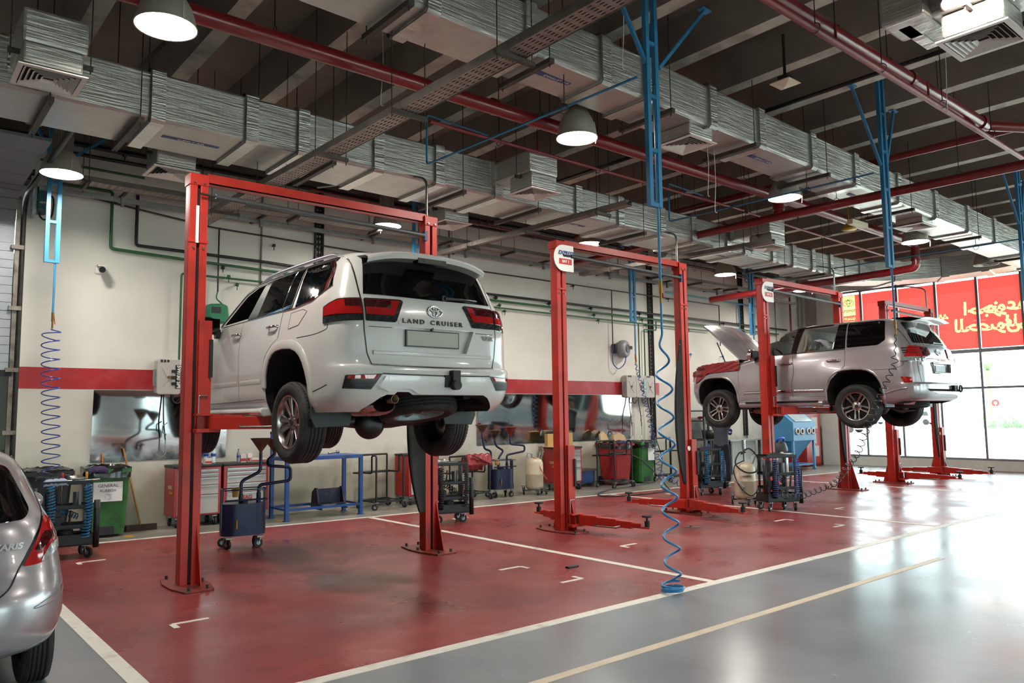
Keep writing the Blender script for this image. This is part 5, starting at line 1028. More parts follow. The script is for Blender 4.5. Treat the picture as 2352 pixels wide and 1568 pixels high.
# ---- cable trays
def tray(name, label, pts, w_, rung=.9, hang=True):
    t = thing(name, label, 'cable tray', (0, 0, 0)); a = Vector(pts[0]); b = Vector(pts[1]); d = (b-a).normalized(); q = Vector((-d.y, d.x, 0)).normalized(); L = (b-a).length; up = Vector((0, 0, 1))
    m_ = MB()
    for s in (-1, 1): m_.bar(a+q*s*w_/2+up*.03, b+q*s*w_/2+up*.03, .006, .075, up=(0, 0, 1)); m_.bar(a+q*s*(w_/2-.015)+up*.067, b+q*s*(w_/2-.015)+up*.067, .03, .004, up=(0, 0, 1))
    m_.build('side_rail', mat('tray_galv', '6d6760', .5, .5, var=.2), t)
    # perforated floor: strips with gaps
    f = MB(); n = 6; ww = w_/n
    for i in range(n): f.bar(a+q*(-w_/2+ww*(i+.5)), b+q*(-w_/2+ww*(i+.5)), ww*.62, .004, up=(0, 0, 1))
    k = int(L/.09)
    for i in range(k): p = a+d*(L*(i+.5)/k); f.bar(p-q*w_/2, p+q*w_/2, .045, .003, up=(0, 0, 1))
    f.build('tray_floor', mat('tray_floor', '8d8078', .5, .4, var=.2), t)
    c = MB(); rr = random.Random(len(label))
    for i in range(4): o = (i-1.5)*w_*.2; c.tube([a+q*(o+rr.uniform(-.01, .01))+d*(L*j/8)+up*(.018+rr.uniform(0, .012)) for j in range(9)], .011, 6)
    c.build('cables', mat('cable_black', '1d1c1c', .6), t)
    if hang:
        s = .5
        while s < L:
            p = a+d*s; h = MB(); h.bar(p-q*(w_/2+.10)-up*.035, p+q*(w_/2+.10)-up*.035, .042, .042, up=(0, 0, 1)); ho = h.build('tray_support', CHAN, t)
            for e in (-1, 1): pp = p+q*e*(w_/2+.08); MB().cyl(pp-up*.10, (pp.x, pp.y, ZC-.005), .005, n=5).build('hanger_rod', ROD, ho)
            s += 1.55
    return t
tray('cable_tray', 'perforated cable tray running from the top centre down to the back wall', [(4.0, 1.0, 4.62), (3.74, 12.0, 4.62)], .22)
tray('cable_tray', 'perforated cable tray parallel to the back wall behind the lifts', [(1.75, 12.1, 5.06), (20.5, 12.0, 5.0)], .26)
tray('cable_tray', 'short cable tray branching between the first and second lifts', [(8.35, 7.3, 4.70), (8.2, 11.9, 4.72)], .12)
tray('cable_tray', 'short cable tray branching towards the third lift', [(12.3, 7.4, 4.70), (11.95, 11.9, 4.72)], .12)
# ---- blue lattice drop columns with air outlets
def truss(x, y, zb, zt, label, braces=((-.85, 0), (.52, .05)), drop=None):
    t = thing('drop_column', label, 'utility drop column', (x, y, 0)); m_ = MB()
    for s in (-1, 1): m_.box(s*.066-.025, s*.066+.025, -.025, .025, zb, zt)
    k = zb
    while k < zt-.1: m_.box(-.042, .042, -.022, .022, k, k+.04); k += .55
    m_.build('lattice_frame', BLUE, t)
    if braces:
        for i, (dx, dy) in enumerate(braces):
            b = MB(); b.bar((dx*.12, 0, zb+1.45), (dx, dy, 6.09), .035); b.box(dx-.08, dx+.08, dy-.04, dy+.04, 6.085, 6.1); b.build('brace', BLUE, t)
    p = MB(); e = drop or zb-.75; p.tube([(.045, 0, 4.96), (.045, 0, e)], .014, 8); p.build('air_pipe_drop', BLUE, t)
    v = MB(); v.cyl((.045, 0, e+.02), (.045, 0, e-.10), .018, n=10).cyl((.045, 0, e-.10), (.045, 0, e-.20), .012, n=8); vo = v.build('coupling', mat('brass', '8d6b36', .35, .9), t); MB().bar((.06, 0, e-.02), (.075, 0, e-.14), .018, .008).build('valve_handle', mat('handle_red', 'a91f22', .5), vo)
    return (x+.045, y, e-.20)
def spiral(name, label, path, r, turns, th, mt, cat='air hose', n=12):
    o = MB().tube(helix_along(path, r, turns, n), th, 7).build(name, mt); return tag(o, label, cat)
HB = mat('hose_blue', '1c3f8f', .35, coat=.3); HC = mat('hose_cyan', '1272a8', .35, coat=.3); HK = mat('hose_dark', '16222b', .4)
e1 = truss(5.86, 4.79, 3.71, 6.45, 'blue lattice drop column in front, hanging from the ceiling above the dangling blue hose', ((-.7, 0), (1.0, .05)))
wig = smooth_path([(e1[0], e1[1], e1[2]), (5.90, 4.79, 2.55), (5.93, 4.79, 2.25)], 8)
def hose_front():
    pts = [Vector(e1), Vector((e1[0]+.0, 4.79, e1[2]-.25))]; K = 150; z0 = e1[2]-.25; z1 = .10
    for i in range(K+1):
        s_ = i/K; z = z0+(z1-z0)*s_; per = .34-.12*s_; a = 2*PI*(9.2*s_**1.12); r = .085*min(1, s_*6)
        pts.append(Vector((e1[0]+.06*s_+r*math.cos(a), 4.79+r*math.sin(a)*.8, z)))
    for i in range(50): a = 2*PI*i/12; pts.append(Vector((e1[0]+.06+.10*math.cos(a)+.02*math.sin(i), 4.80+.09*math.sin(a), .10-.085*min(1, i/14)+.022*(i/50)*2)))
    o = MB().tube(pts, .0115, 8).build('coiled_hose', HC); tag(o, 'bright blue coiled air hose dangling to the floor at the line corner', 'air hose')
hose_front()
e2 = truss(10.93, 4.79, 3.68, 6.45, 'tall blue lattice drop column over the silver car')
e2p = [Vector(e2), Vector((e2[0], 4.79, 2.9))]
for i in range(140):
    s_ = i/139; a = 2*PI*7*s_; e2p.append(Vector((e2[0]-.35*s_**1.5+.06*math.cos(a)*min(1, s_*5), 4.79+.06*math.sin(a), 2.85-2.15*s_)))
truss(16.5, 4.79, 3.68, 6.45, 'blue lattice drop column at the right edge by the windows')
e4 = truss(1.87, 12.1, 3.86, 6.1, 'blue lattice drop column lit by the lamp at the left', ((-.4, 0), (1.0, .05)), drop=3.15)
spiral('coiled_hose', 'dark blue coiled hose hanging at the left in front of the red stripe', [(1.915, 12.1, 2.95), (1.90, 12.1, 2.80), (1.95, 11.95, 1.0)], .11, 15, .008, HB, n=16)
truss(7.85, 12.15, 4.3, 6.1, 'blue lattice drop column behind the right post of the nearest lift')
e5 = truss(13.18, 11.5, 3.74, 6.1, 'blue lattice drop column behind the second lift')
truss(17.45, 11.2, 3.66, 6.1, 'blue lattice drop column beside the left post of the third lift')
spiral('coiled_hose', 'dark coiled hose drooping from the second lift bay down to the floor', [(e5[0], 11.5, e5[2]), (13.3, 11.4, 2.3), (13.5, 11.3, 1.2), (13.6, 11.2, .35), (13.75, 10.6, .10), (13.9, 10.2, .06)], lambda s: .03+.05*s, 30, .008, HB)
spiral('coiled_hose', 'dark coiled hose hanging before the silver car and sweeping to the trolley', [Vector(e2), (e2[0], 4.79, 2.75), (11.02, 4.85, 2.3), (10.8, 5.05, 1.75), (10.95, 5.4, 1.1), (11.2, 5.9, .62), (11.3, 6.5, .38), (11.45, 6.9, .33), (11.75, 7.05, .42)], lambda s: .045 if s > .08 else .012, 40, .007, HK)
# thin hanging wires and small fittings
for i, (x, y, z, l) in enumerate(((4.2, 7.2, 6.1, 1.0), (8.6, 6.1, 5.3, .7), (8.75, 6.1, 5.3, .9), (9.8, 3.5, 6.62, 1.4), (5.7, 5.0, 6.1, .95))):
    o = MB().tube(smooth_path([(x, y, z), (x+.01, y, z-l*.5), (x-.01, y+.01, z-l*.95), (x+.02, y, z-l)], 5), .004, 5).build('loose_cord', WHITE); tag(o, ['loose pale cord hanging left of the cable tray', 'pale cord under the exhaust diffuser, shorter of two', 'pale cord under the exhaust diffuser, longer of two', 'pale cord hanging near the red pipes at the top right', 'pale cord hanging beside the front drop column'][i], 'cord')
ap = thing('ceiling_sensor', 'white rectangular sensor hanging on a black rod at the top right', 'sensor', (8.05, 4.6, 5.50)); m_ = MB()
m_.add([(-.11, -.11, .02), (.11, -.11, .02), (.11, .11, .02), (-.11, .11, .02), (-.13, -.13, .0), (.13, -.13, 0), (.13, .13, 0), (-.13, .13, 0), (0, 0, -.03)], [(0, 1, 2, 3), (0, 4, 5, 1), (1, 5, 6, 2), (2, 6, 7, 3), (3, 7, 4, 0), (4, 8, 5), (5, 8, 6), (6, 8, 7), (7, 8, 4)]); m_.build('sensor_plate', mat('sensor_cream', 'd8c8b0', .5), ap)
MB().box(-.06, .06, -.06, .06, .02, .09).build('sensor_base', DARKMET, ap); MB().cyl((0, 0, .09), (0, 0, .6), .018, n=8).build('sensor_rod', BLKM, ap)
ex = thing('hanging_light_box', 'cream box light hanging before the windows beside a yellow fitting', 'light box', (13.0, 6.2, 4.86)); MB().box(-.28, .28, -.05, .05, 0, .09).build('box_body', mat('box_cream', 'cdbf9c', .5), ex, bevel=.008)
for x in (-.15, .15): MB().cyl((x, 0, .09), (x*.3, 0, 1.2), .004, n=5).build('hanger_wire', ROD, ex)
ye = MB(); ye.T = Matrix.Translation((13.5, 6.6, 4.95)); ye.lathe([(0, .12), (.06, .11), (.12, .03), (.13, 0), (0, 0)], 20); ye.cyl((0, 0, .1), (0, 0, 1.67), .008, n=6); tag(ye.build('yellow_sounder', mat('yellow_fit', 'b8940f', .5)), 'yellow round fitting behind the cream box light', 'alarm')
# ============================================================ things on the walls, the roller door, window posters, the street outside
GRN = mat('pipe_green', '1f5a35', .4, var=.1); GAL = mat('galvanised', '8f9290', .45, .6, var=.15, vs=8); CABB = mat('box_grey', 'b5b1ac', .5)
yw = YW-.09
def wpipe(name, label, cat, paths, r, mt, clampx=(), part='pipe_run'):
    t = thing(name, label, cat, (0, 0, 0))
    for p in paths: MB().tube(round_path([(x, yw if len(q) == 0 else q[0], z) for (x, z, *q) in p], .05), r, 9).build(part, mt, t)
    z = paths[0][-1][1]
    for x in clampx:
        c = MB(); c.cyl((x-.02, yw, z), (x+.02, yw, z), r+.012, n=10).bar((x, yw, z), (x, YW, z), .02).bar((x, yw, z+.0), (x, yw, z-.09), .012); c.build('pipe_clamp', mt, t)
    return t
cl = [4.6, 5.8, 8.4, 10.6, 12.2, 13.6, 15.4, 17.2, 19.1]
wpipe('lubricant_pipe', 'black wall pipe, uppermost of the three pipes above the red stripe', 'wall pipe', [[(3.21, 5.3), (3.21, 4.48), (5.3, 4.46), (8, 4.36), (22.5, 4.28)]], .026, BLKM, cl)
wpipe('lubricant_pipe', 'green wall pipe just below the black one', 'wall pipe', [[(2.0, 5.29), (2.84, 5.29), (2.84, 4.38), (3.93, 4.34), (8, 4.24), (22.0, 4.12)]], .024, GRN, [x+.1 for x in cl])
wpipe('lubricant_pipe', 'lowest green wall pipe feeding the grey reel boxes', 'wall pipe', [[(3.92, 2.66), (3.92, 4.10), (8, 4.08), (18.4, 4.0)], [(15.34, 2.66), (15.34, 4.03)], [(15.56, 2.66), (15.56, 3.88), (16.05, 3.88), (16.05, 4.12)]], .018, GRN, [x+.25 for x in cl])
wpipe('air_line', 'thin dark compressed-air line above the green pipes', 'wall pipe', [[(2.0, 5.2), (4.4, 4.95), (9, 4.84), (14.35, 4.80), (18.9, 4.78)], [(4.52, 4.93), (4.52, 3.85)], [(14.35, 4.8), (14.35, 3.4)], [(18.9, 4.78), (18.9, 3.6)]], .014, BLKM, [5.5, 10.1, 13, 16.6])
wpipe('blue_air_line', 'light blue pipe high on the wall behind the third lift', 'wall pipe', [[(16.5, 4.95), (21.0, 4.9), (21.0, 3.3)], [(19.9, 4.9), (19.9, 3.4)]], .022, mat('pipe_cyan', '3f9ec4', .4), [17.5, 19])
wpipe('soffit_pipe', 'dark pipe pair running just under the soffit at the top of the wall', 'wall pipe', [[(1.0, 5.95), (22, 5.93)], [(1.0, 5.8), (22, 5.80)]], .03, BLKM, [3, 6.4, 9])
wpipe('soffit_pipe', 'green pipe below the dark pair at the upper left of the wall', 'wall pipe', [[(1.0, 5.62), (3.3, 5.60)]], .02, GRN)
t = thing('cable_trunking', 'long galvanised angle running along the wall above all the pipes', 'trunking', (0, 0, 0)); MB().box(1.8, 22.5, 12.86, 12.93, 5.06, 5.13).build('angle_rail', GAL, t)
for i in range(9):
    x = 2.9+2.2*i; b = MB().box(x-.02, x+.02, 12.5, 13.3, 5.13, 5.17); bo = b.build('bracket_arm', CHAN, t); MB().box(x-.02, x+.02, 12.80, 12.86, 4.98, 5.14).build('bracket_clip', GAL, bo)
for i, x in enumerate((6.4, 15.9, 20.1)):
    t = thing('cable_ladder', ['dark perforated cable channel rising behind the white car', 'perforated cable channel beside the reel boxes on the right', 'perforated cable channel behind the third lift'][i], 'cable channel', (0, 0, 0)); m_ = MB(); z0 = 3.0 if i == 0 else 1.0
    for s in (-1, 1): m_.box(x+s*.075-.012, x+s*.075+.012, YW-.06, YW, z0, 5.9)
    for k in range(int((5.9-z0)/.10)): m_.box(x-.07, x+.07, YW-.03, YW-.02, z0+.1*k, z0+.1*k+.06)
    m_.build('channel_rail', DARKMET, t); MB().tube([(x-.02, YW-.05, 5.9), (x-.02, YW-.05, z0)], .012, 6).tube([(x+.03, YW-.05, 5.9), (x+.03, YW-.05, z0-.2)], .010, 6).build('cables', BLK, t)
for i, x in enumerate((5.3, 9.4, 17.0, 22.0)):
    tag(MB().tube([(x, YW-.02, 5.9), (x, YW-.02, 2.6 if i else 4.0)], .016, 8).box(x-.05, x+.05, YW-.06, YW, 3.0+(.9 if i == 0 else 0), 3.1+(.9 if i == 0 else 0)).build('conduit', GAL), 'pale vertical conduit on the wall, number %d from the left' % (i+1) if False else ['pale vertical conduit behind the white car roof', 'pale vertical conduit right of the white car', 'pale vertical conduit above the open bonnet', 'pale vertical conduit by the far corner'][i], 'conduit')
# steel mirror sheets
MIR = bpy.data.materials.new('mirror_sheet'); MIR.use_nodes = True
def _mir():
    nt_ = MIR.node_tree; N = nt_.nodes; L = nt_.links; b = N['Principled BSDF']; b.inputs['Metallic'].default_value = 1; b.inputs['Base Color'].default_value = lin('c9cccb')
    g = N.new('ShaderNodeNewGeometry'); n = N.new('ShaderNodeTexNoise'); n.inputs['Scale'].default_value = .9; n.inputs['Detail'].default_value = 1; L.new(g.outputs['Position'], n.inputs[0])
    bp = N.new('ShaderNodeBump'); bp.inputs['Strength'].default_value = .35; bp.inputs['Distance'].default_value = .03; L.new(n.outputs['Fac'], bp.inputs['Height']); L.new(bp.outputs[0], b.inputs['Normal'])
    s = N.new('ShaderNodeSeparateXYZ'); L.new(g.outputs['Position'], s.inputs[0]); n2 = N.new('ShaderNodeTexNoise'); n2.inputs['Scale'].default_value = 5; n2.inputs['Detail'].default_value = 8; L.new(g.outputs['Position'], n2.inputs[0])
    a = N.new('ShaderNodeMath'); a.operation = 'MULTIPLY_ADD'; L.new(n2.outputs['Fac'], a.inputs[0]); a.inputs[1].default_value = -.7; L.new(s.outputs['Z'], a.inputs[2])
    r = N.new('ShaderNodeMapRange'); r.inputs['From Min'].default_value = .60; r.inputs['From Max'].default_value = .95; r.inputs['To Min'].default_value = .4; r.inputs['To Max'].default_value = .05; L.new(a.outputs[0], r.inputs[0]); L.new(r.outputs[0], b.inputs['Roughness'])
    r2 = N.new('ShaderNodeMapRange'); r2.inputs['From Min'].default_value = .6; r2.inputs['From Max'].default_value = .9; L.new(a.outputs[0], r2.inputs[0])
    mx = N.new('ShaderNodeMix'); mx.data_type = 'RGBA'; L.new(r2.outputs[0], mx.inputs['Factor']); mx.inputs['A'].default_value = lin('4a4a49'); mx.inputs['B'].default_value = lin('c9cccb'); L.new(mx.outputs['Result'], b.inputs['Base Color'])
_mir()
for a, b, l in ((2.68, 4.74, 'polished steel sheet on the wall reflecting the oil drainer, behind the nearest lift'), (10.1, 12.55, 'polished steel sheet on the wall right of the white car'), (12.57, 15.0, 'polished steel sheet on the wall below the grey reel boxes')):
    tag(MB().add([(a, YW-.012, 1.05), (b, YW-.012, 1.05), (b, YW-.095, 2.155), (a, YW-.095, 2.155), (a, YW-.004, 1.05), (b, YW-.004, 1.05), (b, YW-.087, 2.155), (a, YW-.087, 2.155)], [(0, 1, 2, 3), (7, 6, 5, 4), (0, 4, 5, 1), (3, 2, 6, 7), (1, 5, 6, 2), (0, 3, 7, 4)]).build('steel_mirror', MIR), l, 'mirror')
# reel boxes with oil guns
def reel_box(x, n, labels, label, txtcol=WHITE, band=BLKT):
    t = thing('reel_box', label, 'hose reel', (x, YW-.17, 2.09)); 
    for i in range(n):
        x0 = i*.36; b = MB(); b.prism([(x0, .02), (x0+.03, 0), (x0+.33, 0), (x0+.36, .02), (x0+.36, .54), (x0+.33, .57), (x0+.03, .57), (x0, .54)], (0, -.17, 0), (0, .15, 0), (1, 0, 0), (0, 0, 1)); bo = b.build('reel_casing', CABB, t, bevel=.012)
        for a in ((x0+.08, .12, x0+.18, .24), (x0+.18, .24, x0+.08, .42), (x0+.28, .12, x0+.18, .24), (x0+.28, .42, x0+.18, .24)): MB().bar((a[0], -.024, a[1]), (a[2], -.024, a[3]), .006).build('casing_rib', CABB, bo)
        MB().cyl((x0+.18, -.02, .28), (x0+.18, -.06, .28), .022, n=8).build('lock_knob', mat('brass', '8d6b36', .35, .9), bo)
        for k in range(3): MB().box(x0+.05+.05*k, x0+.08+.05*k, -.026, -.02, .52, .56).build('vent_slot', BLK, bo)
        o = x0+.12; h = MB(); h.tube(smooth_path([(o, .03, .0), (o, .02, -.15), (o+.02*i, -.02, -.45), (o+.03, -.03, -.72)], 5), .011, 7); ho = h.build('oil_hose', BLK, t)
        gn = MB(); gn.tube(smooth_path([(o+.03, -.03, -.62), (o+.035, -.03, -.82), (o+.03, -.03, -.95), (o-.06, -.05, -1.0)], 4), .010, 7); gn.tube([(o+.05, -.04, -.45), (o-.02, -.05, -.50), (o-.02, -.05, -.60), (o+.04, -.04, -.64)], .010, 6); gn.build('oil_gun', STEEL, ho)
        MB().tube(smooth_path([(o+.15, .03, 0), (o+.15, .03, -.10), (o+.22, .02, -.14), (o+.30, .03, -.06)], 4), .012, 6).build('feed_hose', BLK, t)
    MB().box(-.05, 0, .02, .04, .14, .40).build('side_bracket', GAL, t)
    for i, tx in labels:
        x0 = i*.36+.28; lo = MB().box(x0-.0, x0+.10, -.028, -.0215, .10, .48).build('label_band', band, t); text_mesh(tx, .085, 'label_text', txtcol, lo, basis((x0+.05, -.029, .29), (0, 0, -1), (1, 0, 0)), .001, bold=.003)
        for k in range(3): MB().box(x0-.06, x0-.0, -.03, -.02, .15+.10*k, .20+.10*k).build('hinge', BLK, t)
    return t
reel_box(3.56, 1, [(0, '5W/30 SM')], 'grey hose reel box with black 5W/30 SM label, by the nearest lift')
reel_box(14.72, 3, [(1, '0W/20 SN')], 'row of three joined grey hose reel boxes by the second lift', mat('teal_text', 'cfe3e6', .5), mat('teal_band', '4f7f8a', .5))
hr = thing('hose_reel', 'round grey hose reel on the wall between the second lift posts', 'hose reel', (14.66, YW-.02, 3.32)); m_ = MB(); m_.lathe([(0, .24), (.10, .24), (.19, .22), (.225, .17), (.23, .12), (.225, .06), (.18, .03), (0, .03)], 36, (0, 0, 0), (.25, -1, 0)); m_.build('reel_casing', mat('reel_grey', '8f9296', .4), hr)
MB().lathe([(0, .25), (.10, .25), (.115, .236)], 28, (0, 0, 0), (.25, -1, 0)).build('reel_cap', mat('reel_dark', '3b3d41', .4), hr); MB().box(-.26, -.22, -.1, .02, -.12, .12).build('wall_bracket', DARKMET, hr); MB().box(.2, .28, -.2, -.1, -.0, .08).build('hose_outlet', DARKMET, hr)
tag(MB().tube(smooth_path([(14.35, yw, 3.42), (14.33, yw, 3.0), (14.40, yw-.03, 2.86), (14.52, yw-.05, 2.82), (14.66, yw-.1, 2.95), (14.68, yw-.14, 3.14)], 6), .012, 7).build('feed_hose_loop', HB), 'blue hose looping from the wall pipe to the round reel', 'air hose')
gr = thing('hose_reel', 'green hose reel on the wall behind the white car windscreen', 'hose reel', (4.5, YW-.04, 3.46)); gm = mat('reel_green', '17734a', .4); m_ = MB(); m_.prism([(-.17, -.16), (.14, -.16), (.17, -.05), (.15, .14), (.05, .17), (-.17, .15)], (0, -.22, 0), (0, 0, 0), (1, 0, 0), (0, 0, 1)); m_.build('reel_casing', gm, gr, bevel=.03)
MB().box(-.13, .02, -.235, -.22, 0, .10).build('reel_window', BLKT, gr); tag(MB().tube(smooth_path([(4.52, yw, 3.86), (4.50, yw, 3.74), (4.55, yw-.05, 3.66), (4.62, yw-.1, 3.58)], 5), .012, 7).build('feed_hose_loop', GRN), 'green hose dropping from the wall line to the green reel', 'air hose')
# CCTV, junction boxes
cc = thing('security_camera', 'white bullet security camera on the wall at the left', 'camera', (2.72, YW-.02, 4.03)); MB().box(-.07, .05, -.02, .02, -.06, .06).build('camera_base', WHITE, cc, bevel=.01); m_ = MB(); m_.cyl((.02, -.02, .02), (-.03, -.30, -.04), .05, n=18); m_.bar((.0, -.05, .07), (-.035, -.33, .015), .12, .012); m_.build('camera_body', WHITE, cc)
MB().cyl((-.03, -.30, -.04), (-.034, -.312, -.043), .047, n=18).build('camera_face', BLKT, cc)
op = thing('door_operator', 'dark teal roller door motor box at the upper left', 'door motor', (1.86, 13.0, 4.95)); MB().box(-.08, .08, -.08, .28, -.18, .18).build('motor_casing', mat('operator_teal', '16393f', .45), op, bevel=.03); MB().box(-.11, -.08, -.06, .29, -.24, .24).build('back_plate', GAL, op); text_mesh('alpha', .045, 'lettering', WHITE, op, basis((0, -.082, -.06), (1, 0, 0), (0, 0, 1)), .001, shear=.2)
MB().tube(smooth_path([(.08, .1, .12), (.15, .08, .05), (.14, .08, -.2), (.05, .08, -.28), (-.01, .08, -.24), (-.02, .08, -.17)], 5), .014, 8).build('motor_cable', BLK, op)
# roller door with its tracks
dr = thing('sectional_door', 'grey sectional door partly raised at the left edge', 'sectional door', (0, 0, 0)); DP = mat('door_grey', '9aa0a6', .45, .2, var=.06); m_ = MB()
for k in range(18):
    z0 = 2.42+.125*k; m_.box(-3.5, 1.56, 13.22, 13.26, z0, z0+.118)
m_.build('ribbed_panel', DP, dr); MB().box(-3.5, 1.6, 13.19, 13.27, 2.34, 2.43).build('bottom_seal', BLK, dr)
u = MB(); dg_ = mat('door_dark', '6f6d72', .55)
for k in range(5):
    a0 = PI/2*k/5; a1 = PI/2*(k+1)/5-.02; p = lambda a: (12.64+.6*math.cos(a), 4.42+.6*math.sin(a)); (ya, za), (yb, zb) = p(a0), p(a1); u.add([(-3.5, ya, za), (1.56, ya, za), (1.56, yb, zb), (-3.5, yb, zb), (-3.5, ya+.02, za+.03), (1.56, ya+.02, za+.03), (1.56, yb+.02, zb+.03), (-3.5, yb+.02, zb+.03)], [(0, 1, 2, 3), (7, 6, 5, 4), (1, 5, 6, 2), (0, 4, 5, 1), (3, 2, 6, 7)])
for k in range(4): u.box(-3.5, 1.56, 12.64-.56*(k+1)+.01, 12.64-.56*k, 5.02, 5.06)
u.build('upper_panel', dg_, dr)
tr = MB(); pth = [(1.66, 13.2, 0), (1.66, 13.2, 4.66)]+[(1.66, 12.86+.34*math.cos(a), 4.66+.34*math.sin(a)) for a in [PI/2*i/8 for i in range(1, 9)]]+[(1.66, 9.2, 5.0)]
tr.tube(pth, .035, 8); tr.build('door_track', DARKMET, dr); q = MB(); q.box(1.57, 1.63, 13.2, 13.28, 0, 5.0)
for k in range(5): q.box(1.52, 1.68, 13.15, 13.24, .6+.9*k, .66+.9*k)
q.build('door_jamb', mat('jamb_metal', '847d74', .5, .4, var=.3, vs=6, dirt='4b3f36', ds=4), dr)
h = MB(); h.bar((1.68, 9.6, 4.98), (2.50, 9.29, 6.12), .045, .006, up=(0, -1, 0)); h.bar((1.66, 9.64, 4.9), (1.66, 9.64, 6.12), .045, .006); h.box(1.63, 1.69, 9.15, 9.7, 4.97, 5.05)
for k in range(22):
    f = k/22; q = Vector((1.66, 9.60, 5.0)).lerp(Vector((1.66, 9.60, 6.1)), f); h.cyl(q, q+Vector((0, -.005, 0)), .006, n=6)
h.build('track_hanger', mat('angle_dark', '45413e', .5, .6), dr)
sh = MB(); sh.cyl((-3.5, 13.05, 5.35), (1.75, 13.05, 5.35), .05, n=12); sh.box(1.5, 1.7, 12.95, 13.3, 5.2, 5.5); sh.build('spring_shaft', DARKMET, dr)
gd = MB()
for x in (-2.6, -1.2, .2, 1.45): gd.box(x-.04, x+.04, 13.42, 13.5, 0, 2.5)
gd.box(-3.6, 1.6, 13.42, 13.5, 1.2, 1.28); tag(gd.build('gate_frame', mat('gate_grey', '7d8578', .5)), 'grey framed gate standing in the opening under the raised door', 'gate')
# corner pipes, red cabinet
tag(MB().cyl((23.35, 13.1, 0), (23.35, 13.1, 6.0), .075, n=16).cyl((23.35, 13.1, 2.6), (23.35, 13.1, 2.72), .09, n=16).cyl((23.35, 13.1, .2), (23.35, 13.1, .32), .09, n=16).build('drain_pipe', mat('pipe_grey', '8e918f', .4)), 'grey vertical drain pipe in the far corner', 'drain pipe')
rc = thing('fire_cabinet', 'tall red cabinet with papers stuck on it in the far corner', 'cabinet', (22.65, 12.95, 0)); MB().box(-.45, .45, -.38, .35, .02, 2.0).build('cabinet_body', mat('cabinet_red', 'a52a2a', .45, var=.08), rc, bevel=.01); MB().box(-.42, .42, -.395, -.38, .08, 1.95).build('door', mat('cabinet_door_red', 'c23a2e', .4), rc)
for (a, b, c, d) in ((-.02, .20, 1.62, 1.9), (-.10, .26, 1.15, 1.5), (-.02, .16, .7, 1.0), (-.06, .30, .3, .62)): MB().box(a, b, -.40, -.396, c, d).build('paper_notice', mat('paper', 'ecebe8', .7), rc)
text_mesh('8', .2, 'lettering', WHITE, rc, basis((-.26, -.397, 1.75), (1, 0, 0), (0, 0, 1)), .002)
# window posters (printed on the outside, read mirrored from inside)
POS = bpy.data.materials.new('poster_film'); POS.use_nodes = True
def _film(mt, c, f=.55):
    N = mt.node_tree.nodes; L = mt.node_tree.links; N.remove(N['Principled BSDF']); d = N.new('ShaderNodeBsdfDiffuse'); d.inputs[0].default_value = lin(c); q = N.new('ShaderNodeBsdfTranslucent'); q.inputs[0].default_value = lin(c); m_ = N.new('ShaderNodeMixShader'); m_.inputs[0].default_value = f; L.new(d.outputs[0], m_.inputs[1]); L.new(q.outputs[0], m_.inputs[2]); L.new(m_.outputs[0], N['Material Output'].inputs[0])
_film(POS, 'c03c36', .5); POY = bpy.data.materials.new('poster_yellow'); POY.use_nodes = True; _film(POY, 'cdb872', .5)
def script_tris(txt, size, y, z, grow):
    """triangles of a word in the window plane, mirrored as it reads from inside"""
    cu = bpy.data.curves.new('t', 'FONT'); cu.body = txt; cu.size = size; cu.align_x = 'CENTER'; cu.align_y = 'CENTER'; cu.resolution_u = 3; cu.offset = grow
    o = bpy.data.objects.new('t', cu); COL.objects.link(o); dg = bpy.context.evaluated_depsgraph_get(); dg.update(); me = bpy.data.meshes.new_from_object(o.evaluated_get(dg)); bpy.data.objects.remove(o); bpy.data.curves.remove(cu)
    me.calc_loop_triangles(); V = [(y+v.co.x, z+v.co.y) for v in me.vertices]; T = [tuple(V[i] for i in t.vertices) for t in me.loop_triangles]; bpy.data.meshes.remove(me); return T
WORDS = [('\ufedd\ufeee\ufebc\ufea4\ufee0\ufedf', .50, 7.98, 4.05), ('\ufef0\ufee0\ufecb', .44, 7.20, 4.08), ('\ufeb0\ufea0\ufea3\ufe8d', .50, 8.08, 4.52), ('\u064b\ufe8d\ufeaa\ufecb\ufeee\ufee3', .50, 7.38, 4.55), ('\ufeb4\ufee7\ufe8e\ufef4\ufebb', .44, 9.55, 4.45), ('QUALITY', .10, 11.88, 4.60), ('SERVICE', .10, 11.88, 4.48)]
LB = ['red poster film with a cream emblem panel at the window corner', 'red poster film in the second upper window', 'red poster film behind the far lift crossbeam', 'red poster film with the left half of the pale script', 'red poster film with the right half of the pale script']
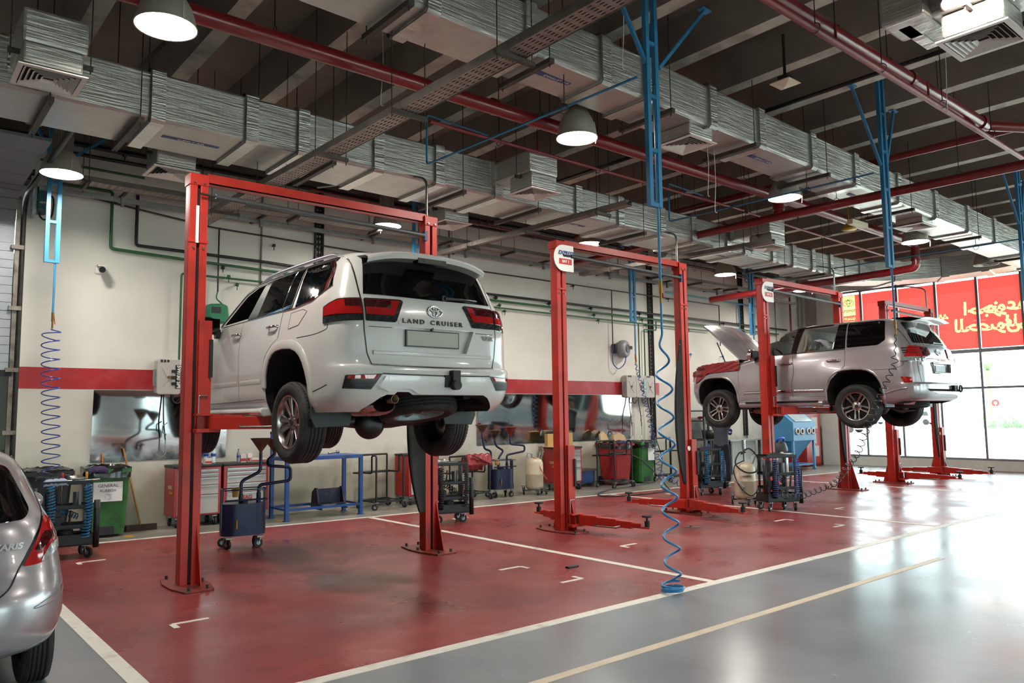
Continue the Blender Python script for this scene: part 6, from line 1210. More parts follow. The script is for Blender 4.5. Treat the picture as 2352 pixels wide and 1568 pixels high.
def film_sheets(rect, tris, step, hole=None):
    """rows of quads for the red film and for the script knocked out of it"""
    a0, a1, z0, z1 = rect; na = int((a1-a0)/step); nz = int((z1-z0)/step); G = np.zeros((nz, na), bool); ya = a0+(np.arange(na)+.5)*(a1-a0)/na; zz = z0+(np.arange(nz)+.5)*(z1-z0)/nz
    for t in tris:
        (x1, y1), (x2, y2), (x3, y3) = t; i0 = max(0, int((min(x1, x2, x3)-a0)/(a1-a0)*na)-1); i1 = min(na, int((max(x1, x2, x3)-a0)/(a1-a0)*na)+2); j0 = max(0, int((min(y1, y2, y3)-z0)/(z1-z0)*nz)-1); j1 = min(nz, int((max(y1, y2, y3)-z0)/(z1-z0)*nz)+2)
        if i0 >= i1 or j0 >= j1: continue
        X, Z = np.meshgrid(ya[i0:i1], zz[j0:j1]); s1 = (x2-x1)*(Z-y1)-(y2-y1)*(X-x1); s2 = (x3-x2)*(Z-y2)-(y3-y2)*(X-x2); s3 = (x1-x3)*(Z-y3)-(y1-y3)*(X-x3)
        G[j0:j1, i0:i1] |= ((s1 >= 0) & (s2 >= 0) & (s3 >= 0)) | ((s1 <= 0) & (s2 <= 0) & (s3 <= 0))
    F, S = MB(), MB(); da = (a1-a0)/na; dz = (z1-z0)/nz; j = 0
    while j < nz:
        k = j+1
        while k < nz and (G[k] == G[j]).all(): k += 1
        i = 0
        while i < na:
            e = i+1
            while e < na and G[j, e] == G[j, i]: e += 1
            y0, y1, u0, u1 = a0+i*da, a0+e*da, z0+j*dz, z0+k*dz
            (S if G[j, i] else F).add([(XR+.078, y0, u0), (XR+.078, y1, u0), (XR+.078, y1, u1), (XR+.078, y0, u1)], [(0, 3, 2, 1)])
            i = e
        j = k
    return F, S
for i in range(5):
    a, b = ys[i]-.04, ys[i+1]+.04; T = [t for wd in WORDS for t in script_tris(*wd, wd[1]*.03)]
    if i == 0: T = T+[((11.66, 4.68), (12.14, 4.68), (12.14, 5.34)), ((11.66, 4.68), (12.14, 5.34), (11.66, 5.34))]
    F, S = film_sheets((b, a, 3.40, 5.36), T, .011); o = F.build('window_poster', POS); tag(o, LB[i], 'window poster')
    if S.f: S.build('printed_script', POY, o)
pc = thing('poster_panel', 'cream emblem poster on the window beside the far corner', 'window poster', (XR+.08, 11.86, 4.75)); MB().box(-.006, -.003, -.20, .28, -.07, -.05).build('poster_edge', POS, pc)
ge = mat('emblem_green', '6d8f6a', .5); m_ = MB(); c = Vector((-.008, .02, .36))
for (oz, a, b) in ((0, .17, .11), (.03, .11, .05), (.0, .05, .10)): m_.tube([c+Vector((0, a*math.cos(q), oz+b*math.sin(q))) for q in [2*PI*k/24 for k in range(24)]], .007, 5, closed=True)
m_.build('printed_emblem', ge, pc)
FM = lambda y, z: basis((XR+.070, y, z), (0, -1, 0), (0, 0, 1))
text_mesh('TOYOTA', .11, 'printed_text', mat('text_redbrown', '9c3526', .5), pc, basis((-.012, .02, .10), (0, -1, 0), (0, 0, 1)), .002, mirror=True, bold=.003)

# street outside
GRD = mat('paving_pale', 'd8d6d0', .8, var=.06, vs=.4); tag(MB().box(XR+.3, 240, -90, 140, -.14, -.04).build('forecourt', GRD), 'bright pale paving outside the windows', 'paving', kind='structure'); MB_ = MB().box(-40, XR, -60, YF-.25, -.14, -.04); tag(MB_.build('forecourt', GRD), 'pale paving behind the building', 'paving', kind='structure')
struct(MB().box(-6.2, 4, YW+.2, 17, -.14, -.02).box(-6.2, 4, 17, 17.2, 0, 4).box(-6.4, -6.2, YW+.2, 17, 0, 4).box(4, 4.2, YW+.2, 17, 0, 4).box(-6.4, 4.2, YW+.2, 17.2, 4, 4.2).build('wall_annex', WALLM))
def far_car(loc, rz, label, col):
    t = thing('parked_car', label, 'car', loc, rz); P = mat(col[0], col[1], .3, .2, coat=.5)
    B = Body(W=[(.25, .8), (.5, .9), (.9, .9), (1.0, .86), (1.4, .72), (1.6, .6), (1.65, .45)], XR=[(.25, .1), (.5, 0), (.9, .03), (1.0, .1), (1.5, .4), (1.65, .9)], XF=[(.25, 4.4), (.5, 4.6), (.85, 4.5), (.95, 4.0), (1.02, 3.3), (1.5, 2.5), (1.65, 1.9)], zs=[.25, .35, .5, .65, .8, .88, .95, 1.0, 1.05, 1.15, 1.3, 1.45, 1.55, 1.6, 1.65], nr=3.5, nf=3, lf=.8)
    o = B.base().build('body', P, t)
    for ax in 'LR': B.patch('side_window', [(.5, 1.03), (3.1, 1.02), (2.5, 1.48), (.75, 1.5)], ax, GLB, t, .01, sub=.3)
    for x in (.85, 3.7):
        for s in (-1, 1): MB().cyl((x, s*.70, .32), (x, s*.92, .32), .33, n=20).build('wheel', TYRE, t)
    return t
far_car((94, 37, -.04), PI/2, 'white estate car parked outside, seen past the far lift', ('far_white', 'd5d5d2')); far_car((90, 19, -.04), -PI/2, 'white car parked outside, cut by the right edge', ('far_white', 'd5d5d2'))
far_car((97, 46, -.04), -PI/2, 'pale car parked outside behind the lift post', ('far_grey', 'b7bcc0')); far_car((60, 33.5, -.04), -PI/2, 'pale car parked outside, seen under the silver car', ('far_grey', 'b7bcc0'))
hd = MB(); rr = random.Random(3); hd.grid([[(77+.25*rr.uniform(-1, 1)+(.9 if 1 < j < 6 else 0)*0+.7*math.sin(PI*j/7)*-1, 4+i*.38, max(0, [0, .5, .8, 1.0, 1.05, 1.0, .5, 0][j]+rr.uniform(-.08, .08))) if j < 4 else (78.2+.2*rr.uniform(-1, 1), 4+i*.38, max(0, [0, .5, .8, 1.0, 1.05, 1.0, .5, 0][j])) for j in range(8)] for i in range(60)], True)
tag(hd.build('hedge', mat('hedge_green', '93a888', .9, var=.4, vs=6, bump=.6, bs=20)), 'low clipped green hedge outside the right-hand window', 'hedge', kind='stuff')
def palm(x, y):
    t = thing('palm_tree', 'palm tree standing on the forecourt beyond the right window', 'tree', (x, y, -.04)); MB().tube([(0, 0, 0), (.1, 0, 2.5), (.0, .1, 5.5)], [.22, .18, .15], 10).build('trunk', mat('palm_trunk', '8a7a63', .9, var=.3), t); f = MB()
    for k in range(14): a = 2*PI*k/14; f.grid([[(u*math.cos(a)-v*math.sin(a), u*math.sin(a)+v*math.cos(a)+.1, 5.5+.9*math.sin(u*1.1)-.14*u*u) for v in (-.16*(1-u/2.6), 0, .16*(1-u/2.6))] for u in [2.5*i/7 for i in range(8)]], True)
    f.build('fronds', mat('palm_green', '6a8a55', .8), t)
palm(84, 28)
st = thing('stop_sign', 'red and white road sign on a post outside the right window', 'road sign', (70, 23, -.04)); MB().cyl((0, 0, 0), (0, 0, 2.2), .03, n=8).build('sign_post', GAL, st); MB().cyl((-.02, 0, 2.2), (-.0, 0, 2.2), .3, n=8).build('sign_face', SIGNR, st); MB().cyl((-.03, 0, 2.2), (-.02, 0, 2.2), .12, n=8).build('sign_centre', SIGNW, st)
# ============================================================ workshop equipment on the floor
def caster(mb_parent, x, y, r=.06, ang=0.3, name='caster'):
    m_ = MB(); d = Vector((math.cos(ang), math.sin(ang), 0)); q = Vector((-d.y, d.x, 0)); c = Vector((x, y, r))-d*.03
    m_.cyl(c-q*.016, c+q*.016, r, n=20); o = m_.build(name, BLK, mb_parent)
    f = MB(); f.cyl(c-q*.018, c+q*.018, r*.45, n=12); f.bar(c+q*.024, Vector((x, y, 2*r+.02))+q*.024, .03, .004); f.bar(c-q*.024, Vector((x, y, 2*r+.02))-q*.024, .03, .004); f.cbox((x, y, 2*r+.025), (.08, .07, .012)); f.build('caster_fork', STEEL, o); return o
TBLK = mat('trolley_black', '1c1f22', .45, .2, var=.25, vs=10); CYB = mat('coil_blue', '1b7fb8', .35, coat=.3); WOOD = mat('wood_handle', 'a5733a', .6, var=.2)
def trolley(loc, rz, label, seed=0, coils=CYB):
    t = thing('tool_trolley', label, 'tool trolley', loc, rz); rr = random.Random(seed); W, D = .30, .20
    b = MB(); b.box(-W, W, -D, D, .15, .17).box(-W, W, -D, -D+.015, .15, .29).box(-W, W, D-.015, D, .15, .29).box(-W, -W+.015, -D, D, .15, .29).box(W-.015, W, -D, D, .15, .29); b.build('base_tray', TBLK, t)
    for x in (-W+.05, W-.05):
        for y in (-D+.04, D-.04): MB().box(x-.015, x+.015, y-.015, y+.015, .29, .92).build('post', TBLK, t)
    for z in (.36, .60, .90): MB().box(-W+.02, W-.02, -D+.02, D-.02, z, z+.012).box(-W+.02, W-.02, -D+.02, -D+.03, z, z+.05).box(-W+.02, W-.02, D-.03, D-.02, z, z+.05).build('shelf', TBLK, t)
    for x, y, z0, z1 in ((-W-.03, -D+.02, .30, .88), (W+.035, -D+.02, .12, .70), (-W+.12, -D-.035, .22, .86), (W-.03, D+.03, .30, .88)):
        MB().lathe([(.034, 0), (.036, 0), (.036, z1-z0), (.030, z1-z0), (.030, .02)], 16, (x, y, z0)).lathe([(.0375, (z1-z0)*.8), (.0375, (z1-z0)*.82)], 16, (x, y, z0)).build('tube_holder', TBLK, t)
    for x in (-W+.07, W-.07):
        for y in (-D+.05, D-.05): caster(t, x, y, .062, rr.uniform(0, 3))
    for i in range(2):
        x = (-.18, .22)[i]; MB().tube(helix_along([(x, -D-.05, .90), (x+.02, -D-.06, .6), (x-.01, -D-.05, .25)], .042, 18, 10), .006, 6).build('coiled_hose', coils, t)
    EQ = mat('equip_dark', '2b2f33', .5, .3, var=.3, vs=12)
    MB().cyl((.0, 0, .17), (.0, 0, .33), .09, n=16).build('oil_filter_can', EQ, t); MB().cyl((.12, .05, .612), (.12, .05, .80), .05, n=14).build('spray_can', mat('can_grey', '6f7478', .35, .5), t); MB().box(-.2, -.05, -.08, .06, .372, .5).build('parts_box', EQ, t); MB().cyl((-.15, .02, .612), (-.15, .02, .84), .055, n=14).build('funnel_can', EQ, t)
    for k in range(6): x = -.22+.085*k; MB().cyl((x, -.1+.02*(k % 3), .372 if k % 2 else .612), (x+rr.uniform(-.02, .02), -.12, .58 if k % 2 else .82), rr.uniform(.008, .02), n=8).build('hand_tool', STEEL if k % 3 else DARKMET, t)
    MB().tube(helix_along([(-.1, .06, .60), (0, 0, .55), (.14, .04, .48)], .035, 9, 10), .006, 5).build('spare_coil', coils, t)
    MB().bar((-.24, -.16, .93), (.05, -.12, .935), .028, .014).bar((.05, .1, .93), (.25, -.02, .93), .02, .012).build('spanner', STEEL, t)
    return t
def on_trolley(loc, rz, z, items):
    c, s = math.cos(rz), math.sin(rz); P = lambda x, y: (loc[0]+c*x-s*y, loc[1]+s*x+c*y)
    for kind, x, y, lb in items:
        px, py = P(x, y); b = (px, py, z)
        if kind == 'wrench':
            t = thing('impact_wrench', lb, 'impact wrench', b, rz); MB().lathe([(0, -.10), (.035, -.10), (.042, -.06), (.042, .05), (.028, .07), (.016, .10), (.016, .13), (0, .13)], 18, (0, 0, .045), (1, 0, 0)).build('tool_body', STEEL, t); MB().bar((-.05, 0, .05), (-.05, .11, .02), .035).build('grip', BLK, t)
        elif kind == 'driver':
            t = thing('screwdriver', lb, 'screwdriver', b, rz); c2 = mat('handle_'+lb.split()[0], {'red': 'a3201c', 'yellow': 'c9960f', 'blue': '1f57a8'}[lb.split()[0]], .4); MB().lathe([(0, 0), (.012, 0), (.014, .03), (.017, .09), (.013, .12), (0, .125)], 12).build('handle', c2, t); MB().cyl((0, 0, -.10), (0, 0, 0), .004, n=6).build('shaft', STEEL, t)
        elif kind == 'rag':
            rr = random.Random(len(lb)); m_ = MB(); P2 = [[(-.13+.26*i/9+rr.uniform(-.008, .008), -.09+.18*j/7, .02+.045*abs(math.sin(i*1.3+j*.9))*(1-((i-4.5)/5)**4)*(1-((j-3.5)/4)**4)+rr.uniform(0, .012)-(.05 if j == 0 else 0)) for j in range(8)] for i in range(10)]
            m_.grid(P2, True); o = m_.build('rag', mat('rag_'+lb.split()[0], {'pale': '9aa3b8', 'purple': '3c2d52', 'dark': '2a2827'}[lb.split()[0]], .9)); o.location = b; o.rotation_euler = (0, 0, rz); md = o.modifiers.new('s', 'SOLIDIFY'); md.thickness = .004; tag(o, lb, 'rag')
        elif kind == 'bar':
            m_ = MB(); m_.cyl((-.16, 0, .02), (.16, .03, .035), .011, n=10).cyl((-.19, 0, .02), (-.15, 0, .02), .022, n=12); o = m_.build('ratchet_bar', STEEL); o.location = b; o.rotation_euler = (0, 0, rz); tag(o, lb, 'ratchet')
L1 = (2.0, 11.15, 0); trolley(L1, -.15, 'black tool trolley with blue coils beside the silver hatchback, at the left', 1)
on_trolley(L1, -.15, .913, [('rag', -.12, -.1, 'pale blue rag on the trolley beside the hatchback'), ('driver', -.05, .1, 'red screwdriver standing on the trolley by the hatchback'), ('driver', .22, .1, 'yellow screwdriver standing on the trolley by the hatchback'), ('wrench', .10, .1, 'silver impact wrench on the trolley by the hatchback'), ('bar', .2, -.1, 'steel ratchet bar overhanging the trolley by the hatchback')])
L2 = (7.30, 10.38, 0); trolley(L2, -.35, 'black tool trolley behind the right post of the nearest lift', 2, mat('coil_black', '1b1d20', .5))
on_trolley(L2, -.35, .913, [('bar', 0, -.05, 'steel ratchet bar on the trolley behind the nearest lift'), ('wrench', -.1, .05, 'impact wrench on the trolley behind the nearest lift')])
L3 = (13.55, 9.95, 0); trolley(L3, -.25, 'black tool trolley with blue coils in front of the mechanic', 3)
on_trolley(L3, -.25, .913, [('rag', .0, .0, 'purple rag on the trolley before the mechanic'), ('driver', .15, .05, 'blue screwdriver standing on the trolley before the mechanic')])
L4 = (12.28, 7.52, 0); trolley(L4, -.5, 'black tool trolley with dark cloth, in front of the third lift post', 4, mat('coil_indigo', '3a4f93', .4))
on_trolley(L4, -.5, .913, [('rag', -.05, .0, 'dark cloth heaped on the trolley before the third lift'), ('wrench', .2, .02, 'impact wrench on the trolley before the third lift')])
NAVY = mat('drainer_navy', '151d3d', .35, .3, var=.25, vs=5); FUN = mat('funnel_rust', '6b5149', .5, .4, var=.4, vs=8, dirt='2b1d1a', ds=6); FUNR = mat('funnel_red', '8b2a25', .4, .2, var=.3)
def drainer(loc, rz, label, s=1.0, arms=None, thirdred=True):
    t = thing('oil_drainer', label, 'oil drainer', loc, rz)
    tk = MB(); P = [[(.27*s*math.copysign(abs(math.cos(a))**.75, math.cos(a)), .18*s*math.copysign(abs(math.sin(a))**.75, math.sin(a)), z) for a in [2*PI*k/36 for k in range(37)]] for z in (.20, .58)]
    tk.grid(P, True); tk.add(P[0][:-1], [tuple(range(36))]); tk.add(P[1][:-1], [tuple(range(36))[::-1]]); tk.build('tank', NAVY, t)
    r = MB(); r.grid([[(x*1.06, y*1.06, z) for x, y, _ in P[0]] for z in (.17, .25)], True); r.build('tank_band', NAVY, t); r = MB(); r.box(-.285, -.27, -.05, .05, .20, .77).box(.27, .285, -.05, .05, .20, .77)
    r.tube([(-.26, -.17, .76), (.26, -.17, .76), (.26, .17, .76), (-.26, .17, .76)], .010, 6, closed=True); r.tube([(-.27, -.19, .63), (.27, -.19, .63)], .014, 6); r.build('tank_frame', NAVY, t)
    for x in (-.2, .2):
        for y in (-.13, .13): caster(t, x, y, .06, .6*x*5+y*3)
    MB().cyl((-.12, -.2, .27), (-.12, -.2, .38), .014, n=8).build('sight_valve', mat('brass', '8d6b36', .35, .9), t); MB().lathe([(.04, 0), (.055, .12), (.05, .12)], 16, (-.10, -.02, .66)).build('plastic_cup', mat('cup_amber', '9a7426', .4), t); MB().cyl((0, -.05, .58), (0, -.05, .62), .05, n=14).build('filler_cap', BLK, t)
    for i, (pts, fc) in enumerate(arms):
        p = MB(); p.tube(round_path(pts, .055), .022, 10); p.cyl(pts[0], Vector(pts[0])+Vector((0, 0, .12)), .03, n=12); po = p.build('drain_pipe', NAVY, t)
        e = Vector(pts[-1]); MB().lathe([(.02, -.02), (.022, .03), (.13, .19), (.138, .195), (.138, .205), (.128, .2), (.02, .05)], 24, e).build('funnel', fc, po)
    return t
drainer((3.93, 10.32, 0), -.15, 'navy oil drainer with two funnels on the red floor by the nearest lift', 1.0, [([(-.03, .0, .58), (-.03, 0, .86), (.22, .0, .98), (.22, .0, 1.22)], FUN), ([(.20, 0, .58), (.20, 0, .80), (.62, -.02, .84), (.62, -.02, 1.02), (.32, 0, 1.05), (.32, .05, 1.12), (.42, .06, 1.20)], FUN)])
drainer((10.25, 12.68, 0), -.1, 'navy oil drainer with three funnels, one red, by the wall', 1.0, [([(-.20, .05, .58), (-.20, .05, .95), (-.36, .05, 1.0), (-.42, .05, 1.30)], FUN), ([(-.05, .0, .58), (-.05, 0, .80), (.08, 0, .95), (-.1, 0, 1.05), (-.14, 0, 1.18)], FUN), ([(.16, 0, .58), (.16, 0, .86), (.62, 0, .92), (.62, 0, 1.04), (.25, 0, 1.08), (.25, 0, 1.24)], FUNR)])
CANM = mat('canister_beige', 'c4b79f', .45, .1, var=.12, vs=5, dirt='7b6c58', ds=3, dlo=.55, dhi=.8)
def canister(loc, rz, label, pump):
    t = thing('grease_canister', label, 'canister', loc, rz); MB().lathe([(0, .10), (.13, .10), (.175, .13), (.19, .18), (.192, .42), (.197, .43), (.192, .44), (.19, .66), (.16, .73), (.08, .77), (0, .775)], 32).build('tank', CANM, t)
    f = MB(); f.tube([(-.2, -.1, .08), (.2, -.1, .08), (.2, .12, .08), (-.2, .12, .08)], .012, 6, closed=True); f.build('wheel_frame', STEEL, t)
    for x, y, r in ((-.21, .10, .075), (.21, .10, .075), (.0, -.17, .05), (.22, -.12, .05)): caster(t, x, y, r, 1.2)
    h = MB(); h.tube(round_path([(.12, .05, .70), (.20, .10, .92), (.20, -.08, .92), (.12, -.05, .70)], .04), .012, 7); h.build('push_handle', STEEL, t)
    if pump:
        MB().cyl((0, 0, .77), (0, 0, .90), .02, n=10).cyl((0, 0, .90), (0, 0, 1.02), .028, n=14).cyl((0, 0, 1.02), (0, 0, 1.18), .036, n=14).build('air_pump', STEEL, t); o = MB()
        o.tube(smooth_path([(.02, -.02, .95), (-.14, -.16, .94), (-.22, -.2, .75), (-.05, -.23, .60), (.16, -.20, .62), (.22, -.1, .85), (.08, -.05, 1.02), (-.08, -.08, .92)], 8), .014, 7); o.tube(smooth_path([(-.05, -.1, .8), (-.22, -.12, .7), (-.23, -.19, .5), (-.12, -.23, .28), (.05, -.24, .18), (.2, -.2, .35), (.22, -.16, .6)], 8), .011, 7); o.build('grease_hose', BLK, t)
        MB().bar((-.2, -.2, .45), (-.08, -.22, .34), .035).bar((-.08, -.22, .34), (-.12, -.24, .22), .02).build('grease_gun', STEEL, t); text_mesh('PROPERTY', .035, 'lettering', DARKMET, t, basis((-.02, -.195, .52), (1, 0, 0), (0, 0, 1)), .004)
    else:
        MB().tube(smooth_path([(-.05, -.03, .78), (.0, -.12, .74), (.06, -.19, .56), (.14, -.2, .40), (.22, -.16, .32)], 6), .010, 7).build('orange_hose', mat('hose_orange', 'b84a22', .4), t); MB().cyl((-.05, 0, .76), (-.05, 0, .86), .02, n=8).tube(round_path([(-.05, 0, .85), (-.16, -.02, .88), (-.18, -.02, .78)], .02), .012, 6).build('valve_head', STEEL, t)
    return t
canister((11.10, 12.58, 0), -.3, 'beige oil canister on wheels with an orange hose by the wall', False); canister((12.60, 8.38, 0), -.7, 'worn beige grease canister with steel pump between the trolleys', True)
# red tool cabinets
CABR = mat('cabinet_paint_red', 'a3191b', .35, coat=.3, var=.06); DRW = mat('drawer_grey', 'b5b0aa', .4, .2, var=.05); TOPM = mat('cabinet_top_black', '1d1e20', .5)
def cabinet(x0, x1, y0, label, logo=None, lid=True):
    W = x1-x0; t = thing('tool_cabinet', label, 'tool cabinet', (x0, y0, 0)); MB().box(0, W, 0, .50, .17, .93).build('cabinet_body', CABR, t, bevel=.008); MB().box(-.01, W+.01, -.02, .51, .93, .965).build('worktop', TOPM, t, bevel=.006)
    z = .20
    for h in (.30, .15, .12, .07, .06):
        d = MB().box(.05, W-.05, -.015, .0, z, z+h-.012); do = d.build('drawer', DRW, t); MB().box(.055, W-.055, -.028, -.0151, z+h-.035, z+h-.018).build('drawer_handle', STEEL, do); z += h
    for x in (.08, W-.08):
        for y in (.07, .43): caster(t, x, y, .06, 1.0+x)
    if logo: logo(t, W)
    return t
def logo_a(t, W): text_mesh('USAG', .075, 'lettering', mat('text_cream', 'c9b68a', .5), t, basis((-.003, .20, .62), (0, -1, 0), (0, 0, 1)), .002, bold=.003); text_mesh('Sprint', .07, 'lettering', mat('text_yellow', 'd0a52a', .5), t, basis((-.003, .14, .54), (0, -1, 0), (0, 0, 1)), .002, shear=.35)
def logo_b(t, W):
    text_mesh('USAG', .085, 'lettering', mat('text_dred', '9a2b20', .5), t, basis((W*.48, -.0175, .40), (1, 0, 0), (0, 0, 1)), .002, bold=.004)
cabinet(3.76, 4.49, 12.75, 'red tool cabinet with grey drawers, left one behind the nearest lift post', logo_a); cabinet(4.53, 5.28, 12.75, 'red tool cabinet with grey drawers behind the navy drainer', logo_b)
cabinet(8.05, 8.75, 12.75, 'red tool cabinet with grey drawers half hidden behind the raised rear wheel'); cabinet(11.86, 12.58, 12.62, 'red tool cabinet behind the empty lift, cartons on top', logo_a)
for i, (x, y) in enumerate(((4.0, 12.95), (4.20, 13.1))): pass
tubs = thing('tub', 'white tub with orange lid on the left tool cabinet', 'tub', (3.95, 12.92, .966)); MB().lathe([(0, 0), (.055, 0), (.065, .13), (0, .13)], 20).build('tub_body', WHITE, tubs); MB().lathe([(.068, .12), (.068, .145), (0, .15)], 20).build('lid', mat('lid_orange', 'd4701c', .5), tubs)
def bottle(x, y, z, label, name='water_bottle', col=None, h=.30):
    t = thing(name, label, 'bottle', (x, y, z)); k = h/.30; MB().lathe([(0, 0), (.038*k, .0), (.04*k, .02), (.036*k, .05*k), (.04*k, .10*k), (.036*k, .13*k), (.04*k, .18*k), (.035*k, .22*k), (.014*k, .27*k), (.014*k, .285*k)], 18).build('bottle_body', col or mat('bottle_clear', 'c5d3d8', .1, 0, coat=.5, var=.2, vs=30), t); MB().cyl((0, 0, .283*k), (0, 0, .305*k), .016*k, n=12).build('cap', mat('cap_blue', '20479c', .4), t)
    MB().lathe([(.0405*k, .11*k), (.0405*k, .16*k)], 18).build('bottle_label', mat('cap_blue', '20479c', .4), t); return t
bottle(4.44, 13.0, .966, 'clear water bottle on the left tool cabinet, nearest the edge'); bottle(4.36, 13.12, .966, 'clear water bottle behind the other on the left tool cabinet')
bottle(4.80, 12.85, .966, 'small dark spray bottle with green top on the second cabinet', 'spray_bottle', mat('bottle_grey', '8f8f92', .4), .22)
def carton(c, d, rz, label, col='d9d2cc', mark=None):
    t = thing('carton', label, 'box', c, rz); MB().box(-d[0]/2, d[0]/2, -d[1]/2, d[1]/2, 0, d[2]).build('box_body', mat('carton_'+col, col, .7, var=.06), t, bevel=.003)
    if mark: MB().box(-d[0]/2-.001, d[0]/2+.001, -d[1]/2-.0015, -d[1]/2+.002, d[2]*.15, d[2]*.5).build('printed_band', mat('print_red', 'b3282c', .5), t)
    return t
carton((4.30, 12.86, .966), (.11, .08, .09), .2, 'small red and white parts box on the left tool cabinet', mark=1); carton((4.88, 12.86, .966), (.09, .07, .13), -.1, 'upright red and white parts box on the second cabinet', mark=1); carton((4.99, 12.88, .966), (.08, .07, .14), .15, 'second upright parts box beside the spray bottle', mark=1); carton((5.12, 12.84, .966), (.26, .10, .06), .1, 'flat red and white parts box on the second cabinet', mark=1)
carton((11.98, 12.95, .966), (.34, .12, .29), -.1, 'tan carton left of the bottle on the far cabinet', 'c29a5e'); carton((12.44, 12.95, .966), (.26, .14, .30), .1, 'tan carton right of the bottle on the far cabinet', 'c29a5e'); bottle(12.20, 13.02, .966, 'clear bottle between two tan cartons', h=.36)
cs = thing('cardboard_sheet', 'cardboard sheet lying on the far tool cabinet', 'cardboard', (12.0, 12.8, .967)); MB().box(-.3, .25, -.16, .16, 0, .012).build('sheet', mat('cardboard', 'c9ab85', .8), cs); MB().box(-.20, -.15, .34, .42, -.6, .01).build('folded_flap', mat('cardboard_dark', '8a7a6a', .8), cs)
# blue workbench with vice
BB = mat('bench_blue', '12478f', .4, var=.12, vs=6, dirt='1b2436', ds=5, dlo=.5, dhi=.75); bn = thing('workbench', 'blue steel workbench with a mesh back, behind the white car rear wheel', 'workbench', (5.40, 12.28, 0)); W = 1.36; D = .62
for x in (0, W):
    for y in (0, D): MB().box(x-.03, x+.03, y-.03, y+.03, 0, .98).box(x-.045, x+.045, y-.045, y+.045, 0, .012).build('leg', BB, bn)
MB().box(-.03, W+.03, -.035, D+.03, .98, 1.04).build('bench_top', BB, bn, bevel=.005); m_ = MB()
for y in (0, D): m_.box(.03, W-.03, y-.02, y+.02, .16, .20)
for x in (0, W*.5, W): m_.box(x-.02, x+.02, .02, D-.02, .165, .195)
m_.build('lower_rail', BB, bn); m_ = MB(); m_.box(.62, .67, D-.03, D+.02, 1.04, 1.46).box(-.03, .02, D-.03, D+.02, 1.04, 1.46).box(-.03, .85, D-.16, D+.03, 1.42, 1.46); m_.bar((.64, D-.0, 1.25), (.80, D-.1, 1.42), .04); m_.build('back_frame', BB, bn); m_ = MB()
for i in range(14): m_.bar((.05*i-.0, D, 1.05), (.05*i+.0+(.36 if .05*i+.36 < .64 else .64-.05*i), D, 1.05+(.36 if .05*i+.36 < .64 else .64-.05*i)), .006); m_.bar((.05*i, D+.004, 1.05), (max(.0, .05*i-.36), D+.004, 1.05+min(.36, .05*i)), .006)
m_.build('wire_mesh', STEEL, bn); bt = MB(); bt.box(.72, 1.02, D-.12, D, 1.47, 1.52); bt.T = None; o = bt.build('blue_tray', mat('tray_blue', '1d4fd0', .4)); o.location = bn.location; tag(o, 'bright blue plastic tray on the bench shelf', 'tray')
tag(MB().cyl((6.25, 12.5, 1.07), (6.42, 12.5, 1.09), .018, n=10).cyl((6.40, 12.5, 1.09), (6.45, 12.5, 1.095), .03, n=12).build('socket_bar', STEEL), 'steel socket bar lying on the blue workbench', 'ratchet')
cb = thing('axle_cradle', 'dark blue steel cradle on the lower rails of the blue bench', 'stand', (6.3, 12.55, .20)); bw = mat('cradle_blue', '161f3f', .5, var=.3, dirt='5b4636', ds=5)
for x in (-.24, .24): MB().prism([(-.2, -.08), (.2, -.08), (.16, .20), (.05, .28), (-.02, .28), (-.08, .05)], (.03, 0, 0), (x-.015, 0, 0), (0, 1, 0), (0, 0, 1)).build('side_plate', bw, cb)
MB().box(-.24, .24, -.15, .15, .0, .02).box(-.24, .24, .03, .05, .02, .26).build('cradle_plate', bw, cb)
# tube-frame wheel carts
def wheel_cart(loc, rz, label, h=.98, w_=.62):
    t = thing('wheel_cart', label, 'cart', loc, rz); r = .018; m_ = MB(); D = .26
    for x in (-w_/2, w_/2):
        m_.tube(round_path([(x, -D, .14), (x, -D, h), (x, -D+.14, h), (x, -D+.14, h-.32), (x, D, h-.32)], .05), r, 8); m_.tube([(x, D, .14), (x, D, h)], r, 8)
    m_.tube([(-w_/2, D, h), (w_/2, D, h)], r, 8); m_.tube([(-w_/2, D, h-.32), (w_/2, D, h-.32)], r, 8); m_.build('tube_frame', TBLK, t)
    b = MB(); b.tube([(-w_/2, -D, .14), (w_/2, -D, .14), (w_/2, D, .14), (-w_/2, D, .14)], .022, 8, closed=True); b.box(-w_/2, w_/2, .05, .10, .13, .15); b.build('base_frame', TBLK, t); MB().box(-w_/2-.12, w_/2+.02, D-.1, D+.05, h-.34, h-.31).build('side_tray', TBLK, t)
    for x in (-w_/2, w_/2):
        for y in (-D, D): caster(t, x, y, .055, 1+x*3+y)
    return t
wheel_cart((7.5, 12.82, 0), .1, 'black tube-frame wheel cart beside the blue workbench'); wheel_cart((13.45, 12.42, 0), .05, 'black tube-frame wheel cart in front of the red bin', 1.06); wheel_cart((15.6, 12.5, 0), .0, 'black tube-frame wheel cart behind the second lift right post', 1.06)
wheel_cart((9.5, 12.75, 0), .1, 'black tube-frame cart carrying a folded red cover', .86)
fc = MB(); P = []
for i in range(15):
    r = []
    for j in range(13):
        u = -.30+.60*i/14; v = j/12; z = .93-.36*abs(v-.4)*1.6+.012*math.sin(i*1.7+j); r.append((9.5+u+.05*math.sin(v*5), 12.52+.25*(v-.4)-.10*(abs(v-.4) < .01)+.015*math.sin(i*2.1+j*.6), z))
    P.append(r)
fc.grid(P, True); o = fc.build('folded_cover', [mat('cover_red', '9e2227', .32)]); md = o.modifiers.new('s', 'SOLIDIFY'); md.thickness = .012; tag(o, 'folded red vinyl cover hung over the cart by the oil drainer', 'car cover')
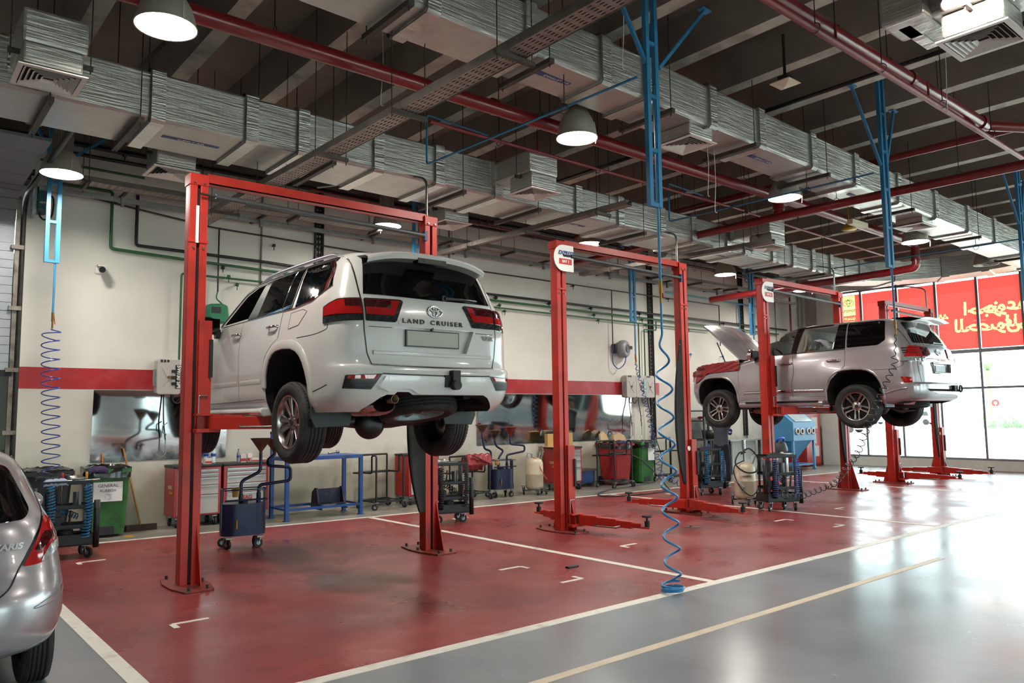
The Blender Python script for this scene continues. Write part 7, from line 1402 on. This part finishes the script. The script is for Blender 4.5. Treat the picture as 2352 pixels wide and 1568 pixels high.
MB().bar((9.35, 12.44, .90), (9.75, 12.40, .72), .06, .012).build('cover_band', mat('strap_maroon', '57181c', .6), o)
# air hose from the cart looping over the floor
tag(MB().tube(smooth_path([(13.35, 12.3, .76), (13.75, 12.2, .74), (14.1, 12.0, .5), (14.15, 11.5, .05), (13.4, 10.9, .014), (12.1, 10.9, .014), (11.75, 11.3, .014), (12.6, 11.9, .014), (14.3, 12.3, .014), (15.2, 12.6, .06), (15.75, 12.9, .5), (15.75, 13.1, 1.1)], 8), .014, 8).build('air_hose', HK), 'black air hose looping over the floor from the cart in front of the red bin', 'air hose')
tag(MB().box(13.3, 13.6, 12.33, 12.43, .75, .80).cyl((13.25, 12.38, .78), (13.7, 12.38, .79), .022, n=10).build('tyre_inflator', DARKMET), 'dark tool lying on the cart in front of the red bin', 'tool')
# wheeled bins
def bin_(loc, rz, label, col, lid=True, bag=True):
    t = thing('wheeled_bin', label, 'waste bin', loc, rz); P = []
    for z, w_, d in ((.04, .24, .25), (.5, .265, .29), (.95, .285, .335), (.98, .295, .345), (1.0, .30, .35)): P.append([(x, y, z) for x, y in chamf(-w_, w_, -d, d, .05)])
    m_ = MB(); m_.grid([r+[r[0]] for r in P], False); m_.add(P[0], [tuple(range(8))]); m_.build('bin_body', col, t); MB().box(-.30, .30, -.36, -.34, .93, .985).box(-.30, .30, .34, .40, .93, 1.0).tube([(-.22, .43, .96), (.22, .43, .96)], .014, 8).build('bin_rim', col, t)
    MB().prism([(-.10, .0), (.10, .0), (.10, .22), (.07, .26), (-.07, .26), (-.10, .22)], (0, -.012, 0), (0, -.26, .04), (1, 0, 0), (0, .10, 1)).build('foot_recess', BLK, t)
    for x in (-.25, .25): MB().cyl((x-.03, .26, .1), (x+.03, .26, .1), .10, n=20).build('wheel', BLK, t)
    if lid: MB().prism([(.42, .96), (.50, .90), (.52, .35), (.48, .34), (.44, .88)], (.56, 0, 0), (-.28, 0, 0), (0, 1, 0), (0, 0, 1)).build('lid', col, t)
    if bag:
        rr = random.Random(len(label)); P = [[((.31+.02*rr.uniform(-1, 1))*math.copysign(abs(math.cos(a))**.4, math.cos(a)), (.36+.02*rr.uniform(-1, 1))*math.copysign(abs(math.sin(a))**.4, math.sin(a)), z+.015*rr.uniform(-1, 1)) for a in [2*PI*k/40 for k in range(40)]] for z in (.86, .93, .99)]+[[(.24*math.cos(2*PI*k/40), .28*math.sin(2*PI*k/40), 1.02+.02*rr.random()) for k in range(40)], [(.2*math.cos(2*PI*k/40), .22*math.sin(2*PI*k/40), .80) for k in range(40)], [(0, 0, .78)]*40]
        MB().grid([r+[r[0]] for r in P], True).build('bin_liner', mat('liner_black', '141416', .25, coat=.3), t)
    return t
BG = mat('bin_green', '2c6a2c', .45, var=.08, dirt='24451f', ds=4); BR = mat('bin_red', 'a52328', .4, var=.08)
b1 = bin_((2.80, 12.80, 0), -.1, 'green wheeled bin with a GENERAL RUBBISH notice, at the left', BG, False)
pn = MB().box(-.19, .19, -.327, -.318, .52, .80).build('paper_notice', mat('paper', 'ecebe8', .7), b1); text_mesh('GENERAL', .062, 'printed_text', DARKMET, pn, basis((0, -.3285, .745), (1, 0, 0), (0, 0, 1)), .001); text_mesh('RUBBISH', .055, 'printed_text', DARKMET, pn, basis((0, -.3285, .675), (1, 0, 0), (0, 0, 1)), .001)
q = MB(); 
for k in range(3): a = 2*PI*k/3+.5; q.bar((.045*math.cos(a), -.3285, .59+.045*math.sin(a)), (.045*math.cos(a+1.5), -.3285, .59+.045*math.sin(a+1.5)), .018, .001)
q.build('recycling_mark', mat('print_blue', '2367b0', .5), pn)
bin_((2.02, 12.85, 0), .05, 'dark bin with a black bag behind the left trolley', mat('bin_dark', '26282a', .5), True); bin_((13.95, 12.85, 0), -.1, 'red wheeled bin with cardboard on its black bag', BR); bin_((14.78, 12.82, 0), -.05, 'green wheeled bin beside the red bin', BG)
MB().box(-.02, .2, -.325, -.315, .55, .85).build('paper_notice', mat('paper', 'ecebe8', .7), bpy.data.objects['wheeled_bin.003'])
for (x, y, z, d, rz, lb) in ((13.72, 12.95, 1.03, (.34, .05, .24), .2, 'torn cardboard piece on the red bin, left one'), (14.08, 12.80, 1.03, (.36, .14, .20), -.3, 'striped cardboard piece on the red bin, right one')):
    m_ = MB(); m_.prism([(-d[0]/2, 0), (d[0]/2, .02), (d[0]/2-.04, d[2]*.6), (.02, d[2]), (-d[0]/2+.03, d[2]*.7)], (0, d[1], 0), (0, 0, 0), (1, 0, .1), (0, .3, 1)); o = m_.build('cardboard_piece', mat('cardboard', 'c9ab85', .8)); o.location = (x, y, z); o.rotation_euler = (0, 0, rz); tag(o, lb, 'cardboard')
on_trolley((2.62, 12.47, 0), -.1, .96, [('rag', 0, 0, 'purple rag hanging over the left green bin')]); on_trolley((13.74, 12.5, 0), 0, 1.0, [('rag', 0, 0, 'purple cloth on the rim of the red bin')])
br = thing('broom', 'wooden broom leaning on the wall right of the green bin', 'broom', (3.25, 13.0, 0)); MB().cyl((.10, -.05, .06), (-.12, .24, 1.25), .014, n=10).build('broom_handle', WOOD, br); MB().box(-.12, .32, -.10, -.01, .0, .09).build('broom_head', mat('broom_dark', '3a2a24', .9, bump=.6, bs=60), br)
tag(MB().cyl((2.85, 13.25, 1.02), (2.84, 13.28, 1.18), .012, n=8).build('orange_handle', mat('lid_orange', 'd4701c', .5)), 'orange tool handle sticking up behind the left green bin', 'handle tool'); 
bs = thing('step_bench', 'blue and wood low step bench between the far cabinet and the red bin', 'step', (12.95, 12.95, 0)); MB().box(-.30, .30, -.15, .15, .38, .42).build('step_top', mat('step_wood', '5a4c42', .7), bs); 
for x in (-.26, .26): MB().box(x-.03, x+.03, -.14, .14, 0, .38).build('leg', mat('step_grey', '6a6660', .6), bs)
MB().box(-.23, .23, -.12, -.10, .10, .38).build('step_panel', mat('step_blue', '1d3f73', .5), bs)
# far corner: shelf rack, counter, blasting cabinet, vacuum
rk = thing('shelf_rack', 'dark steel shelf rack with mesh, behind the mechanic', 'rack', (17.6, 12.85, 0)); RKM = mat('rack_navy', '222b3a', .5)
for x in (-.5, .5):
    for y in (-.3, .3): MB().box(x-.025, x+.025, y-.025, y+.025, 0, 1.75).build('leg', RKM, rk)
for z in (.95, 1.45, 1.72): MB().box(-.52, .52, -.32, .32, z, z+.03).build('shelf', RKM, rk)
m_ = MB()
for i in range(16): m_.bar((-.48+.06*i, .28, .98), (min(.48, -.48+.06*i+.44), .28, .98+min(.44, .96-.06*i)), .006); m_.bar((-.48+.06*i, .285, .98), (max(-.48, -.48+.06*i-.44), .285, .98+min(.44, .06*i)), .006)
m_.build('wire_mesh', RKM, rk); tag(MB().lathe([(0, 0), (.26, 0), (.28, .22), (.27, .22), (.25, .02), (0, .02)], 28, (17.45, 12.55, 1.0)).cyl((17.45, 12.55, .2), (17.45, 12.55, 1.0), .02, n=8).cyl((17.45, 12.55, 0), (17.45, 12.55, .2), .06, .02, n=8).build('drip_pan', BLKM), 'black round pan on a stand in front of the shelf rack', 'drip pan')
tag(MB().tube(smooth_path([(17.2+.1*i, 12.75+.12*math.sin(i*2), 1.52+.04*math.sin(i*1.3)) for i in range(8)], 5), .03, 7).build('red_straps', mat('strap_red', '9a2a2c', .6)), 'tangle of red straps on the shelf rack', 'strap')
ct = thing('counter', 'white counter with grey top and navy legs, behind the mechanic', 'counter', (18.9, 12.85, 0)); MB().box(-.75, .75, -.38, .35, .90, .94).build('counter_top', mat('top_grey', '9a9c9b', .4), ct); MB().box(-.72, .72, -.2, .33, .1, .9).build('counter_panel', mat('panel_white', 'd3d8d4', .6), ct)
for x in (-.70, .70): MB().box(x-.03, x+.03, -.36, -.30, 0, .9).build('leg', RKM, ct)
bl = thing('blasting_cabinet', 'light blue sandblasting cabinet with four glove ports in the far corner', 'blasting cabinet', (20.8, 12.15, 0)); BLB = mat('blaster_blue', '4b8fc0', .45, var=.06)
MB().prism([(-.35, .85), (.35, .85), (.35, 1.62), (-.05, 1.62), (-.35, 1.38)], (1.2, 0, 0), (-.6, 0, 0), (0, 1, 0), (0, 0, 1)).build('cabinet_body', BLB, bl, bevel=.01); MB().prism([(-.34, 1.395), (-.07, 1.612), (-.08, 1.622), (-.35, 1.405)], (.9, 0, 0), (-.45, 0, 0), (0, 1, 0), (0, 0, 1)).build('viewing_window', mat('window_pale', 'a9bcc4', .15), bl)
for x in (-.42, -.16, .22, .47): MB().lathe([(.06, 0), (.10, 0), (.10, .03), (.06, .03)], 24, (x*.95, -.352, 1.12), (0, -1, 0), closed=True).build('glove_port', mat('port_grey', 'b5b6b2', .4), bl); MB().cyl((x*.95, -.353, 1.12), (x*.95, -.36, 1.12), .06, n=20).build('glove', mat('glove_dark', '54282c', .7), bl)
for x in (-.56, .56):
    for y in (-.3, .3): MB().box(x-.03, x+.03, y-.03, y+.03, .06, .87).cyl((x-.02, y, .05), (x+.02, y, .05), .05, n=12).build('leg', BLB, bl)
MB().add([(-.5, -.3, .86), (.5, -.3, .86), (.5, .3, .86), (-.5, .3, .86), (-.08, -.06, .35), (.08, -.06, .35), (.08, .06, .35), (-.08, .06, .35)], [(0, 1, 5, 4), (1, 2, 6, 5), (2, 3, 7, 6), (3, 0, 4, 7), (4, 5, 6, 7)]).box(-.56, .56, -.3, .3, .15, .19).build('hopper', BLB, bl)
vc = thing('vacuum_cleaner', 'steel workshop vacuum with a dark lid and blue hose before the blasting cabinet', 'vacuum', (18.6, 11.3, 0)); MB().lathe([(0, .08), (.20, .08), (.22, .12), (.22, .62), (.19, .64)], 28).build('drum', STEEL, vc); MB().lathe([(.225, .62), (.225, .72), (.18, .86), (.14, .90), (0, .91)], 28).build('motor_head', mat('vac_dark', '33363a', .5), vc)
MB().tube(smooth_path([(-.1, 0, .88), (-.18, -.1, .98), (.02, -.12, 1.0), (.16, -.05, .95), (.20, 0, .88)], 5), .03, 8).build('suction_hose', mat('tray_blue', '1d4fd0', .4), vc)
for k in range(4): caster(vc, .18*math.cos(k*PI/2), .18*math.sin(k*PI/2), .035, k)
tag(MB().tube(helix_along([(17.7, 12.0, 2.1), (17.6, 12.3, 1.5), (17.3, 11.9, 1.15), (16.4, 11.3, 1.22), (16.0, 11.0, 1.25)], .05, 22, 10), .008, 6).build('coiled_hose', HB), 'blue coiled hose drooping from the wall to the mechanic', 'air hose')
tag(MB().box(11.95, 12.3, 6.75, 7.0, .0, .001).build('floor_cover', DARKMET), 'small dark drain cover', 'drain cover') if False else None
for i, (x, y) in enumerate(((9.55, 7.3), (10.75, 7.75))): tag(MB().cyl((x, y, 0.0005), (x, y, .006), .11, n=24).cyl((x-.03, y, .006), (x+.03, y, .006), .02, n=8).build('floor_cap', mat('cap_rust', '4c3330', .6)), ['round dark floor cap left of two before the empty lift', 'round dark floor cap right of two before the empty lift'][i], 'floor cap')
tag(MB().box(6.05, 6.2, 6.3, 6.36, .0005, .02).build('dropped_rag', BLK), 'small dark scrap on the floor by the corner marks', 'scrap')
# ============================================================ mechanic under the silver car
def skin_body(name, verts, edges, radii, mt, parent=None, root=0, sub=2):
    me = bpy.data.meshes.new(name); me.from_pydata(verts, edges, []); o = bpy.data.objects.new(name, me); COL.objects.link(o)
    o.modifiers.new('skin', 'SKIN'); 
    sk = me.skin_vertices[0].data if me.skin_vertices else None
    if sk is None:
        bpy.context.view_layer.objects.active = o; bm = bmesh.new(); bm.from_mesh(me); bm.verts.layers.skin.verify(); bm.to_mesh(me); bm.free(); sk = me.skin_vertices[0].data
    for i, r in enumerate(radii): sk[i].radius = r if isinstance(r, tuple) else (r, r); sk[i].use_root = i == root
    s = o.modifiers.new('sub', 'SUBSURF'); s.levels = sub; s.render_levels = sub
    dg = bpy.context.evaluated_depsgraph_get(); dg.update(); m2 = bpy.data.meshes.new_from_object(o.evaluated_get(dg), depsgraph=dg); o.modifiers.clear(); o.data = m2; m2.name = name
    for p in m2.polygons: p.use_smooth = True
    m2.materials.clear(); m2.materials.append(mt)
    if parent: o.parent = parent
    return o
def mechanic():
    t = thing('person', 'mechanic in a grey shirt and dark trousers reaching up under the silver car', 'person', (15.32, 10.78, 0), 1.9)
    SK = mat('skin', '8a5b42', .55); SH = mat('shirt_grey', '565b66', .8, var=.08); TR = mat('trousers_dark', '23262e', .85); SHO = mat('shoe_black', '121212', .5)
    # x right, y forward, z up
    V = [(0, 0, .95), (0, .0, 1.12), (0, .01, 1.28), (0, .01, 1.42), (0, .02, 1.50), (0, .05, 1.60), (0, .06, 1.72)]; E = [(0, 1), (1, 2), (2, 3), (3, 4), (4, 5), (5, 6)]; R = [(.15, .11), (.14, .10), (.16, .115), (.14, .10), .055, (.078, .095), (.075, .09)]
    for s in (-1, 1):
        k = len(V); V += [(s*.10, 0, .90), (s*.11, .01+.02*s, .50), (s*.12, -.02+.03*s, .10), (s*.13, .12+.03*s, .045)]; E += [(0, k), (k, k+1), (k+1, k+2), (k+2, k+3)]; R += [.095, .06, .042, (.04, .03)]
        k = len(V); V += [(s*.19, .01, 1.43), (s*.25, .18, 1.46), (s*.17, .33, 1.66), (s*.14, .36, 1.73)]; E += [(3, k), (k, k+1), (k+1, k+2), (k+2, k+3)]; R += [.065, .046, .03, (.035, .02)]
        hb = k+3; c = Vector(V[hb])
        for f in range(4):
            j = len(V); o = Vector(((f-1.5)*.02, 0, 0)); L = (.035, .042, .040, .03)[f]; V += [tuple(c+o+Vector((0, .01, .03))), tuple(c+o+Vector((0, .0, .03+L))), tuple(c+o+Vector((0, -.02, .03+L*1.7)))]; E += [(hb, j), (j, j+1), (j+1, j+2)]; R += [.010, .009, .007]
        j = len(V); V += [tuple(c+Vector((-s*.035, .01, .005))), tuple(c+Vector((-s*.05, .01, .035)))]; E += [(hb, j), (j, j+1)]; R += [.011, .008]
    skin_body('body', V, E, R, SK, t)
    f = MB(); f.sphere((-.032, .145, 1.685), .012, 8, 6).sphere((.032, .145, 1.685), .012, 8, 6); f.build('eyes', WHITE, t); f = MB(); f.sphere((0, .16, 1.655), .018, 8, 6, (.8, 1, 1.4)); f.sphere((-.088, .06, 1.67), .025, 8, 6, (.4, 1, 1.3)).sphere((.088, .06, 1.67), .025, 8, 6, (.4, 1, 1.3)).sphere((0, .145, 1.61), .025, 8, 6, (1.2, .5, .35)); f.build('face_features', SK, t)
    h = MB(); h.sphere((0, .045, 1.735), .098, 18, 12, (.92, 1.05, .85)); h.build('hair', mat('hair_black', '141010', .7), t)
    sv = [(0, 0, .84), (0, 0, 1.0), (0, .0, 1.15), (0, .01, 1.30), (0, .01, 1.43), (0, .02, 1.49)]; se = [(i, i+1) for i in range(5)]; sr = [(.19, .135), (.185, .13), (.17, .125), (.185, .135), (.165, .115), (.075, .07)]
    for s in (-1, 1):
        k = len(sv); sv += [(s*.19, .01, 1.43), (s*.245, .17, 1.46), (s*.225, .22, 1.50)]; se += [(4, k), (k, k+1), (k+1, k+2)]; sr += [.085, .068, .066]
    skin_body('shirt', sv, se, sr, SH, t)
    tv = [(0, 0, 1.06), (0, 0, .90)]; te = [(0, 1)]; tr_ = [(.17, .125), (.165, .125)]
    for s in (-1, 1):
        k = len(tv); tv += [(s*.10, 0, .80), (s*.11, .01+.02*s, .48), (s*.12, -.02+.03*s, .08)]; te += [(1, k), (k, k+1), (k+1, k+2)]; tr_ += [.105, .085, .07]
    skin_body('trousers', tv, te, tr_, TR, t)
    for s in (-1, 1):
        b = MB(); y0 = .03*s; b.sphere((s*.125, .06+y0, .045), .13, 16, 10, (.40, 1.05, .42)); b.box(s*.125-.045, s*.125+.045, -.07+y0, .19+y0, 0, .02); b.build('shoe', SHO, t)
mechanic()
